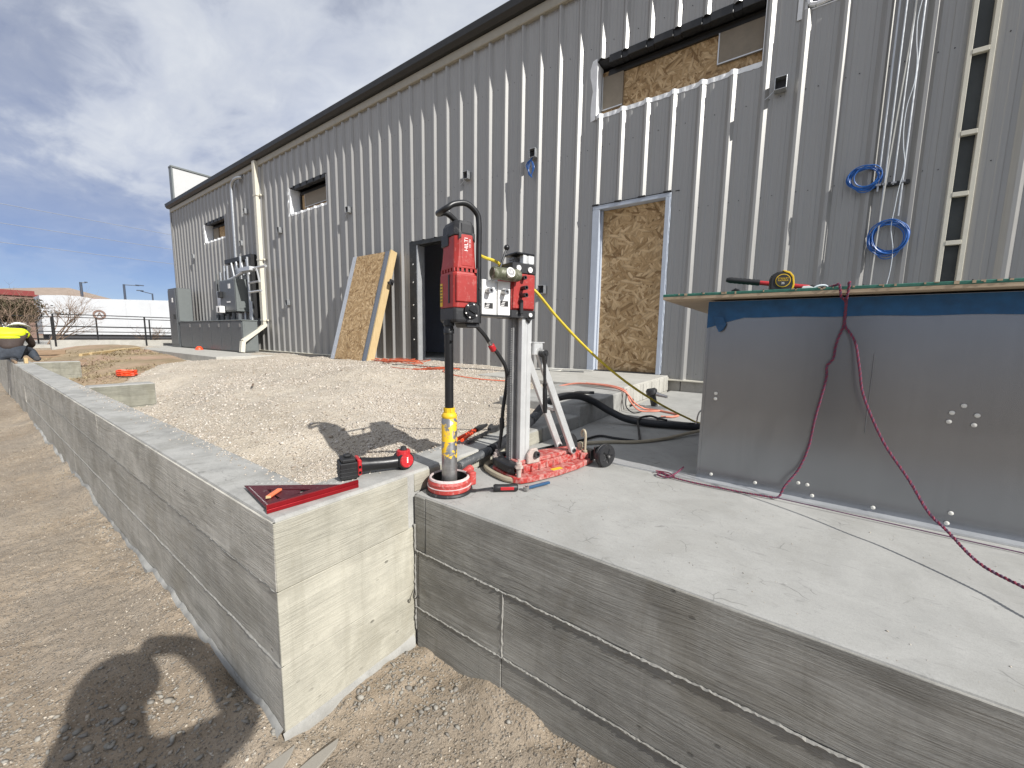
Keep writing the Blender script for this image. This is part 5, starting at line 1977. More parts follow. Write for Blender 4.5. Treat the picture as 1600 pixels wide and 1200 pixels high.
# ------------------------------------------------------------------ galvanised cabinet with its plywood lid
def make_cabinet():
    t = thing('sheet_metal_cabinet', 'large galvanised sheet metal cabinet with blue film along its top edge', 'cabinet', (.6, 2.4, 0))
    x0, x1, y0, y1, zt = -.322, 1.80, 1.950, 2.98, .806
    mb = MB()
    k = 26
    # front skin slightly oil-canned
    xs = np.linspace(x0, x1, k)
    zs = np.linspace(.0, zt, 10)
    vs, fs = [], []
    for z in zs:
        for x in xs:
            b = .0014 * float(fbm(np.array([x * 2.2]), np.array([z * 2.6]), 2, 91)) * min(1, 8 * (x - x0), 8 * (x1 - x))
            vs.append((x, y0 + b, z))
    for j in range(9):
        for i in range(k - 1):
            fs.append((j * k + i, j * k + i + 1, (j + 1) * k + i + 1, (j + 1) * k + i))
    mb.add(vs, fs)
    mb.build('front_panel', M['galv'], t, smooth=True)
    mb = MB()
    mb.box(x0, x1, y0 + .006, y1, .001, zt - .002)
    mb.build('cabinet_body', M['galv'], t, bevel=.002)
    mb = MB()
    mb.box(x0 - .001, x0 + .010, y0 - .0035, y0 + .03, .004, zt - .003)
    mb.build('corner_angle', M['galv'], t)
    mb = MB()
    mb.box(-.74, x1 + .2, y0 - .052, y0 + .03, .0008, .0036)
    mb.box(-.74, x1 + .2, y0 - .055, y0 - .053, .0008, .008)
    mb.build('floor_flange', M['galvpale'], t)
    # vertical scratch seams
    mb = MB()
    mb.box(.240, .2415, y0 - .0055, y0 - .003, .30, .60)
    mb.build('scratch', M['aludark'], t)
    riv = [(-.268, .402), (-.268, .378), (.480, .432), (.455, .405), (.513, .403), (.451, .374), (.509, .370), (-.262, .030), (-.09, .030), (.058, .064), (.088, .063), (.107, .022), (.290, .022), (.488, .056), (.482, .018)]
    for i, (x, z) in enumerate(riv):
        mb = MB()
        y = y0 - .0025
        mb.lathe([(.0070, 0), (.0070, .002), (.004, .004), (.0018, .0045)], (x, y, z), (0, -1, 0), 12)
        mb.build('rivet', M['fender'], t, smooth=True, angle=50)
    # blue film strip with a torn corner
    mb = MB()
    vs, fs = [], []
    n = 60
    for i in range(n + 1):
        x = x0 - .002 + (x1 - x0) * i / n
        lo = .735 + .0015 * math.sin(i * .9) - (.0 if i > 3 else .045 * (1 - i / 4))
        vs += [(x, y0 - .0052 - .002 * random.random(), lo), (x, y0 - .0055, zt - .002)]
    for i in range(n):
        fs.append((2 * i, 2 * i + 2, 2 * i + 3, 2 * i + 1))
    mb.add(vs, fs)
    film = mb.build('blue_film', M['bluetape'], t)
    mb = MB()
    mb.add([(-.300, 1.942, .742), (-.262, 1.936, .738), (-.246, 1.930, .706), (-.256, 1.922, .682), (-.272, 1.926, .672), (-.288, 1.936, .700)], [(0, 1, 2, 5), (2, 3, 4, 5)])
    mb.build('film_curl', M['bluetape'], film)
    # plywood lid
    l = thing('sheathing_lid', 'green faced plywood sheet laid as a lid over the metal cabinet', 'plywood sheet', (.6, 2.4, .81))
    mb = MB()
    mb.box(-.500, 1.94, 1.868, 3.08, .8135, .8262)
    mb.build('plywood_core', M['plywood'], l, bevel=.001)
    mb = MB()
    mb.box(-.5005, 1.9405, 1.8675, 3.0805, .8265, .8375)
    mb.build('green_face', M['green'], l, bevel=.0015)
    # jagged splinters on the sawn edge
    mb = MB()
    r = random.Random(8)
    for i in range(60):
        x = -.49 + 2.4 * r.random()
        mb.box(x, x + r.uniform(.003, .012), 1.8655, 1.8685, .8375 - r.uniform(.002, .011), .8378)
    tag(mb.build('splinter', M['plywood'], l), kind='stuff')


make_cabinet()


def make_tape():
    t = thing('tape_measure', 'black and yellow tape measure standing on the green lid', 'tape measure', (-.06, 1.93, .838))
    F = frame2((-.062, 1.925, .8385), (1, .22))
    prof = [(-.040, 0), (.030, 0), (.036, .004), (.038, .022), (.034, .050), (.022, .066), (.004, .073), (-.020, .071), (-.036, .060), (-.041, .045)]
    mb = MB()
    mb.prism(prof, 'y', -.018, .018, M=F)
    mb.build('tape_case', M['black'], t, bevel=.004, seg=2)
    mb = MB()
    mb.prism([(.0305, .002), (.038, .008), (.0395, .024), (.035, .053), (.022, .069), (.004, .0755), (-.004, .075), (.004, .069), (.020, .062), (.030, .048), (.0335, .022)], 'y', -.0192, .0175, M=F)
    mb.build('yellow_bumper', M['yellow'], t, bevel=.001)
    mb = MB()
    c = F @ Vector((.0, -.0185, .036))
    nrm = (F @ Vector((0, -1, 0)) - F @ Vector((0, 0, 0))).normalized()
    mb.cyl(c, c + nrm * .0022, .0255, .0255, 28)
    mb.build('label_rim', M['yellow'], t)
    mb = MB()
    mb.cyl(c + nrm * .0023, c + nrm * .0032, .0228, .0228, 28)
    lab = mb.build('round_label', M['ink'], t)
    Z3 = Matrix.Translation(-WORLD_OFF[t.name])
    R = Matrix(((1, 0, 0, 0), (0, 0, -1, 0), (0, 1, 0, 0), (0, 0, 0, 1)))
    for txt, dz, sz, m in (('STANLEY', .008, .0088, 'yellow'), ('FATMAX', .0, .0088, 'yellow'), ('25', -.0105, .011, 'whiteprint')):
        text_obj('lettering', txt, sz, M[m], Z3 @ F @ Matrix.Translation((0, -.0218, .036 + dz)) @ R, lab, .0002)
    mb = MB()
    mb.box(.033, .058, -.010, .010, .0015, .003, M=F)
    mb.build('tape_tongue', M['yellow'], t)
    t = thing('hammer', 'hammer with a ribbed black grip and red shaft behind the tape measure', 'hammer', (-.2, 2.0, .85))
    a, b = Vector((-.262, 2.03, .905)), Vector((-.02, 2.06, .868))
    d = (b - a).normalized()
    mb = MB()
    pts, rs = [a - d * .012], [.008]
    for i in range(15):
        pts.append(a + d * (i * .0085))
        rs.append(.0135 if i % 2 else .0122)
    mb.tube(pts, rs, 12)
    mb.build('grip', M['black'], t, smooth=True)
    mb = MB()
    mb.cyl(a + d * .119, b + d * .05, .0095, .0095, 12)
    mb.build('shaft', M['tool_red'], t)
    h = b + d * .06
    mb = MB()
    mb.tube([h + Vector((0, -.05, -.012)), h + Vector((0, -.035, -.012)), h + Vector((0, -.02, -.008)), h, h + Vector((0, .04, .0)), h + Vector((0, .07, -.012))], [.014, .014, .010, .012, .011, .004], 10)
    mb.build('hammer_head', M['darksteel'], t, smooth=True)
    t = thing('pencil_sharpener', 'tiny black cap with a pale opening at the left end of the green lid', 'cap', (-.215, 1.93, .838))
    mb = MB()
    mb.tube([(-.232, 1.925, .8385), (-.232, 1.925, .8440), (-.222, 1.926, .850), (-.212, 1.926, .846), (-.205, 1.926, .8395)], .0065, 8)
    mb.build('cap_shell', M['blackpaint'], t, smooth=True)
    t = thing('white_clip', 'small white clip lying at the foot of the tape measure', 'clip', (.0, 1.91, .838))
    mb = MB()
    mb.prism([(-.012, .0), (.022, .0), (.026, .004), (.010, .011), (-.008, .010)], 'y', -.006, .006, M=frame2((.015, 1.905, .838), (1, .1)))
    mb.build('clip_body', M['whiteprint'], t, bevel=.001)
    mb = MB()
    mb.tube(spline([(.04, 1.90, .8395), (.055, 1.905, .848), (.075, 1.92, .850), (.09, 1.94, .842), (.10, 1.97, .839)], 5), .0028, 6)
    tag(mb.build('white_cable_end', M['whitewire'], smooth=True), 'loose white cable end curled on the green lid beside the rope', 'cable')


make_tape()


def twisted(name, pts, parent, r=.0027, pitch=.017):
    """two-strand twisted rope along a path"""
    path = [Vector(p) for p in pts]
    # resample
    out = [path[0]]
    step = pitch / 7
    acc = 0
    for a, b in zip(path[:-1], path[1:]):
        L = (b - a).length
        t = step - acc
        while t <= L:
            out.append(a.lerp(b, t / L))
            t += step
        acc = L - (t - step)
    for k, m in ((0, M['ropered']), (1, M['ropeblue'])):
        mb = MB()
        q = []
        for i, p in enumerate(out):
            d = (out[min(i + 1, len(out) - 1)] - out[max(i - 1, 0)]).normalized()
            ref = Vector((0, -1, 0)) if abs(d.y) < .9 else Vector((0, 0, 1))
            u = (ref - d * ref.dot(d)).normalized()
            w = d.cross(u)
            a = 2 * PI * i / 7 + k * PI
            q.append(p + (u * math.cos(a) + w * math.sin(a)) * r * .72)
        mb.tube(q, r, 5)
        mb.build(name, m, parent, smooth=True)


def make_rope():
    t = thing('twisted_rope', 'crimson and violet twisted rope hanging over the front of the metal cabinet', 'rope', (.13, 1.86, .84))
    y = 1.853
    f = .0037
    top = [(.085, 1.925, .842), (.105, 1.885, .845), (.113, y, .842)]
    left = top + [(.122, y + .004, .80), (.139, y + .05, .785), (.143, y + .082, .745), (.144, 1.938, .700), (.134, 1.936, .66), (.127, 1.935, .62), (.124, 1.932, .575), (.108, 1.932, .545), (.110, 1.93, .50), (.100, 1.93, .42), (.088, 1.928, .33), (.080, 1.925, .235), (.066, 1.915, .17), (.047, 1.91, .115), (.015, 1.885, .06), (-.002, 1.868, .016), (-.03, 1.86, .010), (-.12, 1.853, .008), (-.22, 1.848, .008), (-.33, 1.846, .008), (-.42, 1.858, .009), (-.465, 1.875, .010), (-.470, 1.845, .010), (-.44, 1.835, .009), (-.415, 1.855, .012), (-.40, 1.91, .018), (-.385, 1.975, .030)]
    twisted('rope_strand', spline(left, 10), t)
    right = [(.145, 1.92, .842), (.140, 1.875, .848), (.141, y, .846), (.138, y + .006, .80), (.141, y + .05, .785), (.145, y + .082, .745), (.148, 1.936, .700), (.166, 1.920, .668), (.182, 1.90, .628), (.198, 1.88, .54), (.216, 1.86, .446), (.272, 1.80, .305), (.333, 1.73, .204), (.370, 1.66, .133), (.405, 1.62, .099), (.451, 1.54, .056), (.508, 1.47, .047), (.570, 1.38, .045), (.66, 1.30, .012), (.80, 1.25, .008)]
    twisted('rope_strand', spline(right, 10), t)
    mb = MB()
    mb.tube(spline([(-.40, 1.86, .012), (-.43, 1.885, .016), (-.475, 1.895, .012), (-.49, 1.885, .014)], 5), .0026, 6)
    mb.tube(spline([(-.41, 1.855, .012), (-.455, 1.862, .020), (-.485, 1.868, .012)], 5), .0022, 6)
    mb.build('frayed_end', M['ropered'], t, smooth=True)
    # thin dark chalk line stretched along the slab
    mb = MB()
    mb.tube([(-.02, 1.862, .012), (.5, 1.845, .006), (1.3, 1.81, .006)], .0022, 5)
    tag(mb.build('string_line', M['ropeblue']), 'thin dark string stretched along the foot of the metal cabinet', 'string')


make_rope()

t = thing('plastic_pail', 'small dark pail with a yellow rim half hidden behind the metal cabinet', 'bucket', (-.30, 2.30, 0))
mb = MB()
mb.lathe([(.075, .002), (.082, .19), (.086, .20), (.078, .20), (.071, .010)], (-.275, 2.26, 0), n=20)
mb.build('pail_wall', M['greyhose'], t, smooth=True)
mb = MB()
mb.lathe([(.076, .022), (.0775, .022), (.079, .045), (.0775, .046)], (-.275, 2.26, 0), n=20, close=True)
mb.build('yellow_band', M['yellowcord'], t, smooth=True)
mb = MB()
mb.tube(spline([(-.395, 2.26, .19), (-.38, 2.26, .26), (-.32, 2.26, .285), (-.25, 2.26, .26), (-.235, 2.26, .19)], 6), .004, 6)
mb.build('pail_handle', M['steel'], t, smooth=True)

# round flanged fitting with the faded orange cords
t = thing('anchor_flange', 'round steel anchor plate with a shiny stub lying on the sunlit slab', 'pipe fitting', (-1.0, 3.70, 0))
mb = MB()
mb.lathe([(.10, .001), (.10, .010), (.03, .013)], (-1.0, 3.70, 0), n=20)
mb.build('flange_disc', M['aludark'], t, smooth=True, angle=30)
mb = MB()
mb.lathe([(.03, .0), (.03, .10), (.05, .105), (.052, .15), (.035, .17)], (-1.02, 3.74, .012), (-.25, .05, .9), 14)
mb.build('fitting_body', M['darksteel'], t, smooth=True, angle=40)
mb = MB()
mb.cyl((-1.0, 3.72, .13), (-.90, 3.70, .115), .020, .012, 12)
mb.build('shiny_stub', M['steel'], t, smooth=True, angle=40)


def cord(name, pts, r, mat, label, k=7, n=6, group=None):
    mb = MB()
    mb.tube(spline(pts, k), r, n)
    return tag(mb.build(name, mat, smooth=True), label, 'cord', group)


cord('extension_cord', [(-1.9, 3.3, .13), (-1.85, 3.42, .16), (-1.72, 3.50, .19), (-1.5, 3.48, .20), (-1.30, 3.42, .195), (-1.18, 3.40, .16), (-1.12, 3.46, .07), (-1.06, 3.55, .012), (-.95, 3.55, .010), (-.82, 3.50, .010), (-.74, 3.44, .010), (-.76, 3.32, .012), (-.84, 3.28, .010)], .0085, M['pinkcord'], 'faded orange cord draped over the step block onto the slab')
cord('extension_cord', [(-1.62, 3.52, .20), (-1.35, 3.46, .205), (-1.20, 3.43, .175), (-1.14, 3.40, .09), (-1.06, 3.42, .014), (-.97, 3.47, .010), (-.90, 3.56, .010)], .0075, M['pinkcord'], 'second faded orange cord lying tight along the first on the step block')
cord('thin_black_cable', [(-1.28, 3.44, .19), (-1.19, 3.42, .16), (-1.16, 3.36, .05), (-1.08, 3.30, .010), (-1.03, 3.38, .010)], .005, M['black'], 'thin black cable dropping off the end of the step block')
cord('thin_black_cable', [(-.80, 3.30, .011), (-.84, 3.20, .010), (-.80, 3.10, .010), (-.66, 3.06, .010), (-.5, 3.10, .010)], .005, M['black'], 'thin black cable curling out of the orange cord plug towards the cabinet')
cord('hanging_orange_cord', [(-1.62, 2.45, .16), (-1.66, 2.43, .22), (-1.67, 2.42, .29), (-1.64, 2.43, .345)], .006, M['pinkcord'], 'faded orange cord seen between the drill column and its strut')
# trowel on the step block
t = thing('trowel', 'flat dark trowel lying across the shaded step block', 'trowel', (-1.5, 2.9, .165))
mb = MB()
F = frame2((-1.62, 2.80, .166), (.42, .34))
mb.prism([(0, -.03), (.20, -.04), (.20, .04), (0, .03)], 'z', 0, .003, M=F)
mb.build('trowel_blade', M['steel'], t)
mb = MB()
mb.tube([F @ Vector(p) for p in [(.18, 0, .004), (.22, 0, .02), (.26, 0, .022), (.38, 0, .020)]], [.006, .008, .013, .012], 8)
mb.build('trowel_handle', M['black'], t, smooth=True)

# pale offcut beside the slurry hose
# ------------------------------------------------------------------ orange cords on the gravel by the open door
def heap(seed, cx, cy, rx, ry, turns, lift):
    r = random.Random(seed)
    pts = []
    n = turns * 9
    for i in range(n):
        a = i / 9 * 2 * PI + r.uniform(-.2, .2)
        k = r.uniform(.45, 1.05)
        x, y = cx + rx * k * math.cos(a) + r.uniform(-.06, .06), cy + ry * k * math.sin(a)
        pts.append((x, y, gz(x, y) + .012 + lift * r.random()))
    return pts


cord('extension_cord', heap(3, -5.45, 4.35, .62, .30, 6, .05) + [(-4.7, 4.1, gz(-4.7, 4.1) + .012), (-4.3, 4.0, gz(-4.3, 4.0) + .012)], .0055, M['orange'], 'tangled heap of orange extension cord on the gravel before the open door', 5, 6, 'orange cords by the open door')
cord('extension_cord', heap(5, -3.85, 3.65, .42, .20, 3, .02) + [(-3.3, 3.25, gz(-3.3, 3.25) + .012), (-3.0, 3.1, gz(-3.0, 3.1) + .012), (-2.7, 3.2, gz(-2.7, 3.2) + .012), (-2.45, 3.45, gz(-2.45, 3.45) + .012), (-2.4, 3.58, .20)], .0055, M['orange'], 'loosely looped orange extension cord running over the gravel to the landing', 5, 6, 'orange cords by the open door')
cord('extension_cord', [(x, y, gz(x, y) + .01) for x, y in [(-4.9, 3.75), (-4.6, 3.72), (-4.35, 3.78), (-4.1, 3.70)]], .0055, M['orange'], 'short straight length of orange cord between the two orange heaps', 7, 6, 'orange cords by the open door')
cord('grey_cable', [(x, y, gz(x, y) + .008) for x, y in [(-9.5, 4.9), (-8.4, 4.7), (-7.9, 4.8)]], .007, M['greyhose'], 'grey cable along the wall foot left of the leaning board')
cord('grey_cable', [(x, y, max(gz(x, y), .0) + .01) for x, y in [(-5.2, 4.0), (-4.4, 4.1), (-3.7, 4.25), (-3.2, 4.4)]] + [(-3.0, 4.5, .20), (-2.6, 4.6, .195), (-2.2, 4.7, .195)], .007, M['greyhose'], 'grey cable crossing the gravel and climbing onto the landing')
cord('grey_cable', [(-2.95, 4.75, .195), (-2.7, 4.6, .195), (-2.5, 4.62, .20), (-2.62, 4.8, .195), (-2.85, 4.86, .195), (-2.55, 4.95, .195), (-2.2, 4.98, .195)], .008, M['fender'], 'pale cable looped on the landing left of the boarded door')
for i, (x, y, a) in enumerate([(-5.6, 2.3, .3), (-3.9, 1.5, -.4)]):
    mb = MB()
    z = gz(x, y) + .018
    d = Vector((math.cos(a), math.sin(a), .03))
    mb.tube([Vector((x, y, z)), Vector((x, y, z)) + d * .12, Vector((x, y, z + .006)) + d * .26], [.006, .008, .004], 6)
    tag(mb.build('stick', M['twig']), ['dark stick lying on the upper gravel', 'small stick on the near gravel slope'][i], 'stick')

# coil of bright orange hose on the far gravel
t = thing('orange_coil', 'flat coil of bright orange tubing where the gravel meets the dry grass', 'hose coil', (-9.1, 1.58, -.06))
cz = gz(-9.05, 1.62) + .03
pts = []
for i in range(100):
    a = i / 16 * 2 * PI
    pts.append((-9.05 + (.19 + .02 * math.sin(i * 1.7)) * math.cos(a), 1.60 + (.115 + .01 * math.sin(i * 2.1)) * math.sin(a), cz + .013 * (i // 16) + .006 * math.sin(i)))
mb = MB()
mb.tube(pts, .012, 8)
mb.build('tubing', M['orangered'], t, smooth=True)
t = thing('orange_stopper', 'small orange plastic cap at the foot of the switchgear', 'cap', (-14.7, 4.25, .09))
mb = MB()
mb.lathe([(.10, 0), (.09, .05), (.05, .10), (.02, .11)], (-14.7, 4.25, .089), n=14)
mb.build('cap_shell', M['orangered'], t, smooth=True)


# ------------------------------------------------------------------ leaning framed board
def make_leaning():
    t = thing('leaning_wall_section', 'framed strand board section leaning against the siding left of the open door', 'board', (-7, 4.5, .12))
    # local: x right, z up along the board, y = outward normal; then tilt and place
    W_, H_ = 1.34, 2.16
    yb, yt = 4.46, 5.05
    ang = math.atan2(yt - yb, 2.10)
    P0 = Vector((-7.66, yb, .115))
    Mx = Matrix.Translation(P0) @ Matrix.Rotation(-ang, 4, 'X')
    def build(mb, name, mat, **k):
        mb.v = [tuple(Mx @ Vector(p)) for p in mb.v]
        return mb.build(name, mat, t, **k)
    mb = MB()
    mb.box(.16, W_ - .22, -.095, -.083, 0.005, H_)
    # baked in board space so the flakes follow the sheet
    o = build(mb, 'strand_board', M['osbold'])
    mb = MB()
    mb.box(0, .012, -.083, .0, 0, H_ + .01)
    mb.box(.013, .16, -.0895, -.083, 0, H_ + .01)
    mb.box(.013, .05, -.02, -.012, 0, H_ + .01)
    build(mb, 'steel_stud', M['galvpale'])
    mb = MB()
    mb.box(W_ - .235, W_ - .222, -.105, -.098, 0, H_)
    mb.box(W_ - .219, W_ - .09, -.1015, -.082, 0, H_)
    build(mb, 'steel_stud', M['galv'])
    mb = MB()
    mb.box(W_ - .088, W_ - .05, -.115, .03, 0, H_ + .015)
    build(mb, 'lumber_stud', M['pine'], bevel=.002)
    mb = MB()
    for i in range(12):
        mb.cyl((.09, -.0895, .08 + i * .18), (.09, -.094, .08 + i * .18), .010, .008, 8)
    build(mb, 'screw_head', M['steel'])
    mb = MB()
    mb.cyl((W_ - .049, -.03, 1.55), (W_ + .10, -.03, 1.55), .022, .022, 8)
    mb.box(W_ + .03, W_ + .06, -.07, .01, 1.50, 1.60)
    build(mb, 'stud_clamp', M['blackdust'])


make_leaning()


# ------------------------------------------------------------------ things fixed to the wall
def jbox(x, z, label, s=1.0, deep=.055):
    t = thing('junction_box', label, 'junction box', (x, 5.09, z), 0, 'junction boxes along the wall')
    w, h = .052 * s, .060 * s
    y1, y0 = 5.115, 5.115 - deep - .03
    mb = MB()
    q = .006
    mb.box(x - w, x - w + q, y0, y1, z - h, z + h)
    mb.box(x + w - q, x + w, y0, y1, z - h, z + h)
    mb.box(x - w + q, x + w - q, y0, y1, z - h, z - h + q)
    mb.box(x - w + q, x + w - q, y0, y1, z + h - q, z + h)
    mb.box(x - w + q, x + w - q, y1 - .012, y1, z - h + q, z + h - q)
    mb.build('box_shell', M['conduit'], t, bevel=.0015)
    mb = MB()
    mb.box(x - w + q + .001, x + w - q - .001, y1 - .0165, y1 - .0125, z - h + q + .001, z + h - q - .001)
    mb.build('box_interior', M['dark'], t)
    mb = MB()
    mb.tube(spline([(x - w, y1 - .03, z - h * .6), (x - w - .05, y1 - .03, z - h - .02), (x - w - .10, y1 - .03, z - h - .05)], 4), .003, 5)
    mb.build('wire_tail', M['whitewire'], t)
    return t


jbs = [(-3.29, 3.26, 'junction box with a small bundle of blue wire hanging below it'),
       (-4.58, 3.23, 'junction box high on the wall straight above the core drill motor'),
       (-.33, 3.21, 'largest looking junction box, just below the right end of the long window'),
       (-7.94, 3.25, 'junction box up the wall above the leaning board'),
       (-11.03, 3.26, 'junction box between the downspout and the middle window'),
       (-12.98, 4.04, 'junction box right beside the upper part of the curved conduit'),
       (-13.36, 3.21, 'junction box on the wall above the switchgear transformer cabinet'),
       (-17.36, 3.24, 'junction box nearest the far corner of the building'),
       (-3.09, 1.33, 'junction box low on the wall right of the drill carriage'),
       (-10.79, 1.42, 'low junction box between the downspout and the leaning board')]
for x, z, lb in jbs:
    jbox(x, z, lb, 1.0 if x > -10 else 1.15)
mb = MB()
for i in range(4):
    mb.tube(spline([(-3.31 + .008 * i, 5.06, 3.21), (-3.34 - .02 * i, 5.05, 3.12), (-3.36 + .02 * i, 5.05, 3.0 - .02 * i), (-3.31, 5.05, 2.96), (-3.29 + .01 * i, 5.05, 3.06), (-3.32, 5.06, 3.18)], 5), .006, 5)
tag(mb.build('blue_wire_bundle', M['bluewire'], smooth=True), 'small bundle of blue wire hanging from a junction box above the drill', 'wire bundle')


def tubething(name, label, cat, pts, r, mat, group=None, n=8):
    mb = MB()
    mb.tube(pts, r, n)
    return tag(mb.build(name, mat, smooth=True), label, cat, group)


for i, (xt, xb, zb, lb) in enumerate([(.505, .505, 2.02, 'steel conduit nearest the boarded windows among the blue coils'), (.555, .547, 1.70, 'long steel conduit ending just above the lower blue coil'), (.612, .608, 2.06, 'short steel conduit in the middle of the row, ending at the black strut'), (.672, .668, 1.78, 'steel conduit farthest from the windows, beside the white cord')]):
    tubething('conduit', lb, 'conduit', [(xt, 5.07, 5.04), ((xt + xb) / 2, 5.07, 3.5), (xb, 5.07, zb)], .0085, M['conduit'], 'conduits beside the blue coils')
t = thing('channel_strut', 'short black channel strut holding the row of conduits', 'strut', (.6, 5.09, 2.075))
mb = MB()
mb.box(.485, .715, 5.083, 5.112, 2.058, 2.092)
mb.build('channel', M['blackpaint'], t)
mb = MB()
for x in (.507, .549, .609, .668):
    mb.box(x - .018, x + .018, 5.054, 5.0825, 2.068, 2.084)
mb.build('strap', M['steel'], t)
tubething('flat_strap', 'flat pale strap slanting down across the conduits', 'strap', [(.655, 5.048, 5.04), (.60, 5.048, 3.2), (.555, 5.046, 2.1), (.540, 5.045, 1.55), (.530, 5.045, .95)], .0065, M['fender'], None, 4)
r = random.Random(12)
pts = [(.655, 5.03, 5.04)]
for i, z in enumerate(np.linspace(4.8, 1.15, 22)):
    pts.append((.645 + .017 * math.sin(i * 1.35) - .000 * i + r.uniform(-.006, .006), 5.04, z))
pts.append((.60, 5.035, .90))
cord('hanging_cable', pts, .0030, M['whitewire'], 'wavy white cord hanging in front of the conduits', 5)


def coil(cx, cz, rx, rz, seed, label, n=9):
    r = random.Random(seed)
    t = thing('cable_coil', label, 'cable coil', (cx, 5.03, cz), 0, 'blue cable coils on the wall')
    for k in range(n):
        mb = MB()
        ox, oz = r.uniform(-.018, .018), r.uniform(-.014, .014)
        kx, kz = rx * r.uniform(.86, 1.05), rz * r.uniform(.84, 1.06)
        ph = r.uniform(-.25, .25)
        y = 5.075 - .0085 * k * .6
        pts = []
        for i in range(37):
            a = 2 * PI * i / 36
            x, z = kx * math.cos(a), kz * math.sin(a)
            pts.append((cx + ox + x * math.cos(ph) - z * math.sin(ph), y + .006 * math.sin(3 * a + k), cz + oz + x * math.sin(ph) + z * math.cos(ph)))
        mb.tube(pts, .0050, 5)
        mb.build('cable_loop', M['bluewire'], t, smooth=True)
    mb = MB()
    mb.tube(spline([(cx - rx * .7, 5.05, cz - rz * .7), (cx - rx * .2, 5.05, cz - rz * 1.25), (cx + rx * .4, 5.05, cz - rz * 1.2), (cx + rx * .8, 5.05, cz - rz * .6)], 5), .004, 5)
    mb.build('loose_loop', M['bluewire'], t, smooth=True)
    return t


coil(.405, 2.155, .112, .100, 1, 'upper coil of blue cable hung left of the conduits')
coil(.615, 1.590, .130, .145, 2, 'lower larger coil of blue cable hung over the conduit end')

# downspout with its kick-out
t = thing('downspout', 'cream downspout with a kicked out elbow beside the switchgear', 'downspout', (-12.35, 5.05, .1))
mb = MB()
mb.box(-12.20, -12.05, 4.985, 5.085, .80, 5.17)
mb.build('pipe', M['cream'], t, bevel=.006)
mb = MB()
a, b = Vector((-12.125, 5.035, .83)), Vector((-11.96, 4.42, .40))
for p, q in ((a, b), (b, Vector((-11.95, 4.38, .11)))):
    d = (q - p).normalized()
    w = Vector((0, d.z, -d.y))
    vs = []
    for c in (p, q):
        for sx, sw in ((-1, -1), (1, -1), (1, 1), (-1, 1)):
            vs.append(c + Vector((.07 * sx, 0, 0)) + w * .048 * sw)
    mb.add(vs, [(0, 1, 2, 3), (7, 6, 5, 4), (0, 4, 5, 1), (1, 5, 6, 2), (2, 6, 7, 3), (3, 7, 4, 0)])
mb.build('elbow', M['cream'], t, bevel=.004)
for z in (4.30, 2.62, .98):
    mb = MB()
    mb.box(-12.22, -12.03, 4.978, 5.09, z - .02, z + .02)
    mb.box(-12.029, -11.95, 5.05, 5.09, z - .02, z + .02)
    mb.build('strap', M['cream'], t)


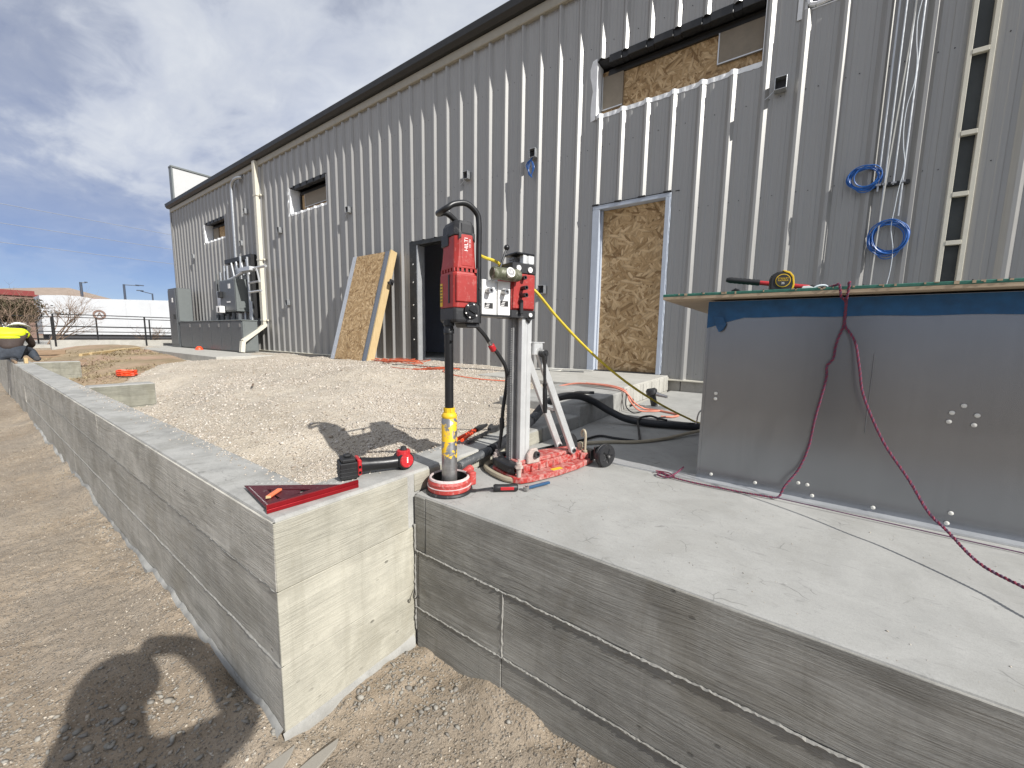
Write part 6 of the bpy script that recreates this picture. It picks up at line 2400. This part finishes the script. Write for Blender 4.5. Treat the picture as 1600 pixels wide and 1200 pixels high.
# ------------------------------------------------------------------ switchgear
def make_switchgear():
    t = thing('switchgear_cabinet', 'long low grey-green switchgear cabinet with six doors on the concrete pad', 'cabinet', (-14.5, 4.6, .09))
    y0, y1, z0, z1 = 4.45, 4.83, .115, .974
    mb = MB()
    mb.box(-17.10, -12.04, y0 + .02, y1, z0, z1 - .03)
    mb.box(-17.0, -12.14, y0 + .06, y1 - .05, .088, z0)
    mb.build('cabinet_body', M['swgear'], t, bevel=.006)
    mb = MB()
    mb.box(-17.12, -12.02, y0 - .01, y1 + .01, z1 - .029, z1)
    mb.build('cabinet_top', M['swgear'], t, bevel=.006)
    xs_ = [-17.08, -15.95, -15.04, -14.28, -13.53, -12.80, -12.06]
    for a, b in zip(xs_[:-1], xs_[1:]):
        mb = MB()
        mb.box(a + .012, b - .012, y0, y0 + .019, z0 + .02, z1 - .04)
        d = mb.build('door', M['swgear2'], t, bevel=.004)
        mb = MB()
        mb.box(b - .10, b - .06, y0 - .025, y0 - .001, z1 - .20, z1 - .10)
        mb.build('latch', M['steel'], d)
    mb = MB()
    mb.box(-12.039, -12.032, y0 + .06, y1 - .04, z0 + .03, z1 - .05)
    mb.build('end_panel', M['swgear'], t, bevel=.002)
    t = thing('tall_cabinet', 'tall grey electrical cabinet at the far corner of the building', 'cabinet', (-17.6, 4.6, .09))
    mb = MB()
    mb.box(-18.06, -17.16, 4.45, 4.87, .088, 2.10)
    mb.build('cabinet_body', M['swgear2'], t, bevel=.01)
    mb = MB()
    mb.box(-17.159, -17.135, 4.48, 4.85, .985, 2.08)
    mb.build('side_panel', M['swgear'], t, bevel=.006)
    mb = MB()
    mb.box(-17.99, -17.23, 4.425, 4.449, .2, 2.03)
    d = mb.build('door', M['swgear2'], t, bevel=.006)
    mb = MB()
    mb.box(-17.42, -17.35, 4.39, 4.424, 1.05, 1.21)
    mb.build('handle', M['black'], d)
    mb = MB()
    mb.box(-17.60, -17.48, 4.416, 4.424, 1.62, 1.77)
    mb.build('label_plate', M['whiteprint'], d)
    # meter and disconnect boxes on the wall above
    t = thing('disconnect_switch', 'dark grey disconnect box with a pale side mounted above the low switchgear', 'electrical box', (-13.2, 4.9, 1.3))
    mb = MB()
    mb.box(-13.85, -12.75, 4.62, 5.08, 1.22, 2.12)
    mb.build('box_body', M['swgear'], t, bevel=.008)
    mb = MB()
    mb.box(-13.82, -12.78, 4.60, 4.619, 1.25, 2.09)
    d = mb.build('door', M['swgear2'], t, bevel=.006)
    mb = MB()
    mb.box(-13.80, -13.62, 4.52, 4.599, 1.62, 1.80)
    mb.build('handle', M['black'], d, bevel=.01)
    mb = MB()
    mb.box(-13.20, -13.06, 4.592, 4.599, 1.86, 1.99)
    mb.box(-13.35, -13.12, 4.592, 4.599, 1.47, 1.51)
    mb.build('label_plate', M['whiteprint'], d)
    mb = MB()
    mb.box(-12.749, -12.742, 4.68, 5.0, 1.30, 2.05)
    mb.build('side_panel', M['swgear'], t)
    t = thing('meter_socket', 'pale grey meter box left of the dark disconnect box', 'electrical box', (-14.6, 4.95, 1.3))
    mb = MB()
    mb.box(-14.95, -14.45, 4.90, 5.08, 1.15, 1.78)
    mb.build('box_body', M['swgear2'], t, bevel=.008)
    mb = MB()
    mb.box(-14.75, -14.35, 4.82, 4.899, 1.36, 1.88)
    mb.build('meter_cover', M['galvpale'], t, bevel=.006)
    t = thing('small_box', 'small white control box on the lower left of the disconnect', 'electrical box', (-13.7, 4.6, 1.2))
    mb = MB()
    mb.box(-13.78, -13.50, 4.46, 4.59, 1.19, 1.38)
    mb.build('box_body', M['white'], t, bevel=.01)
    mb = MB()
    mb.box(-13.62, -13.56, 4.452, 4.459, 1.22, 1.33)
    mb.build('window_slot', M['black'], t)
    mb = MB()
    mb.tube(spline([(-14.5, 4.80, 1.40), (-14.3, 4.75, 1.32), (-14.1, 4.75, 1.42), (-13.95, 4.7, 1.40)], 5), .012, 6)
    tag(mb.build('red_lead', M['tool_red'], smooth=True), 'red lead drooping between the meter box and the disconnect', 'wire')
    t = thing('wireway_rack', 'black wireway with pale conduit stubs above the disconnect', 'wireway', (-13.4, 5.0, 2.3))
    mb = MB()
    mb.box(-14.3, -12.46, 4.93, 5.08, 2.68, 2.80)
    mb.box(-12.62, -12.46, 4.93, 5.08, 1.05, 2.679)
    mb.build('wireway', M['black'], t)
    mb = MB()
    mb.tube([(-14.4, 4.86, 2.09), (-13.2, 4.80, 2.20), (-12.2, 4.72, 2.32)], .045, 8)
    mb.box(-12.45, -11.75, 4.60, 4.80, 2.26, 2.36)
    mb.tube([(-11.8, 4.7, 2.31), (-11.15, 4.75, 2.33)], .035, 8)
    mb.tube([(-11.55, 4.7, 2.31), (-11.55, 4.75, 1.98), (-12.3, 4.8, 1.98)], .03, 8)
    mb.tube([(-12.2, 4.75, 1.72), (-11.6, 4.8, 1.74)], .03, 8)
    mb.build('support_arm', M['galvpale'], t)
    for x, za, zb in ((-14.55, 1.9, 2.45), (-14.25, 2.1, 2.62), (-14.02, 2.1, 2.60), (-13.05, 2.13, 2.78), (-12.95, 1.0, 2.1), (-12.60, 1.0, 2.72), (-12.5, .96, 1.5)):
        mb = MB()
        mb.cyl((x, 4.90, za), (x, 4.90, zb), .034, .034, 8)
        mb.build('conduit_stub', M['conduit'], t)
    for i in range(4):
        mb = MB()
        x = -13.75 + .34 * i
        mb.cyl((x, 4.92, 2.66), (x + .16, 4.92, 2.24), .03, .03, 8)
        mb.build('brace', M['conduit'], t)
    for i in range(5):
        mb = MB()
        x = -14.4 + .4 * i
        mb.cyl((x, 4.7, .976), (x, 4.7, 1.16 + .03 * (i % 2)), .05, .05, 8)
        mb.build('cable_nipple', M['swgear2'], t)
    mb = MB()
    mb.tube([(-13.62, 5.0, .6), (-13.62, 5.0, 3.0), (-13.62, 5.0, 4.60)] + list(spline([(-13.62, 5.0, 4.62), (-13.60, 5.0, 4.80), (-13.48, 5.0, 4.92), (-13.25, 5.0, 4.96), (-13.0, 5.06, 4.96)], 5)), .042, 10)
    tag(mb.build('curved_conduit', M['conduit'], smooth=True), 'tall steel conduit curving over at its top beside the downspout', 'conduit')
    for x, z1_, lb in ((-15.4, 2.5, 'taller dark conduit on the wall left of the meter box'), (-15.2, 2.3, 'shorter dark conduit on the wall left of the meter box')):
        mb = MB()
        mb.tube([(x, 5.05, 1.0), (x, 5.05, z1_)], .03, 8)
        tag(mb.build('wall_conduit', M['swgear2'], smooth=True), lb, 'conduit', 'dark conduits left of the meter box')


make_switchgear()


# ------------------------------------------------------------------ beyond the building
def make_ramp():
    X0 = -20.6
    t = thing('ramp_wall', 'pale concrete ramp wall beyond the end of the building', 'wall', (X0, 3, -.3))
    mb = MB()
    mb.box(X0 - .25, X0, 1.85, 9.0, -.6, .27)
    mb.build('wall_core', M['c_pale'], t, bevel=.01)
    mb = MB()
    mb.box(X0 + .3, X0 + .55, 1.80, 4.6, -.6, .06)
    mb.build('front_kerb', M['c_pale'], t, bevel=.01)
    mb = MB()
    mb.box(X0 - 9, X0 - .26, 1.3, 9.0, -.4, .10)
    tag(mb.build('ramp_path', M['c_pale']), kind='structure')

    def rail(x, y0, y1, posts, zb, h, label, mids):
        t = thing('metal_railing', label, 'railing', (x, y0, zb), 0, 'black railings on the ramp')
        for y in posts:
            mb = MB()
            mb.box(x - .022, x + .022, y - .022, y + .022, zb - .2, zb + h)
            mb.build('post', M['blackpaint'], t)
        for k in [1.0] + mids:
            mb = MB()
            mb.box(x - .02, x + .02, y0, y1, zb + h * k - .015, zb + h * k + .015)
            mb.build('rail', M['blackpaint'], t)
        return t
    rail(X0 + .06, 1.95, 8.0, (1.95, 4.28, 6.6), .14, 1.02, 'black railing along the near edge of the concrete ramp', [.60, .28])
    rail(X0 - 2.2, .95, 8.5, (.95, 1.55, 1.75, 3.3, 4.9, 6.5), .16, .95, 'second black railing farther back along the ramp', [.62, .42, .14])
    rail(X0 - .9, 2.0, 2.02, (2.0,), .0, 1.06, 'single black end post left of the near railing', [])
    # timber cribbing by the worker
    for i, (x, y, z, L, lb) in enumerate([(-15.6, 1.05, -.02, .9, 'uppermost brown timber stacked beyond the worker'), (-15.4, 1.02, -.16, 1.1, 'middle brown timber of the stack beyond the worker'), (-15.1, 1.0, -.29, 1.3, 'lowest brown timber of the stack beyond the worker')]):
        mb = MB()
        mb.box(x - .25, x, y - .15, y + L * .65, z, z + .125)
        tag(mb.build('timber', M['pinex'], bevel=.008), lb, 'timber', 'timbers stacked beyond the worker')
    mb = MB()
    mb.box(-12.6, -12.5, .75, 1.6, -.05, -.01)
    tag(mb.build('plank', M['pinex']), 'dark plank lying flat in front of the timber stack', 'plank')
    for i, (x, y, a) in enumerate([(-14.4, 1.75, .55), (-14.6, 1.95, .62)]):
        z = gz(x, y) + .05
        mb = MB()
        d = Vector((math.cos(PI - a), math.sin(PI - a), .03))
        mb.tube([Vector((x, y, z)), Vector((x, y, z)) + d * 2.2], .045, 4)
        tag(mb.build('stake', M['pine']), ['longer pale lumber stake lying on the reddish dirt bank', 'second pale stake lying just uphill of the first'][i], 'stake')


make_ramp()


def make_background():
    # white trailer-like building with a round emblem
    t = thing('white_shed', 'long low white building with a round emblem beyond the ramp', 'building', (-36, 6, 0))
    y0, y1, x, h0, h1 = 3.0, 13.0, -36.0, 2.58, 2.80
    mb = MB()
    mb.prism([(y0, .35), (y1, .35), (y1, h1 + .15), (y0 + 2.2, h0), (y0 + 1.6, h0 + .10), (y0 + .9, h0 + .10), (y0, h0 + .02)], 'x', x - 3, x)
    mb.build('wall', M['trailer'], t)
    mb = MB()
    mb.box(x - 2.8, x - .1, y0 + .2, y1, -.1, .349)
    mb.build('skirting', M['dark'], t)
    for y in np.arange(y0 + 1.2, y1, 1.22):
        mb = MB()
        mb.box(x + .001, x + .012, y - .012, y + .012, .36, h0 - .06)
        mb.build('panel_joint', M['galvpale'], t)
    mb = MB()
    mb.lathe([(.20, 0), (.30, 0), (.30, .03), (.20, .03)], (x + .013, 5.38, 1.60), (1, 0, 0), 28, close=True)
    e = mb.build('emblem_ring', M['brownwall'], t)
    mb = MB()
    for p, q in (((-.09, -.11), (.01, .14)), ((.01, .14), (.09, -.11)), ((-.05, -.02), (.13, -.03)), ((.09, -.11), (.15, -.13))):
        mb.tube([(x + .02, 5.38 + p[0], 1.60 + p[1]), (x + .02, 5.38 + q[0], 1.60 + q[1])], .024, 5)
    mb.build('emblem_letter', M['brownwall'], e)
    mb = MB()
    for i in range(26):
        r = random.Random(i)
        y = y0 + .8 + 9 * r.random()
        z = .5 + .45 * r.random()
        mb.box(x + .0005, x + .006, y, y + r.uniform(.1, .5), z, z + .02)
    mb.build('scuff_mark', M['galvpale'], t)
    # brown roofed building with a red fascia
    t = thing('brown_roofed_hall', 'brown roofed building with a red fascia behind the white shed', 'building', (-62, 6, 0))
    mb = MB()
    X = -62
    mb.box(X - 20, X, .2, 10.0, 0, 3.99)
    mb.build('wall', M['brownwall'], t)
    mb = MB()
    mb.box(X + .02, X + .5, .2, 10.2, 3.55, 4.0)
    mb.build('red_fascia', M['redfascia'], t)
    mb = MB()
    mb.add([(X + .5, 0.0, 4.0), (X + .5, 10.4, 4.0), (X - 20, 14.5, 4.0), (X - 20, 0.0, 4.0), (X - 8, 6.4, 5.35), (X - 8, 8.2, 5.5)],
           [(0, 1, 5, 4), (1, 2, 5), (2, 3, 4, 5), (3, 0, 4), (0, 3, 2, 1)])
    mb.build('roof', M['roof'], t)
    t = thing('brown_shop', 'dark brown shopfront with a white panel at the left edge of the view', 'building', (-33, 0, 0))
    mb = MB()
    mb.box(-34.5, -33, -6.0, 2.55, -.2, 2.35)
    mb.build('wall', M['brownwall'], t)
    mb = MB()
    mb.box(-34.6, -32.9, -6.0, 2.6, 2.351, 2.62)
    mb.build('red_fascia', M['redfascia'], t)
    mb = MB()
    mb.box(-32.999, -32.98, -.2, 2.2, .2, 1.35)
    mb.build('white_panel', M['whitewall'], t)
    # lamp posts
    for y, h, arm, lb in ((7.35, 5.15, .35, 'short dark lamp post above the brown roof'), (11.1, 5.62, 1.25, 'tall lamp post with a long arm over the white building'), (13.4, 4.85, -1.0, 'thinner lamp post nearest the grey building corner')):
        t = thing('lamp_post', lb, 'lamp post', (-60 if y != 7.35 else -61, y, 0), 0, 'lamp posts beyond the white building')
        xx = -60 if y != 7.35 else -56
        mb = MB()
        mb.cyl((xx, y, 0), (xx, y, h), .12 if arm > 0 else .09, .10 if arm > 0 else .07, 8)
        mb.build('pole', M['lamp'], t)
        mb = MB()
        mb.tube([(xx, y, h - .05), (xx, y + arm, h - .02 + (.2 if arm < 0 else 0))], .045, 6)
        mb.box(xx - .12, xx + .12, min(y + arm * .75, y + arm * 1.3), max(y + arm * .75, y + arm * 1.3), h - .02 + (.2 if arm < 0 else 0), h + .07 + (.2 if arm < 0 else 0))
        mb.build('lamp_head', M['lamp'], t)
    # power lines, sagging far away
    for i, (z0, z1, lb) in enumerate(((15.2, 13.6, 'uppermost of the faint power lines'), (12.9, 12.0, 'middle faint power line'), (10.6, 10.4, 'lowest of the faint power lines'))):
        pts = []
        for k in range(25):
            s = k / 24
            pts.append((-70, -40 + 110 * s, z0 + (z1 - z0) * s - 3.0 * s * (1 - s)))
        mb = MB()
        mb.tube(pts, .030, 5)
        tag(mb.build('power_line', M['wire']), lb + ' left of the building', 'power line', 'power lines left of the building')


make_background()


# ------------------------------------------------------------------ shrubs
def twig_tree(name, label, base, h, spread, seed, leaf=0, leafmat='dryleaf', nbr=9, lean=(0, 0)):
    r = random.Random(seed)
    t = thing(name, label, 'shrub', base, 0)
    mb = MB()
    tips = []

    def grow(p, d, L, rad_, lvl):
        n = 4
        pts = [p]
        for i in range(n):
            d = (d + Vector((r.uniform(-.22, .22), r.uniform(-.22, .22), r.uniform(-.12, .16)))).normalized()
            p = p + d * (L / n)
            pts.append(p)
        mb.tube(pts, [rad_ * (1 - .6 * i / n) for i in range(n + 1)], 5 if lvl < 2 else 3, caps=False)
        tips.append(p)
        if lvl < 4 and rad_ > .002:
            for k in range(3 if lvl < 3 else 2):
                q = pts[r.randint(2, n)]
                dd = (d + Vector((r.uniform(-.9, .9), r.uniform(-.9, .9), r.uniform(-.3, .6)))).normalized()
                grow(q, dd, L * r.uniform(.5, .75), rad_ * .55, lvl + 1)
    for i in range(nbr):
        a = r.uniform(0, 2 * PI)
        d = Vector((math.cos(a) * spread + lean[0], math.sin(a) * spread + lean[1], 1)).normalized()
        grow(Vector(base) + Vector((r.uniform(-.15, .15), r.uniform(-.15, .15), -.05)), d, h * r.uniform(.45, .7), .022, 0)
    mb.build('branches', M['twig'], t)
    if leaf:
        vs, fs = [], []
        for k in range(leaf):
            c = r.choice(tips) + Vector((r.gauss(0, .09), r.gauss(0, .09), r.gauss(0, .07)))
            if c.z < base[2] + h * .40 or c.z > base[2] + h * 1.05:
                continue
            s = r.uniform(.025, .06)
            u = Vector((r.gauss(0, 1), r.gauss(0, 1), r.gauss(0, 1))).normalized()
            w = u.orthogonal().normalized()
            o = len(vs)
            vs += [c - u * s, c + w * s * .5, c + u * s, c - w * s * .5]
            fs.append((o, o + 1, o + 2, o + 3))
        lm = MB().add(vs, fs)
        tag(lm.build('foliage', M[leafmat], t), kind='stuff')
    return t


twig_tree('bare_shrub', 'bare twiggy shrub in front of the white building by the railing', (-21.9, 2.0, .1), 1.75, .55, 3, 0, nbr=7, lean=(0, .25))
twig_tree('bare_shrub', 'bare leaning shrub directly behind the crouching worker', (-21.6, 1.15, .0), 1.5, .5, 8, 0, nbr=7)
twig_tree('brown_juniper', 'dense brown evergreen shrub at the left edge above the worker', (-24.2, 1.0, .35), 1.35, .8, 5, 9000, nbr=14)
twig_tree('brown_juniper', 'low tan shrub at the far left edge behind the worker', (-22.5, .35, .0), 1.2, .6, 15, 1500, 'twig', nbr=8)
twig_tree('bare_shrub', 'small weedy shrub behind the railing near the tall cabinet', (-24.0, 5.1, .1), .75, .8, 21, 0, nbr=6)


# ------------------------------------------------------------------ people
def skin_body(name, joints, bones, parent, mat, sub=2, root=0):
    """one continuous surface: joints = {name: (co, radius)}, bones = pairs"""
    names = list(joints)
    me = bpy.data.meshes.new(name)
    off = WORLD_OFF.get(parent.name, Vector((0, 0, 0)))
    me.from_pydata([Vector(joints[k][0]) - off for k in names], [(names.index(a), names.index(b)) for a, b in bones], [])
    o = bpy.data.objects.new(name, me)
    COL.objects.link(o)
    sk = o.modifiers.new('skin', 'SKIN')
    sk.use_smooth_shade = True
    for i, k in enumerate(names):
        rr = joints[k][1]
        me.skin_vertices[0].data[i].radius = rr if isinstance(rr, tuple) else (rr, rr)
        me.skin_vertices[0].data[i].use_root = (i == root)
    sb = o.modifiers.new('sub', 'SUBSURF')
    sb.levels = sub
    sb.render_levels = sub
    dg = bpy.context.evaluated_depsgraph_get()
    m2 = bpy.data.meshes.new_from_object(o.evaluated_get(dg))
    bpy.data.objects.remove(o)
    m2.materials.clear()
    m2.materials.append(mat)
    m2.name = name
    o = bpy.data.objects.new(name, m2)
    COL.objects.link(o)
    o.parent = parent
    WORLD_OFF[o.name] = off
    return o


def ellipsoid(mb, c, rx, ry, rz, n=16, k=10, z0=-1.0, z1=1.0, rot=None):
    c = Vector(c)
    vs, fs = [], []
    for j in range(k + 1):
        s = z0 + (z1 - z0) * j / k
        rr = math.sqrt(max(0, 1 - s * s)) + 1e-4
        for i in range(n):
            a = 2 * PI * i / n
            p = Vector((rx * rr * math.cos(a), ry * rr * math.sin(a), rz * s))
            if rot is not None:
                p = rot @ p
            vs.append(c + p)
    for j in range(k):
        for i in range(n):
            fs.append((j * n + i, j * n + (i + 1) % n, (j + 1) * n + (i + 1) % n, (j + 1) * n + i))
    return mb.add(vs, fs)


def make_worker():
    # crouches on the wall top, back to the viewer, bent over his work
    B = Vector((-10.75, .53, .085))
    t = thing('person', 'worker in a high visibility vest and dark trousers crouching bent over on the retaining wall', 'person', B)

    def P(x, y, z):
        return B + Vector((x, y, z))
    J = {'pelvis': (P(0, 0, .17), (.14, .12)), 'waist': (P(-.05, -.01, .30), (.14, .11)), 'chest': (P(-.14, -.01, .45), (.16, .12)), 'neck': (P(-.25, .05, .53), .06), 'head': (P(-.36, .11, .53), (.085, .095)), 'crown': (P(-.43, .14, .50), .07),
         'shl': (P(-.19, -.18, .47), .065), 'ell': (P(-.38, -.22, .27), .048), 'wrl': (P(-.62, -.08, .14), .036), 'hal': (P(-.69, -.05, .11), .034),
         'shr': (P(-.17, .17, .47), .065), 'elr': (P(-.34, .25, .28), .048), 'wrr': (P(-.60, .15, .15), .036), 'har': (P(-.67, .11, .12), .034)}
    bones = [('pelvis', 'waist'), ('waist', 'chest'), ('chest', 'neck'), ('neck', 'head'), ('head', 'crown'), ('chest', 'shl'), ('shl', 'ell'), ('ell', 'wrl'), ('wrl', 'hal'), ('chest', 'shr'), ('shr', 'elr'), ('elr', 'wrr'), ('wrr', 'har')]
    body = skin_body('body', J, bones, t, M['jacket'])
    for s, k in ((-1, 'hal'), (1, 'har')):
        h = J[k][0]
        for i in range(5):
            a = h + Vector((-.02, (i - 2) * .018, -.005))
            mb = MB()
            L = (.05, .07, .08, .075, .055)[i]
            mb.tube([a, a + Vector((-L * .6, (i - 2) * .004, -.012)), a + Vector((-L, (i - 2) * .004, -.04))], [.010, .0095, .007], 6)
            mb.build('finger', M['skin'], t, smooth=True)
    # vest: shell round chest and shoulders
    V = {'low': (P(-.06, -.01, .33), (.150, .125)), 'mid': (P(-.10, -.01, .40), (.168, .132)), 'top': (P(-.155, .0, .48), (.165, .118)), 'col': (P(-.22, .03, .525), (.10, .08)),
         'sl': (P(-.18, -.15, .48), .080), 'sl2': (P(-.23, -.20, .41), .072), 'sr': (P(-.16, .15, .48), .080), 'sr2': (P(-.21, .20, .41), .072)}
    skin_body('vest', V, [('low', 'mid'), ('mid', 'top'), ('top', 'col'), ('top', 'sl'), ('sl', 'sl2'), ('top', 'sr'), ('sr', 'sr2')], t, M['hivis'])
    T = {'hip': (P(.0, 0, .20), (.135, .125)), 'hl': (P(-.05, -.06, .17), .105), 'kl': (P(-.36, -.05, .19), .075), 'al': (P(-.10, -.02, .07), .055), 'fl': (P(.0, -.0, .05), .045),
         'hr': (P(.01, .08, .17), .105), 'kr': (P(-.12, .20, .17), .085), 'ar': (P(.0, .235, .07), .056), 'fr': (P(.05, .245, .045), .042)}
    skin_body('trousers', T, [('hip', 'hl'), ('hl', 'kl'), ('kl', 'al'), ('al', 'fl'), ('hip', 'hr'), ('hr', 'kr'), ('kr', 'ar'), ('ar', 'fr')], t, M['trousers'])
    for a, b in ((P(.06, .0, .045), P(-.12, -.0, .04)), (P(.10, .25, .045), P(-.08, .25, .04))):
        mb = MB()
        mb.tube([a + (a - b) * .1, a, a.lerp(b, .5), b, b + (b - a) * .15], [.025, .045, .044, .042, .022], 10)
        mb.build('boot', M['dark'], t, smooth=True)
    R = Matrix.Rotation(-.6, 3, 'Y')
    mb = MB()
    ellipsoid(mb, P(-.375, .115, .565), .125, .105, .095, 18, 8, -.05, 1.0, R)
    mb.lathe([(.10, 0), (.145, -.004), (.145, .004), (.10, .010)], P(-.375, .115, .56), R @ Vector((0, 0, 1)), 18, close=True)
    mb.build('hard_hat', M['hat'], t, smooth=True, angle=60)
    # small pale form block beside him
    tt = thing('form_block', 'small pale lumber block standing on the wall beside the worker', 'wood block', (-10.15, .62, .085))
    mb = MB()
    mb.box(-10.22, -10.06, .60, .64, .086, .175)
    mb.build('block', M['pine'], tt, bevel=.003)
    mb = MB()
    mb.box(-10.9, -10.1, .50, .53, .086, .125)
    tag(mb.build('lumber_strip', M['pinex'], bevel=.003), 'dark lumber strip on the wall top in front of the worker', 'lumber')


make_worker()


def make_photographer():
    """the person taking the picture stands just behind the lens; only the shadow is in view"""
    t = thing('person', 'photographer standing behind the camera whose shadow falls on the dirt', 'person', (.25, -.30, -.65))
    d = Vector((-.9914, .1305, 0))      # the way the light travels over the ground
    nn = Vector((.1305, .9914, 0))

    def P(q, h, a=0.0):
        return -d * (.28 + a) + nn * q + Vector((0, 0, h + .10))
    J = {'pelvis': (P(-.08, .10), (.165, .15)), 'waist': (P(-.085, .26), (.15, .14)), 'chest': (P(-.085, .46), (.165, .17)), 'neck': (P(-.085, .66), .115), 'head': (P(-.055, .84), (.105, .115)), 'crown': (P(-.03, .96), (.09, .09)),
         'shl': (P(-.235, .57), .085), 'ell': (P(-.29, .30, .02), .052), 'wrl': (P(-.14, .38, -.06), .038), 'hal': (P(-.05, .44, -.10), .036),
         'shr': (P(.10, .52), .085), 'elr': (P(.262, .56, .0), .060), 'mir': (P(.240, .78, .0), .048), 'wrr': (P(.18, .97, .0), .044), 'har': (P(.045, 1.055, .0), .046),
         'hl': (P(-.18, .05), .105), 'kl': (P(-.18, -.33, -.03), .075), 'al': (P(-.18, -.66, .0), .05), 'tl': (P(-.17, -.71, -.15), .04),
         'hr': (P(.02, .05), .105), 'kr': (P(.03, -.33, -.03), .075), 'ar': (P(.03, -.66, .0), .05), 'tr': (P(.04, -.71, -.15), .04)}
    bones = [('pelvis', 'waist'), ('waist', 'chest'), ('chest', 'neck'), ('neck', 'head'), ('head', 'crown'), ('chest', 'shl'), ('shl', 'ell'), ('ell', 'wrl'), ('wrl', 'hal'), ('chest', 'shr'), ('shr', 'elr'), ('elr', 'mir'), ('mir', 'wrr'), ('wrr', 'har'),
             ('pelvis', 'hl'), ('hl', 'kl'), ('kl', 'al'), ('al', 'tl'), ('pelvis', 'hr'), ('hr', 'kr'), ('kr', 'ar'), ('ar', 'tr')]
    skin_body('body', J, bones, t, M['jacket'])
    mb = MB()
    ellipsoid(mb, P(-.03, .89), .125, .125, .145, 18, 10, -.2, 1.0)
    mb.build('hard_hat', M['hat'], t, smooth=True, angle=60)


make_photographer()
